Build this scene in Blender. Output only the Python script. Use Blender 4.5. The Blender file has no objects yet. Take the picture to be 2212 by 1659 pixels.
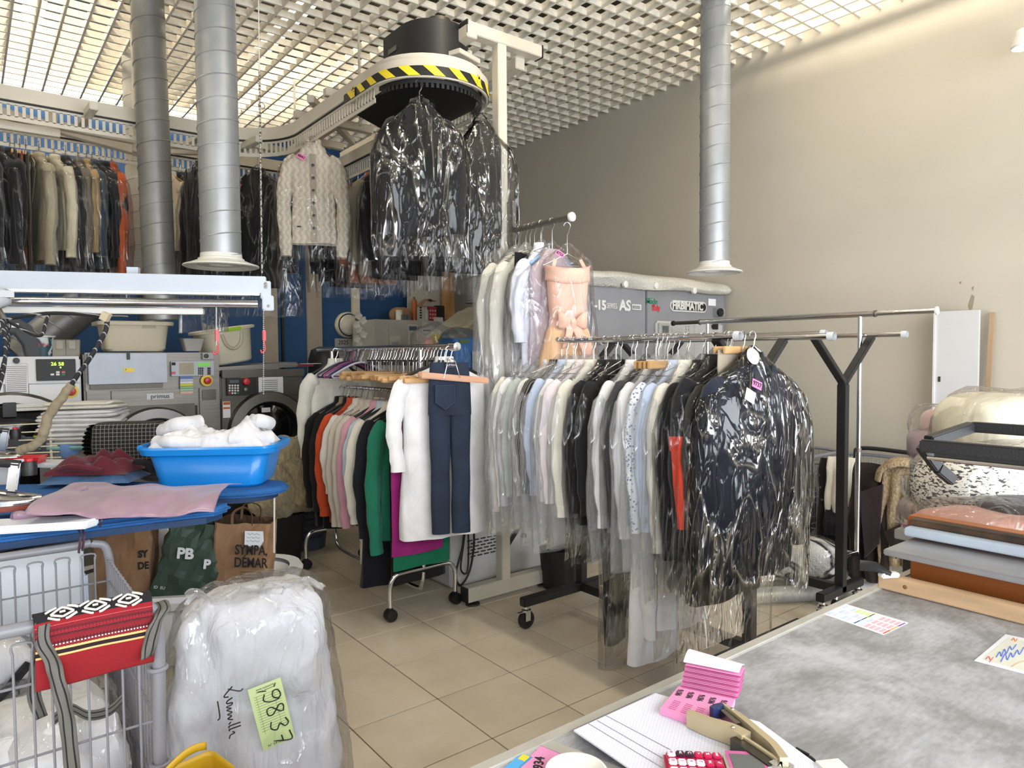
import bpy, bmesh, math, random
from mathutils import Vector, Matrix, noise
V = Vector
sc = bpy.context.scene
col = sc.collection
random.seed(7)
PI = math.pi

# ------------------------------------------------------------------ camera, sky, lights, exposure
PITCH, ROLL, YAW, FPX = 0.04346, -0.00715, 0.66459, 1503.8
F_ = V((math.sin(YAW)*math.cos(PITCH), math.cos(YAW)*math.cos(PITCH), -math.sin(PITCH)))
R0 = V((math.cos(YAW), -math.sin(YAW), 0)); U0 = R0.cross(F_)
R_ = R0*math.cos(ROLL) + U0*math.sin(ROLL); U_ = -R0*math.sin(ROLL) + U0*math.cos(ROLL)
CAM = V((0, 0, 1.55))
cd = bpy.data.cameras.new('camera'); cam = bpy.data.objects.new('camera', cd); col.objects.link(cam)
cd.sensor_fit = 'HORIZONTAL'; cd.sensor_width = 36.0; cd.lens = FPX/2212*36.0; cd.clip_start = 0.02
m = Matrix((R_, U_, -F_)).transposed().to_4x4(); m.translation = CAM
cam.matrix_world = m
sc.camera = cam
sc.view_settings.view_transform = 'Standard'; sc.view_settings.look = 'None'
sc.view_settings.gamma = 1.0; sc.view_settings.use_curve_mapping = False
sc.view_settings.exposure = 0.22
sc.cycles.transparent_max_bounces = 48
sc.cycles.max_bounces = 7
sc.cycles.sample_clamp_indirect = 6.0
w = bpy.data.worlds.new('sky'); sc.world = w; w.use_nodes = True
w.node_tree.nodes['Background'].inputs[0].default_value = (0.80, 0.90, 1.0, 1)
w.node_tree.nodes['Background'].inputs[1].default_value = 1.0

XLW = -2.6
def area(name, loc, rot, sx, sy, power, color):
    l = bpy.data.lights.new(name, 'AREA'); l.shape = 'RECTANGLE'; l.size = sx; l.size_y = sy
    l.energy = power; l.color = color
    o = bpy.data.objects.new(name, l); col.objects.link(o); o.location = loc; o.rotation_euler = rot
    return o
# daylight entering through the shop front behind the camera
area('shop_window_daylight', (1.6, -1.75, 1.75), (PI/2, 0, 0), 5.8, 2.9, 330, (0.93, 0.96, 1.0))
# added side daylight for an assumed window on the left, out of view
area('added_side_daylight', (XLW+.06, .15, 1.55), (PI/2, 0, -PI/2), 2.6, 2.2, 48, (0.93, 0.96, 1.0))
# fluorescent tubes above the open ceiling grid: (x, y0, y1, power)
LAMPS = [(0.55, 5.0, 7.6, 24), (2.35, 5.2, 7.2, 23), (4.75, 0.7, 3.1, 30), (2.2, 1.2, 3.2, 60), (-0.9, 2.2, 4.6, 50)]
area('tube_light', (.3, 7.62, 4.3), (0, 0, 0), 3.4, .14, 68, (1.0, 0.92, 0.78))  # added unseen strip, brightens the upper blue wall
for lx, y0, y1, pw in LAMPS:
    area('tube_light', (lx, (y0+y1)/2, 4.42), (0, 0, 0), 0.22, y1-y0, pw, (1.0, 0.90, 0.74))

# ------------------------------------------------------------------ pixel helpers: a photograph pixel to a real point on a plane
def ray(x, y): return F_ + R_*((x-1106)/FPX) - U_*((y-829.5)/FPX)
def W(x, y, z=None, X=None, Y=None, d=None):
    r = ray(x, y)
    if z is not None: return CAM + r*((z-1.55)/r.z)
    if X is not None: return CAM + r*(X/r.x)
    if Y is not None: return CAM + r*(Y/r.y)
    return CAM + r*d

# ------------------------------------------------------------------ materials
def lin(c):
    if isinstance(c, str): c = [int(c[i:i+2], 16)/255 for i in (0, 2, 4)]
    return tuple((v/12.92 if v <= .04045 else ((v+.055)/1.055)**2.4) for v in c[:3]) + (1,)
MATS = {}
class NT:
    def __init__(s, name):
        s.m = bpy.data.materials.new(name); s.m.use_nodes = True; s.t = s.m.node_tree
        s.b = s.t.nodes['Principled BSDF']; s.out = s.t.nodes['Material Output']
    def n(s, typ, **kw):
        nd = s.t.nodes.new(typ)
        for k, v in kw.items():
            if k.startswith('_'): setattr(nd, k[1:], v)
            else: nd.inputs[k.replace('__', ' ')].default_value = v
        return nd
    def l(s, a, b): s.t.links.new(a, b)
    def coord(s, which='Object', scale=(1, 1, 1), rot=(0, 0, 0)):
        tc = s.n('ShaderNodeTexCoord'); mp = s.n('ShaderNodeMapping'); mp.inputs['Scale'].default_value = scale
        mp.inputs['Rotation'].default_value = rot
        s.l(tc.outputs[which], mp.inputs[0]); return mp.outputs[0]
    def ramp(s, fac, stops):
        r = s.n('ShaderNodeValToRGB'); e = r.color_ramp.elements
        while len(e) < len(stops): e.new(0.5)
        for q, (p, c) in zip(e, stops): q.position = p; q.color = c if len(c) == 4 else lin(c)
        s.l(fac, r.inputs[0]); return r.outputs[0]
    def mixc(s, fac, a, b):
        x = s.n('ShaderNodeMix', _data_type='RGBA')
        for i, v in ((0, fac), (6, a), (7, b)):
            if hasattr(v, 'is_linked') or hasattr(v, 'links'): s.l(v, x.inputs[i])
            else: x.inputs[i].default_value = v
        return x.outputs[2]
    def bump(s, h, strength=.3, dist=.01):
        b = s.n('ShaderNodeBump', Strength=strength, Distance=dist); s.l(h, b.inputs['Height']); s.l(b.outputs[0], s.b.inputs['Normal']); return b
def mat(key, c, rough=.6, metal=0, var=.06, vs=6, bump=0, bs=60, spec=None, emit=0, coat=0, stretch=(1, 1, 1), alpha=None, sheen=0, trans=0):
    if key in MATS: return MATS[key]
    t = NT(key); c = lin(c)
    t.b.inputs['Roughness'].default_value = rough; t.b.inputs['Metallic'].default_value = metal
    if spec is not None: t.b.inputs['Specular IOR Level'].default_value = spec
    if coat: t.b.inputs['Coat Weight'].default_value = coat; t.b.inputs['Coat Roughness'].default_value = .1
    if sheen: t.b.inputs['Sheen Weight'].default_value = sheen
    if trans: t.b.inputs['Transmission Weight'].default_value = trans
    co = t.coord('Object', stretch)
    if var:
        nz = t.n('ShaderNodeTexNoise', Scale=vs, Detail=4.0); t.l(co, nz.inputs['Vector'])
        lo = tuple(v*(1-var*1.6) for v in c[:3])+(1,); hi = tuple(min(1, v*(1+var)) for v in c[:3])+(1,)
        t.l(t.ramp(nz.outputs[0], [(.3, lo), (.7, hi)]), t.b.inputs['Base Color'])
    else: t.b.inputs['Base Color'].default_value = c
    if bump:
        nb = t.n('ShaderNodeTexNoise', Scale=bs, Detail=3.0); t.l(co, nb.inputs['Vector']); t.bump(nb.outputs[0], bump)
    if emit: t.b.inputs['Emission Color'].default_value = c; t.b.inputs['Emission Strength'].default_value = emit
    MATS[key] = t.m; return t.m
def cloth(c, key=None, bump=.25, bs=25, rough=.88, var=.07):
    key = key or 'cloth_'+str(c)
    if key in MATS: return MATS[key]
    m_ = mat(key, c, rough, 0, var, 9, 0, sheen=.15, spec=.25); t = NT.__new__(NT); t.m = m_; t.t = m_.node_tree; t.b = t.t.nodes['Principled BSDF']
    n1 = t.n('ShaderNodeTexNoise', Scale=7.0, Detail=3.0, Distortion=.9); t.l(t.coord('Object', (1.3, 1.3, .45)), n1.inputs['Vector'])
    n2 = t.n('ShaderNodeTexNoise', Scale=bs*9.0, Detail=1.0); t.l(t.coord('Object'), n2.inputs['Vector'])
    ad = t.n('ShaderNodeMath', _operation='MULTIPLY_ADD'); ad.inputs[1].default_value = .012; t.l(n2.outputs[0], ad.inputs[0]); t.l(n1.outputs[0], ad.inputs[2])
    t.bump(ad.outputs[0], min(1, bump*2.2), .035); return m_
def metal(key, c, rough=.25, **k): return mat(key, c, rough, 1, k.pop('var', .05), **k)
def film(key='film', haze=.008, tint='f4f6f8', streak=(5.5, 5.5, 1.5), strength=.28, refl=.55, blend=.26, crease=.10, glint=.10):
    """clear crinkled plastic: mostly see-through, a glossy skin with sharp creases that catch the lamps and the window, and a little haze"""
    if key in MATS: return MATS[key]
    t = NT(key); t.t.nodes.remove(t.b)
    tr = t.n('ShaderNodeBsdfTransparent'); gl = t.n('ShaderNodeBsdfGlossy', Roughness=.09); df = t.n('ShaderNodeBsdfDiffuse')
    tr.inputs[0].default_value = (.98, .98, .98, 1); df.inputs[0].default_value = lin(tint)
    co = t.coord('Object', streak)
    def M(op, a, b=0.0):
        x = t.n('ShaderNodeMath', _operation=op)
        for i, v in ((0, a), (1, b)):
            if isinstance(v, (int, float)): x.inputs[i].default_value = v
            else: t.l(v, x.inputs[i])
        return x.outputs[0]
    n1 = t.n('ShaderNodeTexNoise', Scale=1.0, Detail=2.0, Distortion=1.4); t.l(co, n1.inputs['Vector'])
    n2 = t.n('ShaderNodeTexNoise', Scale=3.1, Detail=2.0, Distortion=.8); t.l(co, n2.inputs['Vector'])
    def ridge(o, w_): return M('MAXIMUM', M('SUBTRACT', 1.0, M('MULTIPLY', M('ABSOLUTE', M('SUBTRACT', o, .5)), w_)), 0.0)
    h = M('ADD', M('ADD', ridge(n1.outputs[0], 20), M('MULTIPLY', ridge(n2.outputs[0], 18), .4)), M('MULTIPLY', n1.outputs[0], 1.6))
    bp = t.n('ShaderNodeBump', Strength=strength, Distance=.02); t.l(h, bp.inputs['Height'])
    t.l(bp.outputs[0], gl.inputs['Normal'])
    lw = t.n('ShaderNodeLayerWeight', Blend=blend)
    rr = ridge(n1.outputs[0], 24); fac = M('ADD', M('MULTIPLY', lw.outputs['Fresnel'], refl), M('MULTIPLY', M('MULTIPLY', rr, rr), glint))
    ts = t.n('ShaderNodeBsdfTranslucent'); ts.inputs[0].default_value = lin(tint); md = t.n('ShaderNodeMixShader', Fac=.5); t.l(df.outputs[0], md.inputs[1]); t.l(ts.outputs[0], md.inputs[2])
    hz = M('ADD', M('MULTIPLY', M('MULTIPLY', ridge(n1.outputs[0], 30), ridge(n1.outputs[0], 30)), crease), haze)
    m1 = t.n('ShaderNodeMixShader'); t.l(hz, m1.inputs[0]); t.l(tr.outputs[0], m1.inputs[1]); t.l(md.outputs[0], m1.inputs[2])
    m2 = t.n('ShaderNodeMixShader'); t.l(fac, m2.inputs[0]); t.l(m1.outputs[0], m2.inputs[1]); t.l(gl.outputs[0], m2.inputs[2])
    t.l(m2.outputs[0], t.out.inputs[0]); MATS[key] = t.m; return t.m

# ------------------------------------------------------------------ mesh builder
class MB:
    def __init__(s): s.v = []; s.f = []; s.mi = []; s.cur = 0; s.M = Matrix()
    def add(s, vs, fs):
        o = len(s.v); s.v += [s.M @ V(p) for p in vs]; s.f += [[i+o for i in q] for q in fs]; s.mi += [s.cur]*len(fs); return s
    def box(s, c, d, rot=None):
        M = Matrix.Translation(V(c)) @ ((rot.to_4x4() if rot is not None else Matrix()))
        x, y, z = d[0]/2, d[1]/2, d[2]/2
        vs = [M @ V(p) for p in ((-x,-y,-z),(x,-y,-z),(x,y,-z),(-x,y,-z),(-x,-y,z),(x,-y,z),(x,y,z),(-x,y,z))]
        return s.add(vs, [(0,3,2,1),(4,5,6,7),(0,1,5,4),(1,2,6,5),(2,3,7,6),(3,0,4,7)])
    def bar(s, a, b, wd, ht, up=(0,0,1)):
        a, b = V(a), V(b); d = (b-a); L = d.length; d.normalize(); up = V(up)
        if abs(d.dot(up)) > .99: up = V((1,0,0))
        sd = d.cross(up).normalized(); u = sd.cross(d)
        rot = Matrix((d, sd, u)).transposed()
        return s.box((a+b)/2, (L, wd, ht), rot)
    def tube(s, pts, r, n=8, closed=False, caps=True, squash=1.0, u0=None):
        pts = [V(p) for p in pts]; N = len(pts)
        rs = r if isinstance(r, (list, tuple)) else [r]*N
        vs, fs = [], []; prev = None
        for i, p in enumerate(pts):
            a = pts[(i-1) % N] if (closed or i > 0) else p; b = pts[(i+1) % N] if (closed or i < N-1) else p
            t = (b-a).normalized() if (b-a).length > 1e-9 else V((0,0,1))
            if prev is None:
                u = (V(u0)-t*V(u0).dot(t)).normalized() if u0 else t.orthogonal().normalized()
            else:
                u = prev - t*prev.dot(t)
                u = u.normalized() if u.length > 1e-6 else t.orthogonal().normalized()
            prev = u; w_ = t.cross(u)
            for k in range(n):
                an = 2*PI*k/n; vs.append(p + u*(math.cos(an)*rs[i]) + w_*(math.sin(an)*rs[i]*squash))
        M = N if closed else N-1
        for i in range(M):
            for k in range(n):
                a = i*n+k; b = i*n+(k+1) % n; c = ((i+1) % N)*n+(k+1) % n; d = ((i+1) % N)*n+k
                fs.append((a, b, c, d))
        if caps and not closed: fs += [tuple(range(n-1, -1, -1)), tuple(range((N-1)*n, N*n))]
        return s.add(vs, fs)
    def lathe(s, prof, n=24, c=(0,0,0), M=None, cap=False):
        vs, fs = [], []; M = M or Matrix()
        for r, z in prof:
            for k in range(n):
                a = 2*PI*k/n; vs.append(V(c) + (M @ V((r*math.cos(a), r*math.sin(a), z))))
        for i in range(len(prof)-1):
            for k in range(n): fs.append((i*n+k, i*n+(k+1) % n, (i+1)*n+(k+1) % n, (i+1)*n+k))
        if cap: fs += [tuple(range(n-1,-1,-1)), tuple(range((len(prof)-1)*n, len(prof)*n))]
        return s.add(vs, fs)
    def prism(s, poly, z0, z1, M=None):
        n = len(poly); M = M or Matrix()
        vs = [M @ V((x, y, z0)) for x, y in poly] + [M @ V((x, y, z1)) for x, y in poly]
        return s.add(vs, [tuple(range(n-1,-1,-1)), tuple(range(n, 2*n))] + [(i, (i+1) % n, n+(i+1) % n, n+i) for i in range(n)])
    def grid(s, fn, nu, nv, cu=False):
        vs = [fn(i/(nu if cu else nu-1), j/(nv-1)) for j in range(nv) for i in range(nu)]
        fs = [(j*nu+i, j*nu+(i+1) % nu, (j+1)*nu+(i+1) % nu, (j+1)*nu+i) for j in range(nv-1) for i in range(nu if cu else nu-1)]
        return s.add(vs, fs)
    def quad(s, a, b, c, d): return s.add([a, b, c, d], [(0,1,2,3)])
    def mesh(s, name, mats, smooth=True, bevel=0, segs=2):
        me = bpy.data.meshes.new(name); me.from_pydata([tuple(p) for p in s.v], [], s.f)
        for q in (mats if isinstance(mats, (list, tuple)) else [mats]): me.materials.append(q)
        if any(s.mi): me.polygons.foreach_set('material_index', s.mi)
        bm = bmesh.new(); bm.from_mesh(me)
        if bevel: bmesh.ops.bevel(bm, geom=bm.edges[:], offset=bevel, segments=segs, affect='EDGES', clamp_overlap=True)
        bmesh.ops.recalc_face_normals(bm, faces=bm.faces[:])
        if smooth:
            for f in bm.faces: f.smooth = True
            for e in bm.edges:
                if len(e.link_faces) == 2 and e.calc_face_angle(0) > .62: e.smooth = False
        bm.to_mesh(me); bm.free(); return me
    def build(s, name, mats, parent=None, smooth=True, bevel=0, segs=2, solid=0):
        o = bpy.data.objects.new(name, s.mesh(name, mats, smooth, bevel, segs)); col.objects.link(o)
        if parent is not None: o.parent = parent
        if solid:
            md = o.modifiers.new('thickness', 'SOLIDIFY'); md.thickness = solid; md.offset = 0
        return o
def rz(a): return Matrix.Rotation(a, 3, 'Z')
def tag(o, label, cat, group=None):
    o['label'] = label; o['category'] = cat
    if group: o['group'] = group
    return o
def thing(name, label, cat, loc=(0,0,0), rot=0, group=None):
    o = bpy.data.objects.new(name, None); col.objects.link(o); o.empty_display_size = .05
    o.location = loc; o.rotation_euler = (0, 0, rot) if not isinstance(rot, tuple) else rot
    return tag(o, label, cat, group)
def struct(o): o['kind'] = 'structure'; return o
def part(name, mats, parent, fn, **k):
    b = MB(); fn(b); return b.build(name, mats, parent, **k)
def copy_tree(o, parent=None):
    c = o.copy(); col.objects.link(c); c.parent = parent
    for ch in o.children: copy_tree(ch, c)
    return c
def put(o, pos, rot): o.location = pos; o.rotation_euler = rot; return o
def text(s, size, m_, parent, pos, rot, name='lettering', depth=.001, align='CENTER', sx=1, bold=0, shear=0):
    cu = bpy.data.curves.new(name, 'FONT'); cu.body = s; cu.size = size; cu.extrude = depth; cu.align_x = align; cu.align_y = 'CENTER'
    cu.offset = bold; cu.shear = shear; cu.resolution_u = 3
    cu.materials.append(m_); f_ = bpy.data.objects.new(name, cu); me = bpy.data.meshes.new_from_object(f_); bpy.data.objects.remove(f_)
    o = bpy.data.objects.new(name, me); col.objects.link(o); o.parent = parent
    o.location = pos; o.rotation_euler = rot; o.scale = (sx, 1, 1); return o
def wob(p, amp, sc_, seed=0):
    q = V(p)*sc_ + V((seed*3.1, seed*1.7, seed*5.3)); return noise.noise_vector(q)*amp
def arc(c, r, a0, a1, n, ax=(1,0,0), ay=(0,1,0)):
    c, ax, ay = V(c), V(ax), V(ay)
    return [c + ax*(r*math.cos(a0+(a1-a0)*i/n)) + ay*(r*math.sin(a0+(a1-a0)*i/n)) for i in range(n+1)]
def curve(pts, n=6):
    """Catmull-Rom through the points"""
    P = [V(p) for p in pts]; P = [P[0]*2-P[1]] + P + [P[-1]*2-P[-2]]; out = []
    for i in range(1, len(P)-2):
        for k in range(n):
            t = k/n; a, b, c, d = P[i-1], P[i], P[i+1], P[i+2]
            out.append(.5*((2*b) + (c-a)*t + (2*a-5*b+4*c-d)*t*t + (3*b-a-3*c+d)*t**3))
    return out + [P[-2]]

WHITE = mat('white_paint', 'd9d8d2', .45, bump=.03)
OFFW = mat('cream_enamel', 'd8d0bb', .4, vs=3)
BLACK = mat('black_plastic', '161617', .45)
BLACKM = mat('black_metal', '1b1b1d', .5, bump=.1, bs=200)
CHROME = metal('chrome', 'dcdcde', .14)
STEEL = metal('brushed_steel', '85817b', .5, stretch=(1, 1, 30), var=.1, vs=3)
DSTEEL = metal('dark_steel', '66625c', .5, var=.12, vs=4)
WIRE = metal('hanger_wire', 'c4c4c6', .25)
WOOD = mat('hanger_wood', 'c39a68', .5, var=.15, vs=4, stretch=(1, 8, 8))
PAPER = mat('white_paper', 'e6e6e8', .8, var=.02)
INK = mat('black_ink', '191919', .7, var=0)
GREYW = mat('cart_wire', '808086', .4)
FILM = film()
FILMH = film('hazy_film', haze=.22, refl=.5, crease=.06, glint=.14)
FILMS = film('soft_film', haze=.03, refl=.6, blend=.22, strength=.25)
# ------------------------------------------------------------------ the room
XW, YB, HC, XL, YF, TOP = 5.25, 7.95, 4.0, -2.6, -1.9, 5.0
def wall(name, c, d, m_): return struct(part(name, m_, None, lambda b: b.box(c, d), smooth=False))
t = NT('blue_wall_paint'); nz = t.n('ShaderNodeTexNoise', Scale=2.0, Detail=5.0); t.l(t.coord(), nz.inputs['Vector'])
t.l(t.ramp(nz.outputs[0], [(.3, '1f4672'), (.7, '244f7e')]), t.b.inputs['Base Color']); t.b.inputs['Roughness'].default_value = .75
nb = t.n('ShaderNodeTexNoise', Scale=120.0); t.l(t.coord(), nb.inputs['Vector']); t.bump(nb.outputs[0], .06); BLUEW = t.m
CREAM = mat('cream_wall_paint', 'b9b2a3', .8, var=.03, vs=1.5, bump=.05, bs=90)
GREYP = mat('plenum_concrete', '6b6963', .9, var=.12, vs=3)
wall('wall_right', (XW+.05, (YF+YB)/2, TOP/2), (.1, YB-YF, TOP), CREAM)
wall('wall_back', ((XL+XW)/2, YB+.05, TOP/2), (XW-XL+.2, .1, TOP), BLUEW)
wall('wall_left', (XL-.05, (YF+YB)/2, TOP/2), (.1, YB-YF, TOP), CREAM)
b = MB(); FRW = WHITE
for y in (-1.2, .15, 1.5): b.box((XL+.03, y, 1.55), (.06, .06, 2.3))
for z in (.42, 2.68): b.box((XL+.03, .15, z), (.06, 2.76, .06))
struct(b.build('assumed_window_1', FRW, None, False))  # frame of the assumed, unseen window around the added side light
wall('wall_front', ((XL+XW)/2, YF-.05, 4.2), (XW-XL+.2, .1, 1.6), CREAM)
# floor: a grout bed and single tiles
GROUT = mat('tile_grout', '5d5244', .9, var=.1)
floor = struct(part('floor', GROUT, None, lambda b: b.box(((XL+XW)/2, (YF+YB)/2, -.053), (XW-XL, YB-YF, .1), ), smooth=False))
t = NT('beige_floor_tile'); oi = t.n('ShaderNodeObjectInfo'); nz = t.n('ShaderNodeTexNoise', Scale=2.2, Detail=5.0, Roughness=.6)
av = t.n('ShaderNodeVectorMath', _operation='ADD'); t.l(t.coord(), av.inputs[0]); cx = t.n('ShaderNodeCombineXYZ'); mm = t.n('ShaderNodeMath', _operation='MULTIPLY'); mm.inputs[1].default_value = 40
t.l(oi.outputs['Random'], mm.inputs[0]); t.l(mm.outputs[0], cx.inputs[0]); t.l(mm.outputs[0], cx.inputs[1]); t.l(cx.outputs[0], av.inputs[1]); t.l(av.outputs[0], nz.inputs['Vector'])
t.l(t.ramp(nz.outputs[0], [(.28, 'b5a994'), (.5, 'c4b8a3'), (.75, 'd0c5b3')]), t.b.inputs['Base Color']); t.b.inputs['Roughness'].default_value = .32
TILE = t.m
S_, OX, OY = .41377, 1.2091, 4.2858
b = MB(); b.box((0, 0, -.006), (S_-.005, S_-.005, .012)); tile_me = b.mesh('tile', TILE, False, bevel=.0015, segs=1)
rest = MB()
for i in range(-10, 10):
    for j in range(-9, 16):
        x, y = OX+(i+.5)*S_, OY-(j+.5)*S_
        if x > XW+.1 or x < XL-.1 or y > YB+.1 or y < YF-.1: continue
        if -.2 < x < 4.4 and .6 < y < 6.0:
            o = bpy.data.objects.new('tile', tile_me); col.objects.link(o); o.location = (x, y, 0); o.parent = floor
        else:
            sx0, sx1 = max(x-S_/2+.003, XL), min(x+S_/2-.003, XW); sy0, sy1 = max(y-S_/2+.003, YF), min(y+S_/2-.003, YB)
            if sx1 > sx0 and sy1 > sy0: rest.box(((sx0+sx1)/2, (sy0+sy1)/2, -.006), (sx1-sx0, sy1-sy0, .012))
o = rest.build('tile_field', TILE, floor, False); o['kind'] = 'stuff'
# open-cell ceiling: every slat its own piece
t = NT('ceiling_slat_paint'); nz = t.n('ShaderNodeTexNoise', Scale=30.0, Detail=4.0); t.l(t.coord(), nz.inputs['Vector'])
t.l(t.ramp(nz.outputs[0], [(.2, 'cfc6b4'), (.6, 'e0dacb')]), t.b.inputs['Base Color']); t.b.inputs['Roughness'].default_value = .6; SLAT = t.m
ceil = struct(part('ceiling', GREYP, None, lambda b: b.box(((XL+XW)/2, (YF+YB)/2, TOP+.05), (XW-XL, YB-YF, .1)), smooth=False))
PT = .15
b = MB(); b.box((0, 0, .028), (.016, YB-.3, .056)); sy_me = b.mesh('slat', SLAT, False)
b = MB(); b.box((0, 0, .027), (XW+1.6, .016, .05)); sx_me = b.mesh('slat', SLAT, False)
for i in range(46):
    x = .773-.15*16+i*PT+.012
    if x < XW-.02:
        o = bpy.data.objects.new('slat', sy_me); col.objects.link(o); o.location = (x, .3+(YB-.3)/2, HC); o.parent = ceil
for j in range(52):
    y = YB-.02-j*PT
    o = bpy.data.objects.new('slat', sx_me); col.objects.link(o); o.location = ((XW-1.6)/2, y, HC); o.parent = ceil
# things in the plenum: concrete beams, cable trays
PIPE = mat('plenum_cable', '4a443a', .8)
o = struct(part('trim_1', GREYP, ceil, lambda b: [b.box((x, 4, 4.8), (.3, 7.8, .35)) for x in (1.5, 3.4)], smooth=False))
o = part('cable_tray', PIPE, ceil, lambda b: [b.box((3.0, 4, 4.4), (.25, 7.4, .05)), b.tube([(3.8, .5, 4.35), (3.9, 7.5, 4.38)], .04), b.tube([(1.3, .5, 4.3), (1.2, 7.5, 4.34)], .03)])
TUBE = mat('lit_tube', 'fff0d0', .4, var=0, emit=9)
FIX = mat('lamp_housing', 'c9c7be', .5)
for i, (lx, y0, y1, pw) in enumerate(LAMPS):
    lb = ['above the blue wall, left of the ducts', 'above the conveyor', 'beside the cream wall', 'over the counter side', 'above the pressing tables'][i]
    T = thing('ceiling_lamp', 'strip lamp shining through the ceiling grid '+lb, 'lamp', (lx, (y0+y1)/2, 4.5))
    L = y1-y0
    part('housing', FIX, T, lambda b: b.box((0, 0, .03), (.16, L, .06)), smooth=False)
    for k in range(2):
        part('tube', TUBE, T, lambda b: b.tube([(-.04+.08*k, -L/2+.05, -.03), (-.04+.08*k, L/2-.05, -.03)], .014))
T = thing('ceiling_lamp', 'added strip lamp out of sight above the grid, brightening the blue back wall', 'lamp', (.3, 7.62, 4.38))  # housing and tube for the added wall light, never in view
part('housing', FIX, T, lambda b: b.box((0, 0, .03), (3.4, .16, .06)), smooth=False); part('tube', TUBE, T, lambda b: b.tube([(-1.65, .11, .0), (1.65, .11, .0)], .014))
# ------------------------------------------------------------------ strips, post, ducts on the walls at the back
def strip(n, x0, x1, ytop, m_, dy=.03, zt=None, zb=0.0):
    a = W(x0, 700, Y=YB-dy); c = W(x1, 700, Y=YB-dy); zt = zt or W(x0, ytop, Y=YB-dy).z
    return struct(part(n, m_, None, lambda b: b.box(((a.x+c.x)/2, YB-dy/2, (zt+zb)/2), (c.x-a.x, dy, zt-zb)), smooth=False))
BEIGE = mat('beige_panel', 'a3998b', .7)
strip('trim_2', 666, 696, 560, BEIGE, .05, 3.2); strip('trim_3', 763, 778, 560, OFFW, .05, 3.3)
strip('trim_4', 609, 614, 560, BLACK, .04, 3.2); strip('door_1', 572, 600, 615, BEIGE, .05, 2.35)
PINE = mat('pine_wood', 'b98f5e', .55, var=.18, vs=3, stretch=(6, 6, .6))
p = W(968, 640, Y=7.55)
struct(part('trim_5', PINE, None, lambda b: b.box((p.x, p.y, 1.7), (.12, .12, 3.4)), bevel=.004))
p = W(965, 548, Y=7.6); part('trim_6', OFFW, None, lambda b: b.box((p.x-.05, p.y+.1, p.z), (.35, .1, .05)), smooth=False)['kind'] = 'structure'

GALV = mat('galvanised_sheet', 'a6a9ac', .42, .55, var=.1, vs=5)
GALVD = mat('dull_galvanised_sheet', '8b8b89', .45, .55, var=.12, vs=5)
def duct(label, p0, p1, r, m_, pitch=.135, diffuser=None, name='ventilation_duct'):
    p0, p1 = V(p0), V(p1); T = thing(name, label, 'duct', p0)
    d = p1-p0; L = d.length; q = V((0,0,1)).rotation_difference(d.normalized()); T.rotation_euler = q.to_euler()
    part('pipe', m_, T, lambda b: b.lathe([(r, 0), (r, L)], 36))
    n = int(L/pitch*28)
    part('spiral_seam', m_, T, lambda b: b.tube([(math.cos(k/28*2*PI)*(r+.0005), math.sin(k/28*2*PI)*(r+.0005), k/28*pitch) for k in range(n)], .004, 5))
    if diffuser:
        R = diffuser
        D = part('diffuser', WHITE, T, lambda b: b.lathe([(r+.002, L-.02), (r+.004, L+.004), (r*1.12, L+.018), (R*.84, L+.04), (R*.985, L+.05), (R*1.0, L+.057), (R*.95, L+.062), (R*.68, L+.05), (R*.63, L+.04), (R*.6, L+.01), (r*.9, L+.0)], 40))
        part('diffuser_cone', WHITE, D, lambda b: b.lathe([(R*.56, L+.02), (R*.54, L+.05), (R*.34, L+.045), (R*.3, L+.035), (.001, L+.034)], 32))
    return T
p = W(478, 556, d=4.3); duct('widest galvanised spiral duct ending in a round white diffuser above the pressing rail', (p.x, p.y, 4.25), p, .118, GALV, diffuser=.222)
p = W(346, 600, d=4.75); duct('galvanised spiral duct left of the widest one, running down behind the pressing rail', (p.x-.035, p.y+.0, 4.3), (p.x, p.y, 1.80), .102, GALVD)
p = W(1543, 572, d=5.0); duct('galvanised spiral duct with white diffuser hanging in front of the cream wall', (p.x, p.y, 4.3), p, .104, GALV, diffuser=.196)
p = W(1022, 655, Y=6.9); duct('grey duct in the far corner beside the timber post', (p.x, p.y, 4.3), (p.x, p.y, p.z), .105, GALVD)
p = W(296, 400, Y=6.5); duct('pale duct behind the conveyor and behind the left ceiling duct', (p.x, p.y, 4.3), (p.x, p.y, 2.25), .085, mat('pale_duct', 'b9b7ad', .5))
duct('slanting grey duct rising from behind the white dryer', W(40, 770, Y=7.3), W(335, 540, Y=7.3), .16, GALVD)
p = W(325, 640, Y=7.4); duct('straight duct behind the large washing machine', (p.x, p.y, 2.3), (p.x, p.y, 1.0), .11, GALVD)
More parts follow.
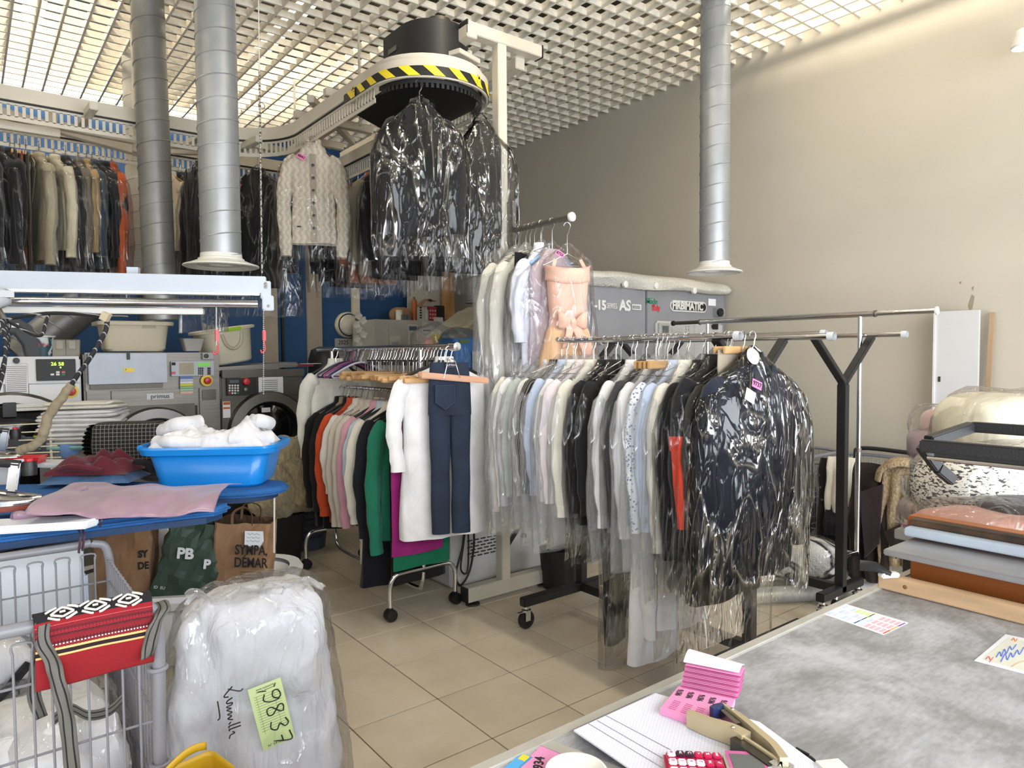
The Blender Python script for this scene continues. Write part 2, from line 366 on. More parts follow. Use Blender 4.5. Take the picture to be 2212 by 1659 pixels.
# stained patches on the right wall
STAIN = mat('bare_plaster', '8f8672', .9)
def patch(pts):
    P = [W(x, y, X=XW-.001) for x, y in pts]
    b = MB(); n = len(P); b.add(P+[p+V((.002,0,0)) for p in P], [tuple(range(n))]+[(i, (i+1) % n, n+(i+1) % n, n+i) for i in range(n)]); return b
b = patch([(2094,650),(2099,636),(2105,640),(2103,655),(2100,668),(2094,670),(2091,660)])
b2 = patch([(2098,622),(2104,618),(2102,628)]); b.add(b2.v, b2.f); b2 = patch([(2072,609),(2077,608),(2076,613),(2072,613)]); b.add(b2.v, b2.f)
b.build('trim_7', STAIN, None, False)['kind'] = 'structure'
p = W(2210, 85, X=4.9)
T = thing('wall_spotlight', 'small white spotlight at the right edge, high on the cream wall', 'lamp', p)
part('shade', WHITE, T, lambda b: b.lathe([(.02, .06), (.045, .04), (.06, -.04), (.055, -.05)], 20)); part('bulb', mat('lit_bulb', 'ffffff', .3, var=0, emit=4), T, lambda b: b.lathe([(.001, -.07), (.03, -.055), (.045, -.03), (.03, 0)], 16))
part('bracket', WHITE, T, lambda b: b.bar((0, 0, .05), (.345, 0, .05), .03, .03))
# ------------------------------------------------------------------ the garment conveyor
def resample(pts, step):
    pts = [V(p) for p in pts]; out = [pts[0]]; acc = 0
    for a, b in zip(pts, pts[1:]):
        L = (b-a).length; t = step-acc
        while t <= L: out.append(a.lerp(b, t/L)); t += step
        acc = (acc+L) % step
    return out
def sweep(b, path, wd, z0, z1, off=0):
    vs = []; N = len(path)
    for i, p in enumerate(path):
        t = (path[min(i+1, N-1)]-path[max(i-1, 0)]); t.z = 0; t.normalize(); s = V((t.y, -t.x, 0))
        for o_, z in ((off-wd/2, z0), (off+wd/2, z0), (off+wd/2, z1), (off-wd/2, z1)): vs.append(V((p.x, p.y, 0))+s*o_+V((0, 0, z)))
    fs = [(i*4+k, i*4+(k+1) % 4, (i+1)*4+(k+1) % 4, (i+1)*4+k) for i in range(N-1) for k in range(4)]
    b.add(vs, fs+[(3,2,1,0), tuple(4*(N-1)+k for k in range(4))])
NX, FX, NY, FY, NC = 1.95, 2.60, 5.42, 6.10, V((2.275, 3.72, 0))
near = [V((-2.3, NY, 0)), V((0, NY, 0)), V((1.5, NY, 0))] + arc((1.5, NY-.45, 0), .45, PI/2, 0, 10) + [V((NX, 4.4, 0)), V((NX, NC.y, 0))]
nose = arc(NC, .325, PI, 2*PI, 24)
far = [V((FX, NC.y, 0)), V((FX, 4.6, 0)), V((FX, FY-.45, 0))] + arc((FX-.45, FY-.45, 0), .45, 0, PI/2, 10) + [V((0, FY, 0)), V((-2.3, FY, 0))]
loop = near + nose[1:-1] + far
CW = mat('conveyor_white', 'c4bdae', .42, vs=4)
T = thing('garment_conveyor', 'white overhead clothes conveyor with black drive hood and hazard-striped nose', 'conveyor', (2.66, 3.5, 0))
Z = Matrix.Translation((-2.66, -3.5, 0))
def cp(name, m_, fn, **k):
    b = MB(); b.M = Z; fn(b); return b.build(name, m_, T, **k)
fine = resample(loop, .06)
cp('channel_rail', CW, lambda b: sweep(b, fine, .035, 3.157, 3.245), smooth=True)
def teeth(b):
    for leg in (near, far):
        fl = resample(leg, .06); sweep(b, fl, .006, 3.13, 3.15); sweep(b, fl, .006, 3.035, 3.063)
        q = resample(leg, .04)
        for i in range(1, len(q)-1):
            t = (q[i+1]-q[i-1]).normalized(); b.bar(q[i]-t*.009+V((0,0,3.096)), q[i]+t*.009+V((0,0,3.096)), .006, .075)
def dark_teeth(b):
    sweep(b, resample(nose, .03), .008, 3.085, 3.11)
    q = resample(nose, .03)
    for i in range(1, len(q)-1):
        t = (q[i+1]-q[i-1]).normalized(); b.bar(q[i]-t*.008+V((0,0,3.075)), q[i]+t*.008+V((0,0,3.075)), .006, .03)
cp('nose_chain', BLACKM, dark_teeth, smooth=False)
cp('slotted_hook_rail', CW, teeth, smooth=False)
cp('rail_gap', BLACKM, lambda b: sweep(b, fine, .012, 3.145, 3.16))
gp = [V((NX-.02, 4.1, 0)), V((NX-.02, NC.y, 0))] + arc(NC, .345, PI, 2*PI, 28) + [V((FX+.02, NC.y+.12, 0))]
guard = cp('nose_guard', CW, lambda b: sweep(b, resample(gp, .03), .012, 3.10, 3.205, .02))
YEL = mat('hazard_yellow', 'e3c92b', .4, var=.03)
g2 = resample(gp, .012)
tape = cp('hazard_tape', BLACK, lambda b: sweep(b, g2, .003, 3.108, 3.162, .028))
for k in range(4, len(g2)-10, 11):
    def st(b):
        vs = []; n = 6
        for o_, z in [(5*q/n, 3.1625) for q in range(n+1)]+[(5+5*q/n, 3.1075) for q in range(n+1)]:
            i = min(k+o_, len(g2)-2.01); j = int(i); p = g2[j].lerp(g2[j+1], i-j); q_ = g2[min(j+1, len(g2)-1)]; tt = (q_-g2[j]).normalized(); s = V((tt.y, -tt.x, 0)); vs.append(p+s*.0335+V((0,0,z)))
        b.add(vs, [(q, q+1, n+2+q, n+1+q) for q in range(n)])
    b = MB(); b.M = Z; st(b); b.build('hazard_stripe', YEL, tape, False)
def sign(i):
    p, q = g2[i], g2[i+1]; tt = (q-p).normalized(); s = V((tt.y, -tt.x, 0)); c = p+s*.0355
    b = MB(); b.M = Z; b.add([c-tt*.022+V((0,0,3.14)), c+tt*.022+V((0,0,3.14)), c+V((0,0,3.185))], [(0,1,2)])
    b.add([c-tt*.02+V((0,0,3.115)), c+tt*.02+V((0,0,3.115)), c+tt*.02+V((0,0,3.137)), c-tt*.02+V((0,0,3.137))], [(0,1,2,3)])
    o = b.build('warning_sign', YEL, guard, False)
    b = MB(); b.M = Z; c = c+s*.001; b.add([c-tt*.01+V((0,0,3.148)), c+tt*.012+V((0,0,3.154)), c+tt*.004+V((0,0,3.168)), c-tt*.008+V((0,0,3.162))], [(0,1,2,3)]); b.build('warning_pictogram', INK, guard, False)
sign(12); sign(int(len(g2)*.66))
hood = [V((2.13, 4.0, 0)), V((2.13, 3.76, 0))] + arc((2.345, 3.76, 0), .215, PI, 2*PI, 22)[1:] + [V((2.56, 4.0, 0))]
HOOD = mat('black_hood', '1d1d1f', .42)
h = cp('drive_hood', HOOD, lambda b: (sweep(b, resample(hood, .04), .006, 3.30, 3.53), b.prism([(p.x, p.y) for p in resample(hood, .04)], 3.525, 3.532)))
part('maker_plate', metal('plate_silver', '8c8c88', .4), h, lambda b: (b.box((2.124-2.66, 3.88-3.5, 3.42), (.004, .1, .03)),))
cp('drive_motor', DSTEEL, lambda b: (b.tube([(2.3, 3.62, 3.36), (2.3, 3.62, 3.55)], .07, 16), b.box((2.36, 3.66, 3.4), (.1, .1, .08))))
cp('motor_bracket', CW, lambda b: (b.box((2.42, 3.55, 3.335), (.2, .12, .03), rz(.3)), b.tube([(2.47, 3.55, 3.35), (2.47, 3.55, 3.39)], .018, 10)), bevel=.003)
pan = [(NX+.03, 4.15), (NX+.03, NC.y)] + [(p.x, p.y) for p in arc(NC, .295, PI, 2*PI, 20)] + [(FX-.03, 4.5)]
cp('nose_pan', BLACK, lambda b: (b.prism(pan, 3.085, 3.1), b.tube([(2.3, 3.72, 3.06), (2.3, 3.72, 3.085)], .025, 10)), smooth=False)
def beam(a, c, s=.075, name='frame_beam', h=None): return cp(name, CW, lambda b: b.bar(a, c, s, h or s), bevel=.004)
beam((2.40, 3.5, 3.49), (2.98, 3.5, 3.49)); beam((2.43, 3.46, 3.465), (2.40, 6.3, 3.40)); beam((2.86, 3.54, 3.41), (2.86, 6.2, 3.41))
for a, s in ((2.40, -1), (2.98, 1)): cp('end_cap', BLACK, lambda b: b.box((a+s*.003, 3.5, 3.49), (.008, .079, .079)))
post = beam((2.66, 3.5, .09), (2.66, 3.5, 3.46), .068, 'post'); beam((2.36, 3.5, .075), (3.06, 3.5, .075), .075, 'foot_beam', .09)
for s in (2.36, 3.06): cp('end_cap', BLACK, lambda b: b.box((s, 3.5, .075), (.008, .076, .092)))
for s in (2.42, 3.0): cp('levelling_foot', DSTEEL, lambda b: b.lathe([(.045, .001), (.045, .012), (.015, .022), (.012, .032)], 16, (s, 3.5, 0)))
cp('bracket', STEEL, lambda b: b.box((2.7, 3.44, 2.36), (.03, .06, .27)), bevel=.002)
cp('side_rail', STEEL, lambda b: b.tube([(2.7, 3.47, 2.315), (2.7, 2.90, 2.315)], .017, 12))
cp('end_cap', WHITE, lambda b: b.tube([(2.7, 2.90, 2.315), (2.7, 2.885, 2.315)], .026, 14))
for y in (4.55, 5.1, 5.65): beam((1.97, y, 3.33), (2.6, y, 3.33), .055, 'cross_member')
beam((1.95, 4.75, 3.34), (2.62, 5.5, 3.34), .05, 'brace'); beam((2.3, 4.4, 3.36), (2.3, 5.9, 3.36), .06)
# members over the washing machines
def lb(x0, y0, x1, y1, z, s=.06, name='frame_beam'): beam(W(x0, y0, z=z), W(x1, y1, z=z), s, name)
lb(-60, 226, 312, 332, 3.13, .06); lb(130, 272, 292, 304, 3.12, .05); lb(-50, 262, 130, 290, 3.05, .05); lb(365, 312, 440, 316, 3.12, .05); lb(370, 326, 600, 330, 3.1, .05)
lb(203, 228, 176, 268, 3.15, .05, 'brace'); lb(432, 292, 400, 318, 3.15, .05, 'brace'); lb(560, 300, 500, 330, 3.12, .05, 'brace'); lb(545, 310, 700, 350, 3.12, .05, 'brace')
for px, y0, y1 in ((112, 235, 268), (296, 268, 330)):
    a = W(px, y0, Y=5.75); c = W(px, y1, Y=5.75); beam(a, c, .06, 'hanger_post')
p = W(296, 240, Y=5.75); cp('hanger_post', CW, lambda b: b.tube([p, V((p.x, p.y, HC))], .03, 12))
for x, y in ((-.6, NY), (2.4, 4.9), (2.86, 5.6), (2.4, 6.2)): cp('hanger_rod', CW, lambda b: b.tube([(x, y, 3.28), (x, y, HC+.01)], .01, 8))
# pull cord hanging in front of the conveyor
p0 = W(560, 0, d=4.0); p1 = W(566, 590, d=4.0)
T2 = thing('hanging_chain', 'thin pull cord with a small ring hanging from the ceiling beside the widest duct', 'chain', (p0.x, p0.y, HC))
dl = V((p0.x, p0.y, HC))
part('cord', mat('cord_white', 'c9c6bd', .7), T2, lambda b: b.tube([(0, 0, .05), p1-dl], .0035, 6))
part('ring', STEEL, T2, lambda b: b.tube(arc((0, 0, W(560, 225, d=4.0).z-HC), .018, 0, 2*PI, 14, (1,0,0), (0,0,1)), .003, 6))
part('chain', STEEL, T2, lambda b: [b.box(V((0,0,0)).lerp(p1-dl, .42+.58*i/60), (.009, .009, .014), rz(i)) for i in range(60)])['kind'] = 'stuff'

# ------------------------------------------------------------------ the dry-cleaning machine
MY = 3.66
def MP(x, y, dy=0): return W(x, y, Y=MY-dy)
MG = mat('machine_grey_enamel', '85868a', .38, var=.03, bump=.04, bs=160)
MLG = mat('machine_light_panel', 'b9b9b6', .45)
T = thing('dry_cleaning_machine', 'big grey dry cleaning machine with raised lettering against the right wall', 'machine', (4.2, MY, 0))
D = V((4.2, MY, 0)); ztop = MP(1400, 622).z; xr = MP(1563, 700).x; xs = MP(1394, 700).x
def mp(name, m_, fn, parent=None, **k):
    b = MB(); b.M = Matrix.Translation(-D); fn(b); return b.build(name, m_, parent or T, **k)
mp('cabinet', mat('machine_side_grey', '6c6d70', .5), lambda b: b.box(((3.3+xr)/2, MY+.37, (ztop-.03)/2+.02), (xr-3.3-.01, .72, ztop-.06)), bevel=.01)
fl = mp('front_panel', MG, lambda b: b.box(((3.3+xs)/2-.002, MY+.01, ztop/2+.03), (xs-3.3-.008, .04, ztop-.06)), bevel=.006)
fr = mp('front_panel', MG, lambda b: b.box(((xr+xs)/2+.002, MY+.01, ztop/2+.03), (xr-xs-.006, .04, ztop-.06)), bevel=.006)
c0, c1 = MP(1411, 693), MP(1553, 790)
cpn = mp('control_panel', MLG, lambda b: b.box(((c0.x+c1.x)/2, MY-.02, (c0.z+1.25)/2), (c1.x-c0.x, .05, c0.z-1.25)), bevel=.018, segs=3)
def rect(name, m_, x0, y0, x1, y1, dy, parent, th=.008, bevel=.002):
    a, c = MP(x0, y0, dy), MP(x1, y1, dy); return mp(name, m_, lambda b: b.box(((a.x+c.x)/2, MY-dy, (a.z+c.z)/2), (abs(c.x-a.x), th, abs(a.z-c.z))), parent, bevel=bevel)
SCR = mat('dark_lcd', '5d6160', .25); KEY = mat('key_grey', 'a2a2a0', .5)
rect('inlay', mat('panel_inlay', 'a9a9a7', .5), 1423, 697, 1500, 775, .046, cpn); rect('keypad', KEY, 1430, 701, 1446, 727, .052, cpn); rect('display', SCR, 1432, 704, 1444, 719, .058, cpn)
rect('indicator_strip', KEY, 1451, 708, 1474, 718, .052, cpn)
for r in range(4):
    for q in range(2):
        p = MP(1482+q*6, 705+r*6, .05); mp('button', KEY, lambda b: b.lathe([(.009, 0), (.009, .006), (.001, .007)], 10, p, Matrix.Rotation(PI/2, 4, 'X')), cpn)
rect('door', mat('panel_inlay2', 'adadab', .5), 1500, 698, 1525, 775, .046, cpn)
o = rect('selector_plate', BLACK, 1540, 698, 1551, 712, .05, cpn); p = MP(1541, 705, .06); mp('selector_knob', BLACK, lambda b: b.lathe([(.02, 0), (.018, .03), (.001, .03)], 14, p, Matrix.Rotation(PI/2, 4, 'X')), o)
RED = mat('red_plastic', 'c0222b', .35); p = MP(1545, 722, .05); mp('stop_button', RED, lambda b: b.lathe([(.012, -.01), (.02, .012), (.016, .026), (.001, .03)], 16, p, Matrix.Rotation(PI/2, 4, 'X')), cpn)
SIL = mat('raised_lettering', 'cfcfcb', .4, var=0)
RX = (PI/2, 0, 0)
def mtext(s, px, py, size, m_, dy=.012, **k): return text(s, size, m_, T, MP(px, py, dy)-D, RX, **k)
mtext('-15', 1295, 660, .095, SIL, depth=.008, bold=.004); mtext('SERIES', 1321, 661.5, .056, SIL, depth=.006, bold=0, sx=.72); mtext('AS', 1349, 661, .11, SIL, depth=.008, bold=.004)
o = rect('small_badge', SIL, 1365, 657, 1385, 670, .016, fl, .008, .003); rect('badge_face', mat('badge_grey', '8d8e90', .5), 1367, 660, 1383, 667, .021, o, .004)
pb0, pb1 = MP(1447, 648, .014), MP(1525, 676, .014); ph = pb0.z-pb1.z
def pill(b, gx, y):
    r = ph/2-gx; a, c = pb0.x+ph/2, pb1.x-ph/2; zc = (pb0.z+pb1.z)/2
    poly = [(q.x, q.y) for q in arc((c, 0, 0), r, -PI/2, PI/2, 12)] + [(q.x, q.y) for q in arc((a, 0, 0), r, PI/2, 3*PI/2, 12)]
    b.prism(poly, 0, .008, Matrix.Translation((0, y, zc)) @ Matrix.Rotation(PI/2, 4, 'X'))
bd = mp('badge_rim', SIL, lambda b: pill(b, 0, MY-.012)); mp('badge_ground', INK, lambda b: pill(b, .012, MY-.016), bd)
mtext('FIRBIMATIC', 1486, 662, .088, SIL, .026, depth=.004, sx=.88, bold=.003)
GRN = mat('green_print', '2f7a5c', .6, var=0); REDP = mat('red_print', 'c03a3a', .6, var=0)
mtext('Made', 1408, 651, .062, GRN, depth=.002, bold=.001); mtext('in', 1413, 659, .04, REDP, depth=.002); mtext('Italy', 1417, 665, .06, REDP, depth=.002, bold=.001)
rect('print_bar', GRN, 1399, 643, 1410, 645, .012, fr, .002, 0); rect('print_bar', REDP, 1409, 670, 1425, 672, .012, fr, .002, 0)
rect('paper_note', PAPER, 1530, 645, 1546, 661, .016, fr, .002, 0)
o = rect('camera_box', mat('box_grey', '8a8a8c', .4), 1544, 666, 1562, 684, .03, fr, .05, .004); p = MP(1554, 675, .055); mp('lens', BLACK, lambda b: b.lathe([(.035, 0), (.035, .02), (.028, .022), (.001, .012)], 20, p, Matrix.Rotation(PI/2, 4, 'X')), o)
# the bubble-wrap blanket over its top edge
BUB = mat('bubble_wrap', 'c6c3b9', .35, bump=.9, bs=55, var=.1, vs=3)
def blanket(b):
    x0, x1 = 3.3, xr+.0
    def fn(u, v):
        x = x0+(x1-x0)*u; a = v*1.0
        q = wob((x, v*2, 0), .03, 2.5, 3)
        h = .105-.05*max(0, u-.55)
        if a < .35: t = a/.35; p = V((x, MY-.03-.035*math.sin(t*PI), ztop-.015+h*t))
        else: t = (a-.35)/.65; p = V((x, MY-.03+.72*t, ztop-.01+h+.03*math.sin(t*PI)))
        return p+q
    b.grid(fn, 60, 22)
bl = thing('bubble_wrap_cover', 'white bubble wrap blanket lying along the top of the grey machine', 'cover', (4.2, MY, ztop))
b = MB(); b.M = Matrix.Translation((-4.2, -MY, -ztop)); blanket(b); b.build('sheet', BUB, bl, solid=.008)
for px, py in ((1350, 614), (1416, 617), (1499, 628)):
    p = W(px, py, Y=MY-.06); b = MB(); b.M = Matrix.Translation((-4.2, -MY, -ztop)); b.lathe([(.025, -.01), (.025, .012), (.001, .016)], 14, p, Matrix.Rotation(PI/2, 4, 'X')); b.build('round_clip', WHITE, bl)

# ------------------------------------------------------------------ washing machines and dryer
WY = 5.9
def WP(x, y, dy=0): return W(x, y, Y=WY-dy)
def machine(name, label, x0, x1, ytop, m_, cat='washing machine'):
    a, c = WP(x0, ytop), WP(x1, ytop); T = thing(name, label, cat, ((a.x+c.x)/2, WY, 0)); zt = (a.z+c.z)/2
    B = Matrix.Translation((-(a.x+c.x)/2, -WY, 0))
    def mk(nm, mm, fn, parent=None, **k):
        b = MB(); b.M = B; fn(b); return b.build(nm, mm, parent or T, **k)
    def rc(nm, mm, px0, py0, px1, py1, dy=.01, th=.02, parent=None, bevel=.003):
        p, q = WP(px0, py0, dy), WP(px1, py1, dy)
        return mk(nm, mm, lambda b: b.box(((p.x+q.x)/2, WY-dy, (p.z+q.z)/2), (abs(q.x-p.x), th, abs(p.z-q.z))), parent, bevel=bevel)
    def tx(s, px, py, size, mm, dy=.02, **k): return text(s, size, mm, T, B @ WP(px, py, dy), RX, **k)
    mk('cabinet', m_, lambda b: b.box(((a.x+c.x)/2, WY+.45, zt/2), (c.x-a.x, .88, zt-.02)), bevel=.012)
    return T, mk, rc, tx, a.x, c.x, zt
GLASS = mat('door_glass', '0c0d10', .08, var=0, coat=.4)
DRUM = mat('drum_dark', '17181b', .3, coat=.3)
def porthole(mk, px, py, rout, rin, m_, WYd, parent=None):
    p = W(px, py, Y=WYd); M = Matrix.Rotation(PI/2, 4, 'X')
    r = mk('door', m_, lambda b: b.lathe([(rout, -.01), (rout, .03), (rout*.96, .05), (rin*1.04, .055), (rin, .03), (rin*.98, .0)], 48, p, M), parent)
    mk('door_glass', GLASS, lambda b: b.lathe([(rin, .01), (rin*.85, .025), (rin*.5, .055), (.001, .065)], 40, p, M), r)
    return r
# white dryer on the left
DW = mat('dryer_white', 'd5d6d8', .4, var=.02)
T, mk, rc, tx, x0, x1, zt = machine('tumble_dryer', 'white tumble dryer with black lit panel at the far left', -190, 174, 771, DW, 'dryer')
rc('top_panel', DW, -180, 772, 172, 826); rc('lower_panel', DW, 62, 831, 173, 866); rc('lower_panel', DW, -180, 831, 8, 866)
cpn = rc('control_panel', mat('gloss_black', '101113', .5), 77, 776, 164, 821, .025, .03)
LED = mat('green_led', 'b6ff3c', .4, var=0, emit=3)
tx('26', 116, 786.5, .034, LED, .046, depth=.001); tx('58', 132, 786.5, .034, LED, .046, depth=.001); rc('indicator', LED, 129.5, 792, 132, 795, .045, .004, cpn, 0)
tx('.....  ........', 121, 781.5, .03, REDP, .043, depth=.0005)
for x, y, m_ in ((109, 807, WHITE), (121, 802, WHITE), (121, 807, WHITE), (133, 802, RED), (133, 807, GRN)): rc('button', m_, x, y, x+8, y+4, .043, .006, cpn, .001)
rc('notice', PAPER, 10, 786, 62, 852, .022, .002)
for i in range(14): rc('printed_line', mat('print_grey', '9a9aa0', .8, var=0), 14, 791+i*4.2, 58, 792+i*4.2, .024, .001, None, 0)
p = WP(35, 779, .02); mk('lock', BLACK, lambda b: b.lathe([(.02, 0), (.02, .02), (.001, .021)], 16, p, Matrix.Rotation(PI/2, 4, 'X')))
def estop(mk, px, py, r=.045):
    p = W(px, py, Y=WY-.015); M = Matrix.Rotation(PI/2, 4, 'X')
    y_ = mk('stop_plate', YEL, lambda b: b.lathe([(r, 0), (r, .012), (.001, .013)], 24, p, M)); mk('stop_button', RED, lambda b: b.lathe([(r*.55, .01), (r*.62, .04), (r*.5, .055), (.001, .058)], 20, p, M), y_)
estop(mk, 152, 845, .05)
dd = porthole(mk, 22, 1000, .49, .40, mat('dryer_ring', '777470', .35, 1), WY-.005)
rc('door_grip', WHITE, 35, 873, 150, 877, .07, .02); rc('door_grip', WHITE, 35, 881, 110, 885, .07, .02); rc('door_hinge', BLACK, 5, 870, 36, 900, .06, .03)
# large washing machine
T, mk, rc, tx, x0, x1, zt = machine('washing_machine', 'large steel washing machine with lift-up soap hopper and a round door', 179, 474, 759, STEEL)
rc('hopper_surround', STEEL, 182, 762, 355, 840, .005); 
hp = rc('hopper_lid', metal('bright_steel', '94979c', .5, var=.06), 189, 764, 360, 826, .06, .05); rc('hopper_gap', DSTEEL, 194, 827, 352, 837, .03)
lt = rc('hopper_latch', BLACK, 274, 762, 281, 777, .095, .02); tg = rc('warning_label', YEL, 267, 795, 290, 804, .088, .002, None, 0)
tx('!', 272, 799.5, .03, INK, .09, depth=.0005)
sp = rc('switch_plate', mat('switch_plate', 'a8a6a6', .4), 437, 762, 461, 776, .02); p = WP(445, 769, .03); mk('key_switch', BLACK, lambda b: b.lathe([(.018, 0), (.018, .012), (.001, .013)], 14, p, Matrix.Rotation(PI/2, 4, 'X')), sp)
cpn = rc('control_panel', mat('panel_silver', 'a9adb4', .35), 369, 781, 462, 811, .02)
rc('chart', mat('chart_tan', 'a89f8c', .7), 387, 784, 419, 808, .032, .003, cpn, 0); rc('display', mat('green_lcd', '57a52c', .3, emit=.5), 427, 784, 454, 791, .032, .005, cpn, 0)
for i in range(4):
    for j in range(4): rc('key', INK, 428+i*4 if i < 3 else 448, 794+j*4, 431+i*4 if i < 3 else 455, 797+j*4, .032, .005, cpn, 0)
rc('rocker_switch', INK, 371, 783, 379, 789, .032, .005, cpn, 0); rc('rocker_switch', RED, 371, 803, 379, 808, .032, .005, cpn, 0)
for i, c_ in enumerate(('5f7fb0', 'b9bfd8', 'd9dade', 'd6d24a', '8fb58a', '9cc7b0', 'd9b3a4')): rc('temperature_chart', mat('chart_'+c_, c_, .7, var=0), 389, 813+i*5.3, 417, 818+i*5.3, .022, .002, None, 0)
estop(mk, 446, 822, .045)
rc('front_panel', STEEL, 187, 845, 239, 875, .004); rc('front_panel', STEEL, 240, 845, 428, 875, .004); rc('front_panel', STEEL, 430, 838, 473, 1010, .004)
nm = rc('name_plate', mat('plate_light', 'c5c6c8', .3), 316, 850, 376, 862, .014, .006); tx('primus', 346, 856, .048, INK, .02, depth=.001)
rc('rating_plate', DSTEEL, 436, 842, 467, 863, .016, .003); rc('door_well', BLACKM, 186, 877, 430, 1010, -.0, .012)
rc('door_frame', DSTEEL, 192, 881, 424, 1005, .01, .02); porthole(mk, 338, 970, .325, .235, metal('door_ring', '7d7b78', .45), WY-.02)
rc('door_handle', DSTEEL, 404, 900, 420, 935, .07, .05)
# smaller washing machine
T, mk, rc, tx, x0, x1, zt = machine('washing_machine', 'smaller steel washing machine with red and yellow stop button, right of the large one', 476, 655, 806, DSTEEL)
rc('top_band', DSTEEL, 478, 800, 655, 812, .01, .05); mk('soap_lid', STEEL, lambda b: b.box(((x0+x1)/2-.05, WY+.3, zt+.05), (.75, .5, .04), Matrix.Rotation(-.05, 3, 'Y')), bevel=.01)
cpn = rc('control_panel', mat('gloss_black', '101113'), 489, 816, 554, 852, .02); rc('display', SCR, 496, 821, 516, 827, .032, .004, cpn, 0)
for i in range(4):
    for j in range(4): rc('key', (WHITE if j < 3 else (RED, WHITE, WHITE, GRN)[i]), 494+i*6, 831+j*5.5, 498+i*6, 834.5+j*5.5, .032, .005, cpn, .001)
estop(mk, 529, 824, .05); p = WP(529, 841, .03); mk('selector_knob', STEEL, lambda b: b.lathe([(.016, 0), (.014, .025), (.001, .026)], 12, p, Matrix.Rotation(PI/2, 4, 'X')), cpn)
rc('notice', PAPER, 558, 815, 612, 850, .022, .002, None, 0)
for i in range(6): rc('printed_line', mat('print_grey', '9a9aa0'), 566, 821+i*4.4, 600, 822+i*4.4, .024, .001, None, 0)
rc('front_panel', DSTEEL, 478, 862, 654, 1100, .006); wl = rc('warning_label', PAPER, 481, 868, 498, 902, .02, .002, None, 0); rc('label_band', mat('orange_print', 'b6602f', .7), 482, 869, 497, 874, .022, .001, wl, 0); rc('label_band', mat('orange_print', 'b6602f'), 482, 880, 497, 883, .022, .001, wl, 0)
dd = porthole(mk, 580, 930, .335, .24, metal('door_ring_dark', '75726c', .45), WY-.02); rc('door_label', PAPER, 565, 881, 584, 890, .072, .002, None, 0)
# ------------------------------------------------------------------ garments
def sgp(v, e): return math.copysign(abs(v)**e, v)
def shell(b, rings, n, fold=.012, seed=0, fr=26, ex=.75, nz=.012, top=True):
    """a hanging tube of cloth: rings of (z, half width, half depth); folds deepen towards the hem"""
    N = len(rings); z0, z1 = rings[0][0], rings[-1][0]; vs = []
    for i, (z, hw, hd) in enumerate(rings):
        t = (z-z0)/(z1-z0) if z1 != z0 else 0
        for k in range(n):
            a = 2*PI*k/n; x = hw*sgp(math.cos(a), ex); y = hd*sgp(math.sin(a), ex)
            f = fold*min(1, t*1.6)*math.sin(x*fr+seed*2.3+(1.3 if y > 0 else 0)+2*math.sin(z*3+seed))
            q = wob((x*1.4, y*1.4+seed, z), nz*min(1, .15+t*1.5), 6, seed)
            vs.append(V((x, y+f, z))+V((q.x*.7, q.y, q.z*.5)))
    fs = [(i*n+k, i*n+(k+1) % n, (i+1)*n+(k+1) % n, (i+1)*n+k) for i in range(N-1) for k in range(n)]
    if top: fs.append(tuple(range(n-1, -1, -1)))
    b.add(vs, fs)
def lerp_rings(keys, n):
    out = []
    for i in range(n):
        t = i/(n-1)*(len(keys)-1); k = min(int(t), len(keys)-2); f = t-k
        out.append(tuple(a+(c-a)*f for a, c in zip(keys[k], keys[k+1])))
    return out
def hook_pts(hk):
    return [(0, 0, -hk), (0, 0, -.05), (.01, 0, -.036)] + [(.0195*math.cos(a), 0, .0195*math.sin(a)) for a in [-.75+3.9*i/9 for i in range(10)]]
def add_hanger(T, hk, sw, kind='wire', hm=None):
    if kind == 'wire':
        h = part('hanger', WIRE, T, lambda b: b.tube([(0,0,-hk+.004), (-sw*.96, 0, -hk-.065), (sw*.96, 0, -hk-.065), (0,0,-hk+.004)], .0022, 5))
    else:
        h = part('hanger', hm or BLACK, T, lambda b: (b.tube(curve([(-sw, .012, -hk-.08), (-sw*.5, 0, -hk-.03), (0, 0, -hk), (sw*.5, 0, -hk-.03), (sw, .012, -hk-.08)], 5), .009, 8), b.tube([(-sw*.95, .01, -hk-.085), (sw*.95, .01, -hk-.085)], .005, 6)))
    part('hook', WIRE, h, lambda b: b.tube(hook_pts(hk), .0026 if kind == 'wire' else .003, 6)); return h
PINKT = mat('pink_ticket', 'e27bb0', .7, var=0); BLUET = mat('blue_ticket', '4d9fd6', .7, var=0); PURT = mat('dark_pink_ticket', 'b0487c', .7, var=0)
def ticket(T, pos, num, m_=None, rot=(PI/2-.2, .5, -.2), s=1):
    o = part('ticket', m_ or PINKT, T, lambda b: b.box((0, 0, 0), (.06*s, .034*s, .0012)), smooth=False); put(o, pos, rot)
    text(num, .026*s, INK, o, (0, 0, .0012), (0, 0, 0), 'ticket_number', .0004, bold=.0008)
SEED = [0]
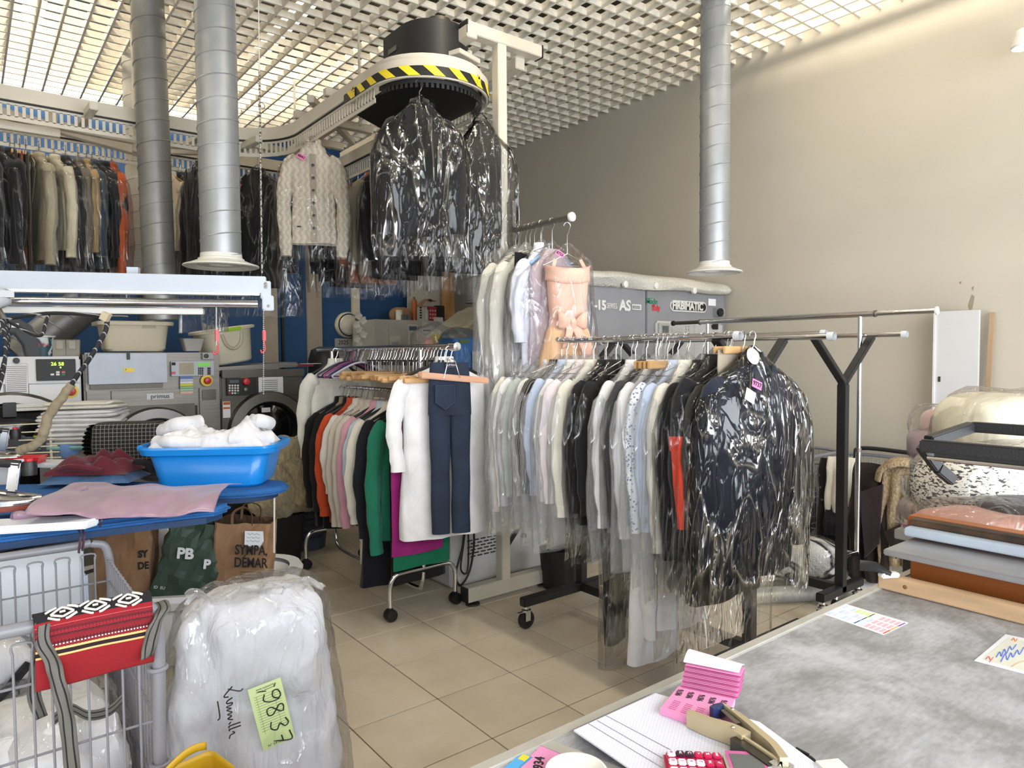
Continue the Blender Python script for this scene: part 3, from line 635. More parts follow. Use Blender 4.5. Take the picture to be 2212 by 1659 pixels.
def garment(name, label, cat, pos, rot=0, c='222222', kind='jacket', L=.74, sw=.215, hd=.06, flare=1.0, sl=.6, cover=None, hanger='wire', hk=.1, tk=None, tkc=None,
            collar=None, sleeves=(1, 1), m_=None, buttons=0, group=None, cl=None, hm=None, lapel=None, bump=.25, ct=.03, sq=.75):
    SEED[0] += 1; s = SEED[0]
    T = thing(name, label, cat, pos, rot, group); m_ = m_ or cloth(c, bump=bump)
    zs = -hk
    K = [(zs+.008, .045, .028), (zs-.025, .085, .04), (zs-.058, sw*.6, hd*.7), (zs-.095, sw*.88, hd*.85), (zs-.14, sw*1.0, hd*.95), (zs-.24, sw*.97, hd), (zs-L*.55, sw*(.5+.5*flare)*.96, hd*1.05), (zs-L*.8, sw*(.25+.75*flare), hd*1.08), (zs-L, sw*flare, hd*1.12)]
    part('body', m_, T, lambda b: shell(b, lerp_rings(K, 20), 40, .013, s))
    for side in (-1, 1):
        if not sleeves[0 if side < 0 else 1]: continue
        w_ = sw
        pts = curve([(side*(w_-.05), 0, zs-.105), (side*(w_+.01), -.004, zs-.17), (side*(w_+.05), -.010, zs-.1-sl*.45), (side*(w_+.045), -.018, zs-.1-sl*.75), (side*(w_+.035), -.024, zs-.1-sl)], 4)
        pts = [p + wob(p, .007, 7, s+side) for p in pts]; n = len(pts)
        rs = [.058-.02*(i/(n-1)) + .004*math.sin(i*1.7+s) for i in range(n)]; rs[0] = .05
        sv = part('sleeve', m_, T, lambda b: b.tube(pts, rs, 12, squash=sq, u0=(1, 0, 0)))
        if kind in ('shirt', 'jacket', 'coat'): 
            e = pts[-1]; part('cuff', m_, sv, lambda b: b.tube([e+V((0,0,.055)), e+V((0,-.002,-.004))], [.041, .043], 14, squash=sq, u0=(1, 0, 0)))
    if kind in ('shirt', 'jacket', 'coat', 'knit'):
        def colr(b):
            R = .05
            def fn(u, v):
                a = -PI*.5+.35+(2*PI-.7)*u; r = R+.012*v; z = zs+.02-.05*v+(.012 if v < .5 else 0); return V((r*1.05*math.cos(a), r*.72*math.sin(a), z))
            b.grid(fn, 20, 3)
        part('collar', collar or m_, T, colr, solid=.004)
    if kind in ('jacket', 'coat'):
        for sd in (-1, 1):
            part('lapel', lapel or m_, T, lambda b: b.prism([(sd*.05, zs-.02), (sd*.095, zs-.06), (sd*.075, zs-.1), (sd*.1, zs-.12), (sd*.012, zs-.33)], 0, .006, Matrix.Translation((0, -hd*1.02-.008, 0)) @ Matrix.Rotation(PI/2, 4, 'X')))
    bmx = mat('garment_button', '2b2724', .3)
    for i in range(buttons):
        z = zs-.16-i*(L-.26)/max(1, buttons-1); part('button', bmx, T, lambda b: b.lathe([(.011, 0), (.011, .005), (.001, .006)], 12, (0, -hd*1.1-.012, z), Matrix.Rotation(PI/2, 4, 'X')))
    if kind == 'shirt': part('button_band', m_, T, lambda b: b.bar((0, -hd*1.0-.01, zs-.09), (0, -hd*1.1-.012, zs-L+.03), .03, .004, (0, 1, 0)))
    if hanger: add_hanger(T, hk, sw*.9, hanger, hm)
    if cover:
        CL = cl or L+.2; e = .03
        KC = [(zs+.06, .012, .012), (zs+.03, .045, .03), (zs-.03, sw*.55, hd+.01), (zs-.09, sw*.95, hd+ct*.6), (zs-.16, sw+e+.05, hd+ct), (zs-.28, sw+e+.085, hd+ct*1.5), (zs-CL*.6, sw+e+.09, hd+ct*1.5), (zs-CL, sw*max(1, flare)+e+.075, hd+ct)]
        part('plastic_cover', cover, T, lambda b: shell(b, lerp_rings(KC, 22), 40, .006, s+50, 34, .8, .016))
    if tk: ticket(T, (-sw*.5, -hd-.035, zs-.11), tk, tkc)
    return T
def trousers(name, label, cat, pos, rot, c, L, wd=.2, th=.03, hk=.1, hanger='clip', cover=None, cl=None, m_=None, group=None, legs=2, taper=.8, tk=None, tkc=None):
    SEED[0] += 1; s = SEED[0]; T = thing(name, label, cat, pos, rot, group); m_ = m_ or cloth(c); zs = -hk-.03
    if legs == 2:
        part('waist', m_, T, lambda b: shell(b, lerp_rings([(zs+.02, wd, th*.9), (zs-.1, wd*1.08, th*1.1), (zs-.27, wd*1.12, th*1.2)], 8), 36, .002, s, nz=.004))
        for sd in (-1, 1):
            def leg(b):
                bb = MB(); shell(bb, lerp_rings([(zs-.25, wd*.56, th*1.15), (zs-L*.6, wd*.5, th), (zs-L, wd*.56*taper, th*.9)], 16), 24, .003, s+sd, nz=.008)
                for i, p in enumerate(bb.v): p.x += sd*wd*.53
                b.add(bb.v, bb.f)
            part('leg', m_, T, leg)
    else:
        part('cloth_panel', m_, T, lambda b: shell(b, lerp_rings([(zs+.02, wd, th*.6), (zs-.06, wd, th), (zs-L*.6, wd*(.5+.5*taper), th*1.05), (zs-L, wd*taper, th)], 18), 36, .007, s, 22, nz=.01))
    if hanger == 'clip':
        h = part('hanger', WOOD, T, lambda b: [b.box((0, y, zs+.02), (wd*1.9, .012, .03)) for y in (-th-.008, th+.008)], bevel=.004); part('hook', WIRE, h, lambda b: (b.tube(hook_pts(hk), .003, 6), b.tube([(0, 0, -hk), (0, -th-.008, zs+.03)], .003, 6)))
    elif hanger: add_hanger(T, hk, wd, hanger)
    if cover: part('plastic_cover', cover, T, lambda b: shell(b, lerp_rings([(zs+.1, .02, .015), (zs+.05, wd*.9, th+.015), (zs-.1, wd*1.15, th+.03), (zs-(cl or L+.1), wd*1.2, th+.028)], 18), 36, .006, s+70, 30, .8, .016))
    if tk: ticket(T, (-wd*.5, -th-.04, zs-.03), tk, tkc)
    return T

# ------------------------------------------------------------------ the rack of finished clothes (double rail on black Y posts)
RPX, RPZ = 2.6, 1.62
def yrack(name, label, xc, ya, yb, s, zr, rods, fh=.46):
    T = thing(name, label, 'clothes rack', (xc, (ya+yb)/2, 0)); B = Matrix.Translation((-xc, -(ya+yb)/2, 0))
    def mk(nm, mm, fn, parent=None, **k):
        b = MB(); b.M = B; fn(b); return b.build(nm, mm, parent or T, **k)
    for y in (ya, yb):
        mk('stem', BLACKM, lambda b: b.bar((xc, y, .14), (xc, y, 1.36), .05, .05), bevel=.003); mk('inner_stem', BLACKM, lambda b: b.bar((xc, y, .9), (xc, y, 1.385), .04, .055), bevel=.002)
        for sd in (-1, 1): mk('arm', BLACKM, lambda b: b.bar((xc, y, 1.365), (xc+sd*s, y, zr-.012), .03, .045, (0, 1, 0)), bevel=.003)
        f = mk('foot', BLACKM, lambda b: b.bar((xc-fh, y, .155), (xc+fh, y, .155), .05, .05), bevel=.005)
        for sd in (-1, 1):
            c = V((xc+sd*(fh-.03), y, 0))
            ca = mk('caster', CHROME, lambda b: (b.lathe([(.02, .13), (.02, .115), (.028, .11), (.026, .098), (.012, .096)], 14, c), b.box(c+V((.0, -.018, .078)), (.035, .003, .06)), b.box(c+V((.0, .018, .078)), (.035, .003, .06)), b.box(c+V((-.035, 0, .1)), (.05, .02, .004))), f)
            mk('wheel', BLACK, lambda b: b.lathe([(.05, -.012), (.052, -.008), (.052, .008), (.05, .012), (.03, .013), (.028, .008), (.001, .01)], 22, c+V((0, 0, .053)), Matrix.Rotation(PI/2, 4, 'X')), f)
    mk('base_bar', BLACKM, lambda b: b.bar((xc, ya, .155), (xc, yb, .155), .05, .05), bevel=.004)
    for sd, y0, y1 in rods:
        r = mk('rail', CHROME, lambda b: b.tube([(xc+sd*s, y0, zr), (xc+sd*s, y1, zr)], .0145, 14))
        mk('end_cap', mat('clear_cap', 'cfd2d6', .2), lambda b: [b.lathe([(.02, -.015), (.021, .0), (.021, .015), (.001, .016)], 14, (xc+sd*s, y, zr), Matrix.Rotation(PI/2, 4, 'X')) for y in (y0,)], r)
        mk('end_cap', mat('clear_cap', 'cfd2d6'), lambda b: b.lathe([(.02, .015), (.021, .0), (.021, -.015), (.001, -.016)], 14, (xc+sd*s, y1, zr), Matrix.Rotation(PI/2, 4, 'X')), r)
    return T
yrack('clothes_rack', 'black Y-post clothes rack packed with plastic-covered clothes, in front', 2.87, 3.0, 1.86, .27, RPZ, [(-1, 3.22, 1.75), (1, 3.1, 1.62)])
yrack('clothes_rack', 'black Y-post clothes rack with bare rails, behind the packed one', 4.0, 3.42, 1.99, .34, 1.648, [(-1, 3.55, 1.93), (1, 3.6, 1.8)], .24)

SHIRTW = cloth('dcdcdd', 'shirt_white'); SHIRTC = cloth('dad6cb', 'shirt_cream'); BLK = cloth('17171b', 'cloth_black'); NAVY = cloth('1c2130', 'cloth_navy')
GRYP = cloth('a9b0ae', 'cloth_greygreen'); LTB = cloth('b3c0d8', 'cloth_lightblue')
t = NT('striped_dark_cloth'); wv = t.n('ShaderNodeTexWave', Scale=34.0); wv.bands_direction = 'Y'; t.l(t.coord(), wv.inputs['Vector']); t.l(t.ramp(wv.outputs[0], [(.8, '232327'), (.9, '8f897e')]), t.b.inputs['Base Color']); t.b.inputs['Roughness'].default_value = .85; STRIPE = t.m
t = NT('blue_patterned_cloth'); vo = t.n('ShaderNodeTexVoronoi', Scale=70.0); t.l(t.coord(), vo.inputs['Vector']); t.l(t.ramp(vo.outputs['Distance'], [(.25, '5f7396'), (.42, 'd8dce2')]), t.b.inputs['Base Color']); t.b.inputs['Roughness'].default_value = .85; PATT = t.m
GR = 'plastic-covered clothes on the packed rack'
# (y on the rail, material, kind, length, sleeve, cover, ticket, colour of ticket, label)
P_ROW = [
 (3.16, SHIRTC, 'shirt', .80, .72, FILMH, '6761', PINKT, 'long cream shirt in hazy plastic, farthest left on the packed rack'),
 (3.10, SHIRTW, 'shirt', .78, .68, FILMH, None, None, 'white shirt in hazy plastic, second from the far left end of the packed rack'),
 (3.03, GRYP, 'shirt', .76, .62, FILMH, '7764', PURT, 'grey-green shirt in plastic among the white ones at the left of the packed rack'),
 (2.96, SHIRTW, 'shirt', .78, .60, FILMH, None, None, 'white shirt in plastic right of the grey-green shirt'),
 (2.90, STRIPE, 'shirt', .74, .58, FILMH, '8765', PURT, 'dark striped shirt with pale pinstripes among white shirts'),
 (2.83, LTB, 'shirt', .76, .58, FILMH, None, None, 'pale blue-grey shirt in plastic just right of the dark striped shirt'),
 (2.76, SHIRTW, 'shirt', .78, .60, FILMH, '8771', PINKT, 'white shirt in plastic with the pink ticket 8771'),
 (2.69, cloth('d9cfd3', 'cloth_pinkwhite'), 'shirt', .78, .60, FILMH, '9876', PINKT, 'pinkish white blouse in plastic right of the shirt ticketed 8771'),
 (2.62, SHIRTC, 'shirt', .78, .66, FILMH, '8770', PURT, 'cream shirt in plastic, last pale one before the black jackets'),
 (2.53, BLK, 'jacket', .80, .62, FILM, '8790', PURT, 'black jacket in plastic right of the first row of white shirts'),
 (2.46, cloth('1b1b1c', 'cloth_black_quilt', bump=.8, bs=70), 'jacket', .82, .62, FILM, None, None, 'black quilted jacket in plastic between the black jacket and a white shirt'),
 (2.33, SHIRTW, 'shirt', .80, .66, FILMH, '7567', BLUET, 'white shirt in plastic just right of the black quilted jacket'),
 (2.26, cloth('38383b', 'cloth_dark_grey'), 'jacket', .86, .60, FILM, None, None, 'dark grey jacket in plastic between two white shirts'),
 (2.20, cloth('d3d3d4', 'cloth_white_pleat'), 'shirt', .80, .68, FILMH, '7561', BLUET, 'white pleated shirt in plastic with the blue ticket 7561'),
 (2.13, PATT, 'shirt', .78, .64, FILMH, '7571', BLUET, 'white shirt with a small blue pattern, in plastic'),
 (2.07, LTB, 'shirt', .80, .62, FILMH, '7570', BLUET, 'light blue shirt in plastic right of the blue-patterned shirt'),
 (2.01, SHIRTC, 'shirt', .84, .70, FILMH, None, None, 'crisp white shirt in plastic left of the black and red jackets'),
 (1.93, BLK, 'jacket', .84, .72, FILM, None, None, 'black jacket in plastic left of the red-sleeved jacket'),
]
RS = {'shirt': ('hanging_shirt', 'shirt'), 'jacket': ('hanging_jacket', 'jacket'), 'coat': ('hanging_coat', 'coat'), 'knit': ('hanging_cardigan', 'cardigan')}
for i, (y, m_, kd, L, sl, cv, tk, tkc, lb) in enumerate(P_ROW):
    garment(RS[kd][0], lb, RS[kd][1], (RPX, y, RPZ), random.uniform(-.06, .06), kind=kd, m_=m_, L=L, sl=sl, sw=.2+random.uniform(-.008, .012), hd=.028 if kd == 'shirt' else .032, ct=.008, sq=.62, cover=cv, cl=L+.12+.08*random.random(), tk=tk, tkc=tkc, group=GR, hk=.135)
# red-sleeved jacket, olive coat, front black coat, long pieces
REDC = cloth('d4472f', 'cloth_red')
T = garment('hanging_jacket', 'black jacket with bright red lower sleeves, in plastic beside the brown coat', 'jacket', (RPX, 1.865, RPZ), 0, m_=BLK, L=.86, sl=.72, sw=.215, hd=.04, group=GR, hk=.11, cover=FILM, cl=1.0, tk='9745', tkc=PURT)
def redarm(b):
    for p in [0]: b.tube(curve([(-.265, -.014, -.42), (-.27, -.022, -.55), (-.265, -.035, -.7), (-.258, -.046, -.80)], 5), [.047]*8+[.044]*8, 14, squash=.9)
part('red_sleeve_panel', REDC, T, redarm)['label'] = 'bright red sleeve panel'
garment('hanging_coat', 'long brown-black coat in a long clear plastic bag, behind the black coat', 'coat', (RPX+.01, 1.80, RPZ), .02, c='2a2621', kind='coat', L=1.0, sl=.62, sw=.225, hd=.036, flare=1.1, cover=FILM, cl=1.25, group=GR, hk=.135)
T = garment('hanging_coat', 'glossy black coat in shiny clear plastic at the near end of the packed rack', 'coat', (RPX+.03, 1.70, RPZ-.002), -.12, m_=NAVY, kind='coat', L=.92, sl=.72, sw=.235, hd=.05, ct=.05, flare=1.06, cover=film('film_shiny', strength=.7, refl=1.0, blend=.4, crease=.05, glint=.45, streak=(5.5, 5.5, 1.5)), cl=1.02, group=GR, hk=.1, buttons=5)
ticket(T, (-.09, -.1, -.2), '9737', PINKT, (PI/2-.15, .35, 0)); put(part('paper_tag', PAPER, T, lambda b: b.box((0,0,0), (.06, .05, .001)), smooth=False), (-.13, -.1, -.245), (PI/2-.15, .45, 0))
part('foam_shoulder_pad', WHITE, T, lambda b: b.lathe([(.001, .02), (.02, .015), (.036, 0), (.02, -.016), (.001, -.022)], 20, (-.055, -.05, -.085), Matrix.Rotation(PI/2-.3, 4, 'X')))
trousers('hanging_trousers', 'long black trousers in a long plastic bag hanging nearly to the floor', 'trousers', (RPX-.08, 2.39, 1.26), .2, '17171b', 1.1, .1, .032, .02, None, FILM, 1.24, legs=0, taper=.85, tk='7567', tkc=BLUET, group=GR)
LW = cloth('d2d2d6', 'cloth_long_white')
T = trousers('hanging_dress', 'long white dress with a cuffed sleeve hanging lowest in the middle of the packed rack', 'dress', (RPX-.04, 2.17, 1.1), .1, 'd2d2d6', .95, .15, .05, .02, None, None, legs=0, taper=1.25, m_=LW, group=GR)
part('sleeve', LW, T, lambda b: b.tube(curve([(-.12, -.03, -.1), (-.15, -.05, -.4), (-.14, -.06, -.65), (-.12, -.06, -.86)], 5), [.04]*6+[.055]*6+[.045]*4, 14, squash=.7))
trousers('hanging_shirt', 'short white shirt tail hanging low beside the long white dress', 'shirt', (RPX+.0, 2.04, .95), -.1, 'cfcfd3', .62, .14, .035, .02, None, FILM, .78, legs=0, taper=1.15, m_=LW, group=GR)
trousers('plastic_garment_bag', 'empty clear plastic bag trailing to the floor below the black trousers', 'bag', (RPX-.1, 2.30, .75), .3, 'ffffff', .66, .14, .03, .0, None, None, legs=0, taper=1.5, m_=FILM)
trousers('hanging_scarf', 'folded taupe felt piece with a wooden bar, near the black coat', 'scarf', (RPX-.03, 1.765, RPZ), 0, '9a8f7d', .16, .09, .016, .05, 'clip', legs=0)
for i, y in enumerate((2.16, 2.13, 2.105)):
    T = thing('trouser_hanger', ['wooden trouser hanger among the white shirts, rearmost of three', 'wooden trouser hanger among the white shirts, middle of three', 'pinkish wooden trouser hanger in front of two more, among white shirts'][i], 'hanger', (RPX-.05, y, RPZ), .1, 'wooden trouser hangers on the packed rack')
    part('bar', WOOD, T, lambda b: [b.box((-.02, s*.011, -.125), (.26, .012, .035)) for s in (-1, 1)], bevel=.004); part('hook', WIRE, T, lambda b: b.tube(hook_pts(.11), .0028, 6))
for i in range(16):
    y = 1.74+i*.088+random.uniform(-.02, .02)
    T = thing('wire_hanger', ['nearest','second','third','fourth','fifth','sixth','seventh','eighth','ninth','tenth','eleventh','twelfth','thirteenth','fourteenth','fifteenth','farthest'][i]+' bare wire hanger on the packed rail, counted from the glossy black coat', 'hanger', (RPX, y, RPZ), random.uniform(-.3, .3), 'wire hangers on the packed rack')
    part('hook', WIRE, T, lambda b: b.tube(hook_pts(.115), .0024, 6)); part('shoulder_wire', WIRE, T, lambda b: b.tube([(0,0,-.11), (-.19, 0, -.175), (.19, 0, -.175), (0,0,-.11)], .0022, 5))
# ------------------------------------------------------------------ pieces on the side rail of the conveyor post
RY, RX_, RZ_ = 2.7, 2.7, 2.315
GS = 'plastic-covered clothes on the side rail of the post'
garment('hanging_dress', 'long white gown in plastic at the far end of the side rail', 'dress', (2.7, 3.40, RZ_), 0, c='d6d3c8', kind='dress', L=1.22, sl=.6, sw=.2, hd=.055, flare=1.15, cover=FILMH, cl=1.3, hk=.15, group=GS)
garment('hanging_dress', 'second long cream gown in plastic, in front of the white gown', 'dress', (2.7, 3.30, RZ_), .03, c='dcd9cf', kind='dress', L=1.25, sl=.7, sw=.19, hd=.055, flare=1.1, cover=FILMH, cl=1.34, hk=.15, group=GS)
trousers('hanging_trousers', 'black trousers squeezed behind the shiny white shirt on the side rail', 'trousers', (2.7, 3.22, RZ_), .0, '15171c', .9, .15, .025, .16, 'wire', legs=0, group=GS)
garment('hanging_shirt', 'shiny white shirt in plastic left of the lilac dress', 'shirt', (2.69, 3.14, RZ_), .1, c='d9dbe6', kind='shirt', L=.78, sl=.45, sw=.17, hd=.045, cover=FILM, cl=.95, hk=.15, group=GS)
garment('hanging_dress', 'lilac grey dress in plastic beside the peach dress', 'dress', (2.7, 3.06, RZ_), -.1, c='b5a6ad', kind='dress', L=.9, sl=.4, sw=.16, hd=.05, flare=1.1, sleeves=(0, 0), cover=FILM, cl=.98, hk=.17, hanger='plastic', hm=mat('blue_hanger', '8db2dd', .4), group=GS)
PEACH = cloth('e3bb93', 'cloth_peach', bump=.15); BLUSH = cloth('dfb3a0', 'cloth_blush', bump=.1, rough=.6)
T = thing('hanging_dress', 'peach party dress with a satin bow and folded collar, in clear plastic', 'dress', (2.7, 2.93, RZ_-.045), -.42, GS)
part('bodice', BLUSH, T, lambda b: shell(b, lerp_rings([(-.25, .115, .06), (-.30, .12, .07), (-.42, .112, .068), (-.56, .1, .062)], 14), 40, .001, 1, nz=.002))
part('skirt', PEACH, T, lambda b: shell(b, lerp_rings([(-.55, .1, .062), (-.6, .125, .075), (-.75, .165, .085), (-.95, .2, .095), (-1.0, .205, .095)], 18), 64, .02, 4, 60, nz=.006))
part('folded_collar', BLUSH, T, lambda b: b.grid(lambda u, v: V(((.13-.004*math.sin(v*PI))*sgp(math.cos(2*PI*u), .8), (.078+.008*math.sin(v*PI))*math.sin(2*PI*u), -.235-.085*v+.012*math.cos(4*PI*u))), 40, 6, True), solid=.006)
part('waistband', BLUSH, T, lambda b: shell(b, [(-.535, .105, .067), (-.55, .107, .069), (-.59, .115, .074)], 40, 0, 1, nz=0))
def bow(b):
    for s in (-1, 1):
        b.grid(lambda u, v: V((s*(.012+.075*u), -.085-.03*math.sin(u*PI)*(.4+.6*math.sin(v*PI)), -.55+(v-.5)*(.02+.075*math.sin(u*PI*.6))+.015*u)), 10, 7)
        b.grid(lambda u, v: V((s*(.01+.045*v*(.6+.4*u))+(.05 if s > 0 else -.005)*v+(u-.5)*.05, -.09-.02*math.sin(v*3), -.56-.19*v*(1 if s > 0 else .75)+(.02*u*v))), 6, 10)
    b.tube([(0, -.09, -.535), (0, -.1, -.55), (0, -.09, -.57)], .017, 10)
part('bow', BLUSH, T, bow, solid=.003); add_hanger(T, .16, .15, 'wire')
for s in (-1, 1): part('strap', BLUSH, T, lambda b: b.bar((s*.075, -.01, -.19), (s*.1, -.04, -.26), .02, .004, (0,1,0)))
part('plastic_cover', FILM, T, lambda b: shell(b, lerp_rings([(-.10, .02, .02), (-.14, .07, .04), (-.2, .15, .075), (-.5, .16, .1), (-1.05, .22, .12)], 20), 44, .008, 8, 30, .8, .016))
ticket(T, (-.07, -.08, -.17), '8723', PINKT, s=.8)
for i in range(4):
    T = thing('wire_hanger', ['farthest','third','second','nearest'][i]+' bare wire hanger on the side rail, counted from its free end', 'hanger', (2.7, 3.36-i*.1, RZ_), .2, 'wire hangers on the side rail')
    part('hook', WIRE, T, lambda b: b.tube(hook_pts(.14), .0024, 6)); part('shoulder_wire', WIRE, T, lambda b: b.tube([(0,0,-.13), (-.17, 0, -.19), (.17, 0, -.19), (0,0,-.13)], .0022, 5))

# ------------------------------------------------------------------ chrome rack in the middle
CX = 2.12
T = thing('chrome_rack', 'chrome clothes rack on castors carrying uncovered clothes and wooden hangers', 'clothes rack', (CX, 4.2, 0)); B = Matrix.Translation((-CX, -4.2, 0))
def ck(nm, mm, fn, parent=None, **k):
    b = MB(); b.M = B; fn(b); return b.build(nm, mm, parent or T, **k)
for y in (3.58, 4.85):
    ck('post', CHROME, lambda b: b.tube([(CX, y, .27), (CX, y, 1.585)], .014, 12))
    ft = ck('foot', CHROME, lambda b: b.tube(curve([(CX-.225, y, .07), (CX-.225, y, .2), (CX-.19, y, .26), (CX-.12, y, .27), (CX, y, .27), (CX+.12, y, .27), (CX+.19, y, .26), (CX+.225, y, .2), (CX+.225, y, .07)], 5), .0135, 12))
    for s in (-1, 1):
        c = V((CX+s*.225, y, 0)); ck('caster', BLACK, lambda b: [b.lathe([(.034, -.012), (.036, -.006), (.036, .006), (.034, .012), (.001, .013)], 18, c+V((0, o_, .037)), Matrix.Rotation(PI/2, 4, 'X')) for o_ in (-.014, .014)]+[b.lathe([(.014, .08), (.016, .05), (.001, .04)], 12, c)], ft)
ck('upper_rail', CHROME, lambda b: b.tube([(CX, 3.22, 1.592), (CX, 5.1, 1.592)], .017, 14)); ck('lower_rail', CHROME, lambda b: b.tube([(CX, 3.6, 1.325), (CX, 4.97, 1.325)], .0125, 12)); ck('base_rail', CHROME, lambda b: b.tube(curve([(CX, 3.58, .25), (CX, 3.6, .17), (CX, 3.68, .13), (CX, 4.2, .13), (CX, 4.75, .13), (CX, 4.85, .25)], 5), .0135, 12))
ck('rail_end', CHROME, lambda b: b.lathe([(.024, -.03), (.024, .03), (.001, .031)], 14, (CX, 3.22, 1.592), Matrix.Rotation(PI/2, 4, 'X')))
GC = 'uncovered clothes on the chrome rack'
C_ROW = [
 (4.72, 'e0dcd0', 'knit', .62, .56, 'white ruched top with long sleeves, farthest left on the chrome rack', None),
 (4.62, '121213', 'coat', .86, .62, 'black coat left of the orange shirt on the chrome rack', None),
 (4.54, '8c7f6d', 'jacket', .72, .60, 'taupe jacket barely showing between black coat and orange shirt', None),
 (4.48, '131314', 'jacket', .86, .62, 'black jacket directly left of the orange shirt', None),
 (4.42, 'c24b28', 'shirt', .8, .64, 'bright orange shirt on the chrome rack', None),
 (4.33, 'd8d3c9', 'shirt', .62, .48, 'white cotton shirt right of the orange shirt', 'w'),
 (4.24, 'c9bfb1', 'shirt', .78, .68, 'beige cotton shirt between white shirt and pink sweater', None),
 (4.15, 'cbc1b4', 'shirt', .78, .66, 'light beige linen shirt left of the pink sweater', None),
 (4.06, 'cf9aa6', 'knit', .74, .66, 'pink sweater on the chrome rack', None),
 (3.98, 'b9cbd6', 'shirt', .64, .5, 'pale blue shirt right of the pink sweater', None),
 (3.91, 'dcd6c6', 'jacket', .82, .60, 'cream blazer left of the dark trench coat', None),
 (3.81, '12141c', 'coat', 1.0, .66, 'long dark navy trench coat with a buckled cuff', None),
 (3.70, '1f6f56', 'knit', .78, .74, 'green sweater in front of the white coat', None),
]
for y, c, kd, L, sl, lb, x in C_ROW:
    zr = 1.325 if y < 4.7 else 1.592
    T = garment(RS[kd][0], lb, RS[kd][1], (CX-.03, y, zr-.013), random.uniform(-.07, .07), c=c, kind=kd, L=L, sl=sl, sw=.17 if 'taupe' in lb else (.215 if kd in ('coat', 'jacket') else .2), hd=.04, hanger='plastic' if y > 4.4 or y < 4.1 else 'wire', group=GC, hk=.085)
    if 'trench' in lb: part('cuff_buckle', metal('buckle', '3a3a3c', .4), T, lambda b: b.tube([(-.27, -.095, -.78), (-.235, -.1, -.78), (-.235, -.1, -.74), (-.27, -.095, -.74)], .003, 6, closed=True))
    if lb.startswith('light beige'):
        for z in (-.84,): part('button', BLACK, T, lambda b: [b.lathe([(.009, 0), (.009, .004), (.001, .005)], 10, (-.17+.04*k, -.075, z), Matrix.Rotation(PI/2, 4, 'X')) for k in range(2)])
T = trousers('hanging_skirt', 'long cream skirt hanging below the cream blazer', 'skirt', (CX-.12, 3.94, .78), 0, 'd6d0c2', .5, .09, .04, .0, None, legs=0, taper=1.3, group=GC)
trousers('hanging_skirt', 'long black skirt hanging under the dark trench coat', 'skirt', (CX-.08, 3.76, .9), 0, '0f1017', .7, .2, .05, .0, None, legs=0, taper=1.2, group=GC)
WC = cloth('e6e5e6', 'coat_white', bump=.12)
T = garment('hanging_coat', 'wide white wool coat behind the blue jeans at the near end of the chrome rack', 'coat', (CX+.05, 3.40, 1.575), -.1, m_=WC, kind='coat', L=1.0, sl=.5, sw=.27, hd=.07, flare=1.05, hanger='plastic', group=GC, hk=.07)
trousers('hanging_skirt', 'magenta skirt hem showing under the white coat', 'skirt', (CX-.07, 3.52, 1.28), 0, '8e1f6c', .86, .17, .02, .0, None, legs=0, taper=1.0, group=GC)
trousers('hanging_trousers', 'green trousers folded under the magenta skirt', 'trousers', (CX-.03, 3.55, 1.28), 0, '12694b', .95, .19, .02, .0, None, legs=0, taper=1.0, group=GC)
trousers('hanging_trousers', 'black trousers hanging below the green ones behind the white coat', 'trousers', (CX-.02, 3.60, 1.26), 0, '131314', 1.03, .19, .02, .0, None, legs=0, taper=1.0, group=GC)
t = NT('dark_denim'); nz = t.n('ShaderNodeTexNoise', Scale=7.0, Detail=6.0); t.l(t.coord(), nz.inputs['Vector']); t.l(t.ramp(nz.outputs[0], [(.3, '172131'), (.7, '202e44')]), t.b.inputs['Base Color']); t.b.inputs['Roughness'].default_value = .85
n2 = t.n('ShaderNodeTexNoise', Scale=300.0); t.l(t.coord('Object', (1, 1, .3)), n2.inputs['Vector']); t.bump(n2.outputs[0], .2, .004); DENIM = t.m
J = trousers('hanging_jeans', 'dark blue jeans clipped in a wooden hanger over the white coat', 'jeans', (CX-.02, 3.24, 1.575), -.38, '22304a', .93, .108, .03, .06, None, m_=DENIM, group=GC, legs=2, taper=.85)
h = part('hanger', mat('beech_wood', 'c08f6c', .45, var=.08, stretch=(1, 8, 8)), J, lambda b: [b.box((.02, y, -.155), (.38, .014, .034), Matrix.Rotation(.1, 3, 'Y')) for y in (-.058, .055)], bevel=.006); part('hook', WIRE, h, lambda b: (b.tube(hook_pts(.05), .003, 6), [b.tube(curve([(s*.012, -.0, -.05), (s*.02, -.05, -.06), (s*.03, -.066, -.1), (s*.045, -.066, -.155)], 4), .0028, 6) for s in (-1, 1)]))
STI = mat('stitch', '3e526f', .9, var=0)
part('back_pocket', DENIM, J, lambda b: b.prism([(-.09, -.19), (.02, -.19), (.02, -.29), (-.035, -.33), (-.09, -.29)], 0, .006, Matrix.Translation((0, -.047, 0)) @ Matrix.Rotation(PI/2, 4, 'X')))
part('stitching', STI, J, lambda b: b.tube([(-.087, -.0545, -.195), (.017, -.0545, -.195), (.017, -.0545, -.288), (-.035, -.0545, -.326), (-.087, -.0545, -.288)], .0012, 4, closed=True))
o = part('brand_patch', mat('patch_dark', '2a2735', .7), J, lambda b: b.box((.0, -.045, -.085), (.055, .004, .03)), smooth=False); text('BUTTON', .014, PAPER, J, (0, -.048, -.085), RX, 'lettering', .0004)
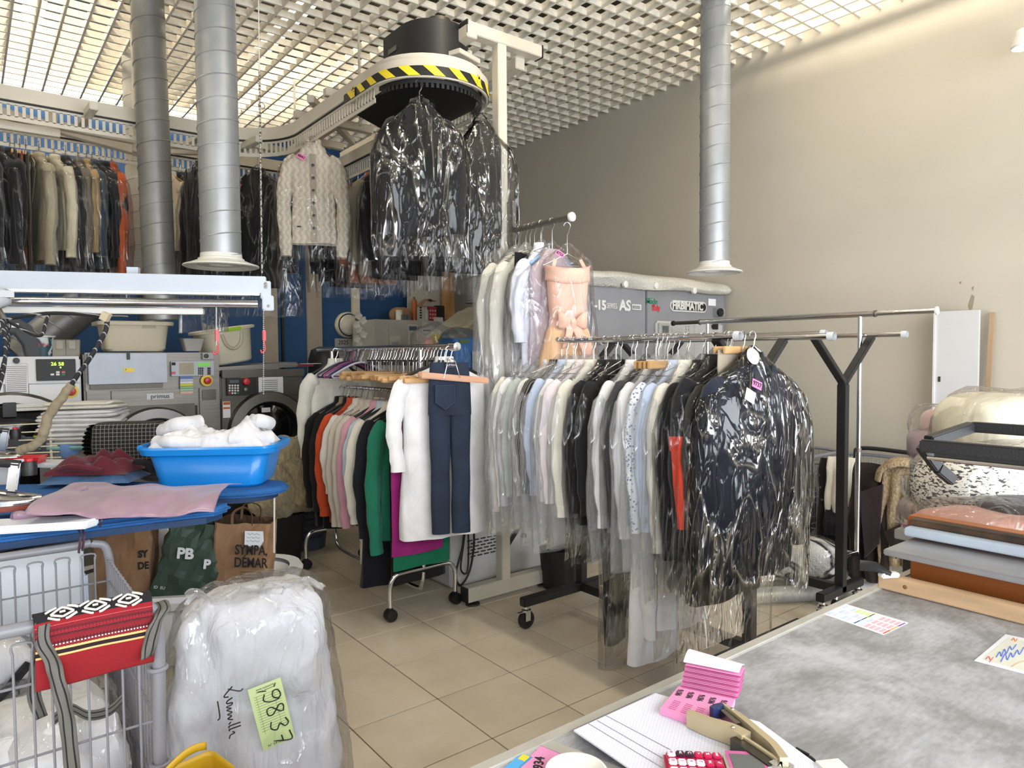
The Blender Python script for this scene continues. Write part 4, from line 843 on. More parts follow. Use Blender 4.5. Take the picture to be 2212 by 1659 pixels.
# hangers on the upper rail
GH = 'wooden trouser hangers on the chrome rack'
for i in range(26):
    y = 3.34+i*.037+random.uniform(-.006, .006); dz = random.uniform(-.02, .012); dx_ = random.uniform(-.05, .03)
    T = thing('trouser_hanger', ['nearest','second','third','fourth','fifth','sixth','seventh','eighth','ninth','tenth','eleventh','twelfth','thirteenth','fourteenth','fifteenth','sixteenth','seventeenth','eighteenth','nineteenth','twentieth','twenty-first','twenty-second','twenty-third','twenty-fourth','twenty-fifth','farthest'][i]+' empty wooden clamp hanger in the row on the chrome rack, counted from the jeans', 'hanger', (CX, y, 1.575), random.uniform(-.2, .2), GH)
    part('bar', WOOD, T, lambda b: [b.box((-.03+dx_, s*.01, -.155+dz), (.36, .011, .027)) for s in (-1, 1)], bevel=.004)
    part('hook', WIRE, T, lambda b: (b.tube([(p[0], p[1], p[2]) for p in hook_pts(.07)], .003, 6), b.tube([(-.02, 0, -.07), (-.02, 0, -.15)], .003, 5), b.tube([(.02, 0, -.07), (.02, 0, -.15)], .003, 5), b.tube([(-.02, 0, -.07), (.02, 0, -.07)], .003, 5)))
    part('clamp_lever', BLACK, T, lambda b: b.box((0, 0, -.075), (.012, .014, .035)), bevel=.002)
HP = ['black plastic hanger at the left end of the wooden hangers', 'purple plastic hanger at the left end of the wooden hangers', 'pink plastic hanger behind the purple hanger', 'white plastic hanger in front of the purple hanger', 'second black plastic hanger behind the pink one', 'dark violet plastic hanger behind all the coloured hangers']
for i, (y, c) in enumerate(((4.42, '151517'), (4.47, '4b3768'), (4.53, '9b3f7e'), (4.37, 'b9b8c6'), (4.58, '17171a'), (4.63, '33264c'))):
    T = thing('plastic_hanger', HP[i], 'hanger', (CX, y, 1.575), random.uniform(-.2, .2), 'coloured plastic hangers')
    pm = mat('hanger_'+c, c, .4); part('shoulder_bar', pm, T, lambda b: (b.tube(curve([(-.2, 0, -.175), (-.18, 0, -.15), (0, 0, -.075), (.18, 0, -.15), (.2, 0, -.175)], 5), .007, 8), b.tube([(-.2, 0, -.178), (.2, 0, -.178)], .006, 8)))
    part('hook', pm, T, lambda b: b.tube(hook_pts(.075), .004, 7))
# ------------------------------------------------------------------ clothes on the conveyor
HZ = 3.085
GV = 'clothes hanging on the overhead conveyor'
V_ROW = [  # x on the far track, colour, kind, length, sleeve, cover, label
 (.13, '1a1b1f', 'jacket', .84, .7, 1, 'black jacket in plastic at the far left edge, on the conveyor'), (.22, '17181b', 'jacket', .80, .7, 1, 'second black jacket in plastic near the far left edge, on the conveyor'),
 (.29, '141416', 'knit', .72, .6, 0, 'plain black cardigan left of the rust trousers on the conveyor'), 
 (.46, 'a39a83', 'jacket', .80, .68, 1, 'khaki raincoat with a long belt, on the conveyor at left'), (.55, 'c9c0a8', 'shirt', .72, .62, 1, 'cream shirt in plastic between khaki raincoat and black coat'), (.62, '1d1e22', 'coat', .84, .70, 1, 'crinkled black coat in plastic right of the cream shirt on the conveyor'),
 (.70, '6b6457', 'jacket', .74, .62, 1, 'grey-brown jacket in plastic behind the tan jacket'), (.755, 'a78e64', 'jacket', .70, .58, 1, 'tan jacket in plastic left of the navy jackets on the conveyor'), (.79, '33424f', 'jacket', .84, .6, 1, 'navy jacket in plastic right of the tan jacket'), (.835, '2b2c31', 'jacket', .82, .6, 1, 'charcoal jacket with a pocket flap in plastic, third from the orange coat'), (.875, '131315', 'knit', .5, .46, 0, 'short black knit jacket left of the orange coat'), (.92, 'b95524', 'coat', .86, .76, 1, 'long orange coat in plastic beside the ducts'),
 (1.33, 'c2b79d', 'knit', .66, .5, 0, 'cream hooded top between the two big ducts'), (1.40, '1b1b1d', 'jacket', .80, .66, 1, 'black jacket in plastic between the two big ducts'), (1.48, '232325', 'jacket', .80, .66, 1, 'dark jacket in plastic right behind the widest duct'),
]
for x, c, kd, L, sl, cv, lb in V_ROW:
    garment(RS[kd][0], lb, RS[kd][1], (x, FY, HZ), -PI/2+random.uniform(.1, .4), c=c, kind=kd, L=L-.05, sl=sl, sw=.2, hd=.042, cover=FILM if cv else None, hk=.10, hanger='wire' if cv else 'plastic', hm=mat('walnut_hanger', '7c5f3d', .5), group=GV)
for i, (x, c) in enumerate(((.32, '3a2f2a'), (.35, '8a4426'), (.385, '46402a'))):
    trousers('hanging_trousers', ['dark brown trousers left of the rust pair on the conveyor', 'rust brown trousers on the conveyor', 'olive trousers right of the rust pair on the conveyor'][i], 'trousers', (x, FY, HZ), -PI/2, c, .82, .17, .014, .1, 'clip', legs=0, group=GV)
# near track: coat over the corner, cardigan, pieces on both legs
garment('hanging_coat', 'two-layer black coat in plastic left of the cream cable cardigan', 'coat', (1.78, 5.36, HZ), -.75, c='121213', kind='coat', L=.86, sl=.66, sw=.22, hd=.07, cover=FILM, cl=1.08, hk=.16, group=GV, tk='8840', tkc=PURT)
garment('hanging_coat', 'black coat under the two-layer coat, mostly hidden by it', 'coat', (1.38, 5.43, HZ), -1.4, c='161617', kind='coat', L=.92, sl=.66, sw=.2, hd=.06, cover=FILM, cl=1.2, hk=.16, group=GV)
t = NT('cable_knit'); co = t.coord('Object', (1, 1, 1)); sp = t.n('ShaderNodeSeparateXYZ'); t.l(co, sp.inputs[0])
def mth(op, a, bb):
    x = t.n('ShaderNodeMath', _operation=op)
    for i, v in ((0, a), (1, bb)):
        if isinstance(v, (int, float)): x.inputs[i].default_value = v
        else: t.l(v, x.inputs[i])
    return x.outputs[0]
sz = mth('SINE', mth('MULTIPLY', sp.outputs[2], 95), 0); wx = mth('SINE', mth('ADD', mth('MULTIPLY', sp.outputs[0], 150), mth('MULTIPLY', sz, 1.1)), 0); rib = mth('SINE', mth('MULTIPLY', sp.outputs[2], 420), 0)
h_ = mth('ADD', wx, mth('MULTIPLY', rib, .25)); t.bump(h_, .5, .008); t.l(t.ramp(mth('MULTIPLY', mth('ADD', wx, 1), .5), [(0, 'c0b6a4'), (.6, 'd2c9b8')]), t.b.inputs['Base Color']); t.b.inputs['Roughness'].default_value = .95; KNIT = t.m
T = garment('hanging_cardigan', 'cream cable-knit cardigan with dark buttons, in clear plastic on the conveyor', 'cardigan', (1.95, 4.72, HZ+.02), -.42, m_=KNIT, kind='knit', L=.69, sl=.68, sw=.15, hd=.05, cover=FILM, cl=.8, hk=.09, group=GV, buttons=6, tk='8841', tkc=PINKT)
part('button_band', cloth('a2988a', 'knit_band'), T, lambda b: b.bar((0, -.058, -.17), (0, -.066, -.77), .04, .006, (0, 1, 0)))
part('neck_label', INK, T, lambda b: b.box((0, .01, -.13), (.04, .002, .06)), smooth=False); part('hem_label', INK, T, lambda b: b.box((-.1, -.062, -.67), (.025, .003, .01)), smooth=False)
part('hanger_paper', WHITE, T, lambda b: b.prism([(-.2, -.23), (0, -.1), (.2, -.23)], 0, .003, Matrix.Translation((0, .03, 0)) @ Matrix.Rotation(PI/2, 4, 'X')))
F_ROW = [(5.72, '262627', 'jacket', .78, 1, 'charcoal jacket in plastic right behind the cream cardigan'), (5.52, '1d1d1e', 'jacket', .84, 1, 'black jacket in plastic left of the rust suede jacket'), (5.36, '101011', 'coat', .82, 0, 'uncovered black coat left of the rust suede jacket'), (5.12, '9a5a26', 'jacket', .84, 1, 'rust brown suede jacket in plastic on the conveyor'), (4.98, 'a29882', 'coat', .8, 1, 'beige coat in plastic half hidden behind the black suit'), (4.75, '151517', 'coat', .84, 1, 'long black coat in plastic low behind the black suit'), (4.4, '141416', 'coat', .84, 1, 'long black coat in plastic behind the grey skirt suit')]
for y, c, kd, L, cv, lb in F_ROW:
    garment(RS[kd][0], lb, RS[kd][1], (FX, y, HZ), random.uniform(-.15, .1), c=c, kind=kd, L=L, sl=.62, sw=.2, hd=.045, cover=FILM if cv else None, hk=.12, group=GV, cl=L+.1)
SH = film('film_suit', strength=.7, refl=1.0, blend=.34, crease=.05, glint=.4, streak=(5, 5, 1.5))
p = NC + V((math.cos(PI*1.28)*.325, math.sin(PI*1.28)*.325, HZ))
garment('hanging_suit', 'black suit jacket in glossy plastic hanging at the hazard-striped nose', 'suit', p, -.5, c='17181b', kind='jacket', L=.72, sl=.62, sw=.165, hd=.07, cover=SH, cl=.86, hk=.13, group=GV)
p = NC + V((math.cos(PI*1.8)*.325, math.sin(PI*1.8)*.325, HZ))
garment('hanging_suit', 'dark grey skirt suit in glossy plastic between the black suit and the white post', 'suit', p, -.35, c='35332f', kind='dress', L=.76, sl=.5, sw=.125, hd=.06, sleeves=(0, 0), flare=1.0, cover=SH, cl=.94, hk=.12, group=GV)
garment('hanging_suit', 'dark suit in plastic just behind the white post', 'suit', (FX+.06, 3.95, HZ), .1, c='1a1a1c', kind='jacket', L=.86, sl=.6, sw=.2, hd=.05, cover=FILM, cl=1.0, hk=.12, group=GV)
# ------------------------------------------------------------------ helpers for soft and moulded things
def rloop(hw, hd, r, n=5, m=0):
    out = []
    for cx, cy, a0 in ((hw-r, hd-r, 0), (-hw+r, hd-r, PI/2), (-hw+r, -hd+r, PI), (hw-r, -hd+r, 1.5*PI)):
        out += [(cx+r*math.cos(a0+PI/2*i/n), cy+r*math.sin(a0+PI/2*i/n)) for i in range(n+1)]
    if not m: return out
    res = []
    for i, p in enumerate(out):
        res.append(p)
        if i % (n+1) == n: q = out[(i+1) % len(out)]; res += [(p[0]+(q[0]-p[0])*j/(m+1), p[1]+(q[1]-p[1])*j/(m+1)) for j in range(1, m+1)]
    return res
def rloft(b, levels, n=5, cap0=True, cap1=False, M=None, m=0):
    M = M or Matrix(); vs = []; k = 4*(n+1+m)
    for z, hw, hd, r in levels: vs += [M @ V((x, y, z)) for x, y in rloop(hw, hd, r, n, m)]
    fs = [(i*k+j, i*k+(j+1) % k, (i+1)*k+(j+1) % k, (i+1)*k+j) for i in range(len(levels)-1) for j in range(k)]
    if cap0: fs.append(tuple(range(k-1, -1, -1)))
    if cap1: fs.append(tuple(range((len(levels)-1)*k, len(levels)*k)))
    b.add(vs, fs)
def blob(b, c, r, seed=0, amp=.2, sc_=3, n=28, m=18, ex=1.0, flat=None):
    c = V(c); vs = []
    for j in range(m+1):
        ph = PI*j/m
        for i in range(n):
            a = 2*PI*i/n; p = V((sgp(math.sin(ph), ex)*sgp(math.cos(a), ex)*r[0], sgp(math.sin(ph), ex)*sgp(math.sin(a), ex)*r[1], sgp(math.cos(ph), ex)*r[2]))
            k = 1+amp*noise.noise((p+c)*sc_+V((seed*7.7, seed, 0)))+amp*.5*noise.noise((p+c)*sc_*2.6+V((seed*2.7, 5, seed)))
            q = c+p*k
            if flat is not None: q.z = max(q.z, flat)
            vs.append(q)
    b.add(vs, [(j*n+i, j*n+(i+1) % n, (j+1)*n+(i+1) % n, (j+1)*n+i) for j in range(m) for i in range(n)])
def at(name, label, cat, P, rot=0, group=None): return thing(name, label, cat, P, rot, group)
# ------------------------------------------------------------------ on top of the machines
LBK = mat('basket_cream', 'd3cab2', .45, var=.03)
t = NT('basket_weave'); wv = t.n('ShaderNodeTexBrick', Scale=28.0); wv.inputs['Mortar Size'].default_value = .12; tc = t.coord('Object', (1, 1, 1)); sp = t.n('ShaderNodeSeparateXYZ'); t.l(tc, sp.inputs[0]); cb = t.n('ShaderNodeCombineXYZ'); t.l(sp.outputs[0], cb.inputs[0]); t.l(sp.outputs[2], cb.inputs[1]); t.l(cb.outputs[0], wv.inputs['Vector']); t.bump(wv.outputs['Fac'], -.7, .01)
t.b.inputs['Base Color'].default_value = lin('d3cab2'); t.b.inputs['Roughness'].default_value = .5; WEAVE = t.m
ZW = WP(300, 759).z
p = W(289, 757, Y=6.12)
T = at('laundry_basket', 'cream woven plastic laundry basket on the large washing machine', 'basket', (p.x, 6.12, ZW))
part('body', WEAVE, T, lambda b: rloft(b, [(.004, .19, .14, .06), (.02, .205, .15, .06), (.2, .225, .17, .06), (.225, .228, .172, .06)]), solid=.006)
part('rim', LBK, T, lambda b: rloft(b, [(.2, .23, .175, .06), (.2, .262, .2, .07), (.225, .265, .203, .07), (.23, .255, .196, .07), (.222, .226, .17, .06)], cap0=False))
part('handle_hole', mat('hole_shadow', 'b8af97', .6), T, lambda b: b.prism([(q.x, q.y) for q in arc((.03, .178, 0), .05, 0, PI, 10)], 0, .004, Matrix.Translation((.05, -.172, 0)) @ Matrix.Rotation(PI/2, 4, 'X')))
p = W(415, 755, Y=6.05); T = at('scoop_tub', 'grey frosted detergent scoop box on the large washing machine', 'tub', (p.x, 6.05, ZW))
part('body', mat('frosted_grey', 'a9a8a2', .35), T, lambda b: rloft(b, [(.003, .055, .05, .012), (.1, .08, .07, .012), (.104, .09, .078, .014), (.1, .075, .066, .012)]), solid=.003)
ZS = WP(560, 806).z
p = W(500, 790, Y=6.25); T = at('laundry_tub', 'cream plastic tub with a lime green handle, tilted on the smaller washing machine', 'tub', (p.x-.03, 6.25, ZS+.09), (0, -.16, .1))
part('body', LBK, T, lambda b: rloft(b, [(.0, .17, .15, .1), (.01, .18, .16, .11), (.28, .215, .2, .15), (.29, .217, .2, .15)]), solid=.006)
part('rim', LBK, T, lambda b: rloft(b, [(.27, .218, .203, .15), (.272, .25, .23, .17), (.292, .25, .23, .17), (.296, .235, .22, .16), (.285, .21, .195, .15)], cap0=False))
part('handle', mat('lime_green', '9cc22b', .4), T, lambda b: b.box((.0, -.232, .283), (.15, .03, .03)), bevel=.008)
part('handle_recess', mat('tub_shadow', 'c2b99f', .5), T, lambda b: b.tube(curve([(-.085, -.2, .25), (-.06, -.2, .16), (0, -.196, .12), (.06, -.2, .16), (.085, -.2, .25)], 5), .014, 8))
ZD = WP(90, 771).z
p = W(92, 765, Y=6.02); T = at('paint_tub', 'teal paint tub with a white swirl on the white dryer', 'tub', (p.x, 6.02, ZD))
t = NT('paint_label'); nz = t.n('ShaderNodeTexNoise', Scale=9.0, Detail=4.0, Distortion=1.5); t.l(t.coord(), nz.inputs['Vector']); t.l(t.ramp(nz.outputs[0], [(.5, '2c4a57'), (.56, 'c9cfcf')]), t.b.inputs['Base Color'])
part('body', t.m, T, lambda b: b.lathe([(.001, 0), (.068, 0), (.078, .14), (.001, .138)], 28)); part('rim', WHITE, T, lambda b: b.lathe([(.078, .138), (.084, .142), (.084, .152), (.076, .152)], 28))
text('XTRA', .028, REDP, T, (0, -.08, .085), RX, depth=.001)
for i, px in enumerate((127, 154)):
    p = W(px, 765, Y=6.04); T = at('detergent_tray', ['grey plastic tray block next to the teal tub on the dryer', 'grey plastic tray block at the right end of the dryer top'][i], 'tray', (p.x, 6.04, ZD), 0, 'tray blocks on the dryer')
    part('body', mat('tray_grey', '8d887c', .5), T, lambda b: rloft(b, [(.0, .05, .06, .01), (.12, .054, .064, .01), (.124, .052, .062, .01)], cap1=True)); part('ridge', mat('tray_light', 'a09a8c', .5), T, lambda b: b.box((0, -.066, .085), (.045, .014, .06)), bevel=.004)
p = W(20, 765, Y=6.1); T = at('plastic_bin', 'black moulded plastic bin with an arched opening on the dryer at far left', 'bin', (p.x-.02, 6.1, ZD))
poly = [(-.2, 0), (.2, 0), (.17, .12), (.13, .23), (.06, .26), (-.2, .26)]
part('shell', BLACK, T, lambda b: b.prism([(x, y) for x, y in [(.2, 0), (.19, .1), (.15, .22), (.08, .265), (-.25, .265), (-.25, .19), (-.02, .19), (.05, .17), (.1, .09), (.115, 0)]], -.15, .15, Matrix.Rotation(PI/2, 4, 'X')), bevel=.006)
o = part('paper_label', PAPER, T, lambda b: (b.box((-.03, -.153, .225), (.05, .002, .035)), b.box((.05, -.153, .22), (.05, .002, .03))), smooth=False)

# ------------------------------------------------------------------ pressing rail above the tables
DL, DN = V((-.93, .37, 0)).normalized(), V((-.37, -.93, 0)).normalized()      # along the rail to the left; towards the viewer
E0 = W(575, 602, d=3.5); YR = math.atan2(-.37, .93)
PW_ = mat('rail_white', 'b3bbc6', .4, var=.02)
T = at('pressing_rail', 'long white overhead rail with chrome tube, above the pressing tables', 'rail', E0, YR)
def z_of(py, d=3.5): return W(575, py, d=d).z-E0.z
part('beam', PW_, T, lambda b: b.box((-.95, 0, -.035), (1.9, .07, .085)), bevel=.003); part('lower_lip', metal('bright_lip', 'e3e6ea', .2), T, lambda b: b.box((-.96, -.01, -.082), (1.86, .075, .012)), bevel=.002)
part('chrome_tube', CHROME, T, lambda b: b.tube([(-1.9, -.02, -.128), (-.04, -.02, -.128)], .021, 18))
part('end_bracket', PW_, T, lambda b: (b.box((-.002, -.03, -.06), (.05, .012, .09)), b.box((.008, -.032, -.125), (.055, .02, .075))), bevel=.004)
part('bolt', STEEL, T, lambda b: [b.lathe([(.008, 0), (.008, .006), (.001, .007)], 10, (x, -.037, z), Matrix.Rotation(PI/2, 4, 'X')) for x, z in ((.0, -.03), (.0, -.045), (.01, -.14))])
part('lamp_strip', WHITE, T, lambda b: b.box((-1.15, .05, -.165), (1.7, .06, .03)), bevel=.003)
for s in (-.62, -1.75): part('hanger_arm', PW_, T, lambda b: b.bar((s, .1, 0), (s, .1, -1.0 if s < -1 else .05), .05, .05))
p = W(-8, 660, d=3.1); T = at('rail_trolley', 'grey cable trolley with clamps wrapped in tape at the left edge of the chrome tube', 'trolley', p, YR)
part('clamp', mat('tape_grey', 'b3b6ba', .45), T, lambda b: (blob(b, (0, 0, .03), (.05, .05, .05), 3, .3, 20, 16, 10), b.box((.03, -.02, .05), (.09, .05, .03), rz(.3))), bevel=0)
part('hook', STEEL, T, lambda b: b.tube(curve([(.0, 0, 0), (.03, -.02, -.05), (.05, -.02, -.09), (.02, -.02, -.12), (-.01, -.02, -.1)], 5), .012, 8))
t = NT('braided_cable'); wv = t.n('ShaderNodeTexWave', Scale=16.0); wv.bands_direction = 'DIAGONAL'; t.l(t.coord('Object'), wv.inputs['Vector']); t.l(t.ramp(wv.outputs[0], [(.94, '17181c'), (.98, '9a9a9a')]), t.b.inputs['Base Color']); t.b.inputs['Roughness'].default_value = .7; BRAID = t.m
def pxline(pts, d): return [W(x, y, d=(d if not isinstance(d, (list, tuple)) else d[i])) for i, (x, y) in enumerate(pts)]
T = at('iron_cable', 'black braided iron cable looping from the trolley and down in front of the dryer', 'cable', W(120, 680, d=3.0)); O = Matrix.Translation(-T.location)
def loc(nm, m_, fn, T=T, **k):
    b = MB(); b.M = Matrix.Translation(-T.location); fn(b); return b.build(nm, m_, T, **k)
loc('cable', BRAID, lambda b: (b.tube(curve(pxline([(8, 690), (50, 683), (100, 677), (150, 677), (205, 681), (225, 686)], 3.0), 6), .008, 8), b.tube(curve(pxline([(232, 690), (228, 715), (212, 745), (190, 780), (168, 810), (154, 832)], 3.0), 6), .010, 8), b.tube(curve(pxline([(10, 690), (40, 706), (75, 724), (92, 722), (98, 700), (105, 680)], 3.0), 6), .007, 8)))
loc('loose_cable', BRAID, lambda b: [b.tube(curve(pxline([(4+i*4, 690), (12+i*3, 740), (8-i*2, 800), (-6, 850)], 2.95+.02*i), 6), .0075, 8) for i in range(3)])
SLV = mat('sleeve_beige', '8b7f68', .85, bump=.6, bs=40)
loc('fabric_sleeve', SLV, lambda b: b.tube([p+wob(p, .006, 30) for p in curve(pxline([(155, 830), (140, 852), (118, 880), (104, 905), (96, 935), (82, 955), (60, 968), (40, 974)], 3.0), 6)], [.016+.001*math.sin(i*1.9)+.004*min(i/12, 1) for i in range(43)], 12))
loc('knotted_tape', mat('tape_tan', 'b5aa8e', .8), lambda b: b.bar(W(224, 692, d=2.98), W(232, 676, d=2.98), .03, .03))
loc('tension_spring', STEEL, lambda b: b.tube(pxline([(228, 683), (265, 683), (277, 684)], 3.05), .003, 5))
for i, (px, y0, y1) in enumerate(((467, 665, 745), (569, 668, 850))):
    T = at('pull_chain', ['thin bead chain with a red plastic hook in front of the cream tub', 'bead chain with a red sleeve hanging from the end of the pressing rail'][i], 'chain', W(px, y0, d=3.45 if i else 3.2)); dd = 3.45 if i else 3.2
    a, c = V((0,0,0)), W(px, y1, d=dd)-T.location
    part('bead_chain', STEEL, T, lambda b: [b.box(a.lerp(c, k/44), (.005, .005, .006)) for k in range(45)])['kind'] = 'stuff'
    zz = (W(px, 725, d=dd)-T.location).z; part('red_sleeve', RED, T, lambda b: b.box((0, 0, zz), (.016, .016, .055)), bevel=.003)
    part('hook', RED, T, lambda b: b.tube(curve([(0, 0, zz-.03), (.004, 0, zz-.07), (-.012, 0, zz-.085), (-.018, 0, zz-.07)], 4), .004, 6))
# ------------------------------------------------------------------ pressing tables
PAD = mat('blue_pad', '1e5c9c', .8, var=.1, vs=14, bump=.25, bs=250)
TW = mat('table_white', 'd3d7dd', .4, var=.02)
D1 = V((-.84, .54, 0)).normalized(); N1 = V((-.54, -.84, 0)).normalized()
def table(name, label, org, poly, z, body):
    T = at(name, label, 'table', (org[0], org[1], 0)); B = Matrix.Translation((-org[0], -org[1], 0))
    b = MB(); b.M = B; b.prism(poly, z-.035, z); b.build('pad', PAD, T, bevel=.014, segs=3)
    b = MB(); b.M = B; b.prism([(org[0]+(x-org[0])*.94, org[1]+(y-org[1])*.94) for x, y in poly], z-.06, z-.036); b.build('board_frame', mat('pad_under', '16365c', .7), T)
    b = MB(); b.M = B; b.box(*body[:2], rz(body[2])); b.build('body', TW, T, bevel=.015)
    return T, B
tip = V((1.235, 3.37, 0)); hw = .185
def P1(s, o): q = tip+D1*s+N1*o; return (q.x, q.y)
poly1 = [P1(.22-.22*math.cos(a), .165*math.sin(a)) for a in [PI*.5-PI*i/10 for i in range(11)]] + [P1(1.5, -hw), P1(1.5, hw)]
T1, B1 = table('pressing_table', 'rear pressing table with a blue padded board, under the blue tub', (.5, 3.87), poly1, .915, ((-.12, 4.28, .42), (.5, .36, .82), math.atan2(-.54, .84)))
b = MB(); b.M = B1; b.bar(V((1.18, 3.42, .86)), V((1.2, 3.5, .55)), .008, .008); b.build('loose_cord', WHITE, T1)
poly2 = [(-.6, 3.05), (.07, 2.86), (.54, 2.83), (.74, 2.80), (.82, 2.86), (.52, 3.16), (.15, 3.42), (-.5, 3.75)]
T2, B2 = table('pressing_table', 'front pressing table with a blue padded board, the mauve blouse lying on it', (.2, 3.05), poly2, .965, ((-.27, 3.2, .43), (1.2, .42, .86), -.06))
bx = W(195, 1200, Y=2.98).x
b = MB(); b.M = B2; b.box((bx-.3, 2.98, .62), (.58, .02, .26)); b.build('front_panel', mat('table_panel', 'c4d0e4', .35), T2, bevel=.008)
b = MB(); b.M = B2; b.tube(curve([(bx-.62, 2.96, .845), (bx-.3, 2.95, .875), (bx-.08, 2.95, .89)], 5), .004, 6); b.build('wire', BLACK, T2)
b = MB(); b.M = B2; b.prism([(-.5, 3.0), (.05, 2.83), (.3, 2.72), (.345, 2.76), (.33, 2.83), (.0, 3.0), (-.5, 3.2)], .968, .995); b.build('iron_rest', TW, T2, bevel=.006)
b = MB(); b.M = B1; b.prism([(-.3, 4.75), (.13, 4.5), (.40, 4.16), (.46, 4.2), (.42, 4.36), (-.2, 4.95)], .98, 1.005); b.build('iron_rest', TW, T1, bevel=.006)
b = MB(); b.M = B1; b.box((.05, 4.62, .93), (.3, .2, .1)); b.build('rest_support', TW, T1)
def iron(label, P, rot):
    T = at('steam_iron', label, 'iron', P, rot)
    sole = [(-.12, -.055), (.02, -.058), (.09, -.035), (.125, 0), (.09, .035), (.02, .058), (-.12, .055)]
    part('sole_mat', mat('iron_red', '8f4436', .6), T, lambda b: b.prism([(x*1.08, y*1.15) for x, y in sole], 0, .016), bevel=.003)
    part('sole', CHROME, T, lambda b: b.prism(sole, .017, .03), bevel=.003)
    part('chrome_body', CHROME, T, lambda b: b.grid(lambda u, v: V(((-.115+.23*u), 0, .03))+V((0, math.cos(PI*v)*.054*math.sqrt(max(0, 1-max(0, (u-.45)/.56)**2)), math.sin(PI*v)*.06*(1-u*.75))), 16, 14))
    part('handle', BLACK, T, lambda b: b.tube(curve([(-.09, 0, .08), (-.095, 0, .15), (-.02, 0, .17), (.05, 0, .16)], 5), .016, 10))
    part('post', CHROME, T, lambda b: b.box((.03, 0, .12), (.035, .03, .11), Matrix.Rotation(.15, 3, 'Y')), bevel=.006)
    k = part('knob', BLACK, T, lambda b: b.lathe([(.001, -.03), (.024, -.03), (.026, .0), (.022, .02), (.001, .022)], 14, (.078, 0, .15)), bevel=0); part('red_cap', RED, k, lambda b: b.lathe([(.012, .02), (.012, .03), (.001, .031)], 10, (.078, 0, .15)))
iron('chrome steam iron with black handle on the front pressing table', W(12, 1100, z=.998), -.3)
iron('steam iron on the rear white rest, by the red tray', W(-4, 1000, z=1.006), -.2)
T = at('red_tray', 'shiny red plastic tray on the rear white iron rest', 'tray', W(30, 1001, z=1.006), -.5)
part('body', mat('red_clear', 'cf1f1f', .25, coat=.5), T, lambda b: rloft(b, [(0, .13, .05, .01), (.035, .14, .058, .01), (.035, .13, .05, .01), (.006, .12, .042, .01)])); part('label', PAPER, T, lambda b: b.box((.05, -.056, .02), (.05, .003, .018)), smooth=False)
# mauve satin blouse
SATIN = mat('mauve_satin', '927487', .34, var=.04, sheen=.2, spec=.6)
T = at('satin_blouse', 'mauve satin blouse spread over the front pressing table', 'blouse', W(260, 1090, z=.97)); Lb = T.location.copy()
UL, UR = W(150, 1050, z=1.02), W(492, 1048, z=1.0); LL, LR = W(60, 1122, Y=2.80), W(466, 1116, Y=2.71)
def bl_fn(u, v):
    top = UL.lerp(UR, u); bot = LL.lerp(LR, u); back = top+V((.10, .13, -.035))
    if v < .25: p = back.lerp(top, v/.25)
    else:
        w_ = (v-.25)/.75; p = top.lerp(bot, w_)+V((-.02, -.03, .035))*math.sin(w_*PI*.9)
    q = V((u*1.3, v*.5, 0)); p = p+V((0, -.01*v*math.sin(u*19+v*5+3*noise.noise(q*4)), .004*math.sin(u*21+v*9)))+wob(q, .03, 3.3, 2)*(1-.3*v)+V((0, -.012*v*max(0, math.sin(u*13+v*4)), 0))
    return p-Lb
part('body', SATIN, T, lambda b: b.grid(bl_fn, 70, 26), solid=.003)
def slv(b):
    pts = curve([V(W(165, 1070, z=1.0)), V(W(120, 1100, z=.995)), V(W(70, 1118, z=.99)), V(W(35, 1122, z=.985))], 6)
    b.tube([p+wob(p, .01, 25)-Lb for p in pts], [.05+.012*math.sin(i*1.4) for i in range(len(pts))], 14, squash=.45)
part('sleeve', SATIN, T, slv)
part('hem_fold', SATIN, T, lambda b: b.tube([q-Lb for q in curve([W(150, 1098, z=.96), W(230, 1105, z=.94), W(330, 1112, z=.925), (W(465, 1116, z=.90))], 6)], .011, 8, squash=.6))
for px in (272, 297, 318, 346): q = W(px, 1102, z=.935)+V((-.01, -.03, .0)); part('button', mat('mauve_button', 'c9a9bd', .3), T, lambda b: b.tube(arc(q-Lb, .007, 0, 2*PI, 10, (1,0,0), (0,0,1)), .0025, 6))
RIB = mat('ribbon_plum', '4a3644', .6)
for px, y0, y1 in ((172, 1110, 1195), (180, 1112, 1190), (218, 1105, 1138)): part('ribbon', RIB, T, lambda b: b.tube([q-Lb for q in curve([W(px, y0, z=.95)+V((-.03,-.09,0)), W(px+1, (y0+y1)/2, Y=2.76), W(px-2, y1, Y=2.77)], 5)], .004, 6, squash=.3))
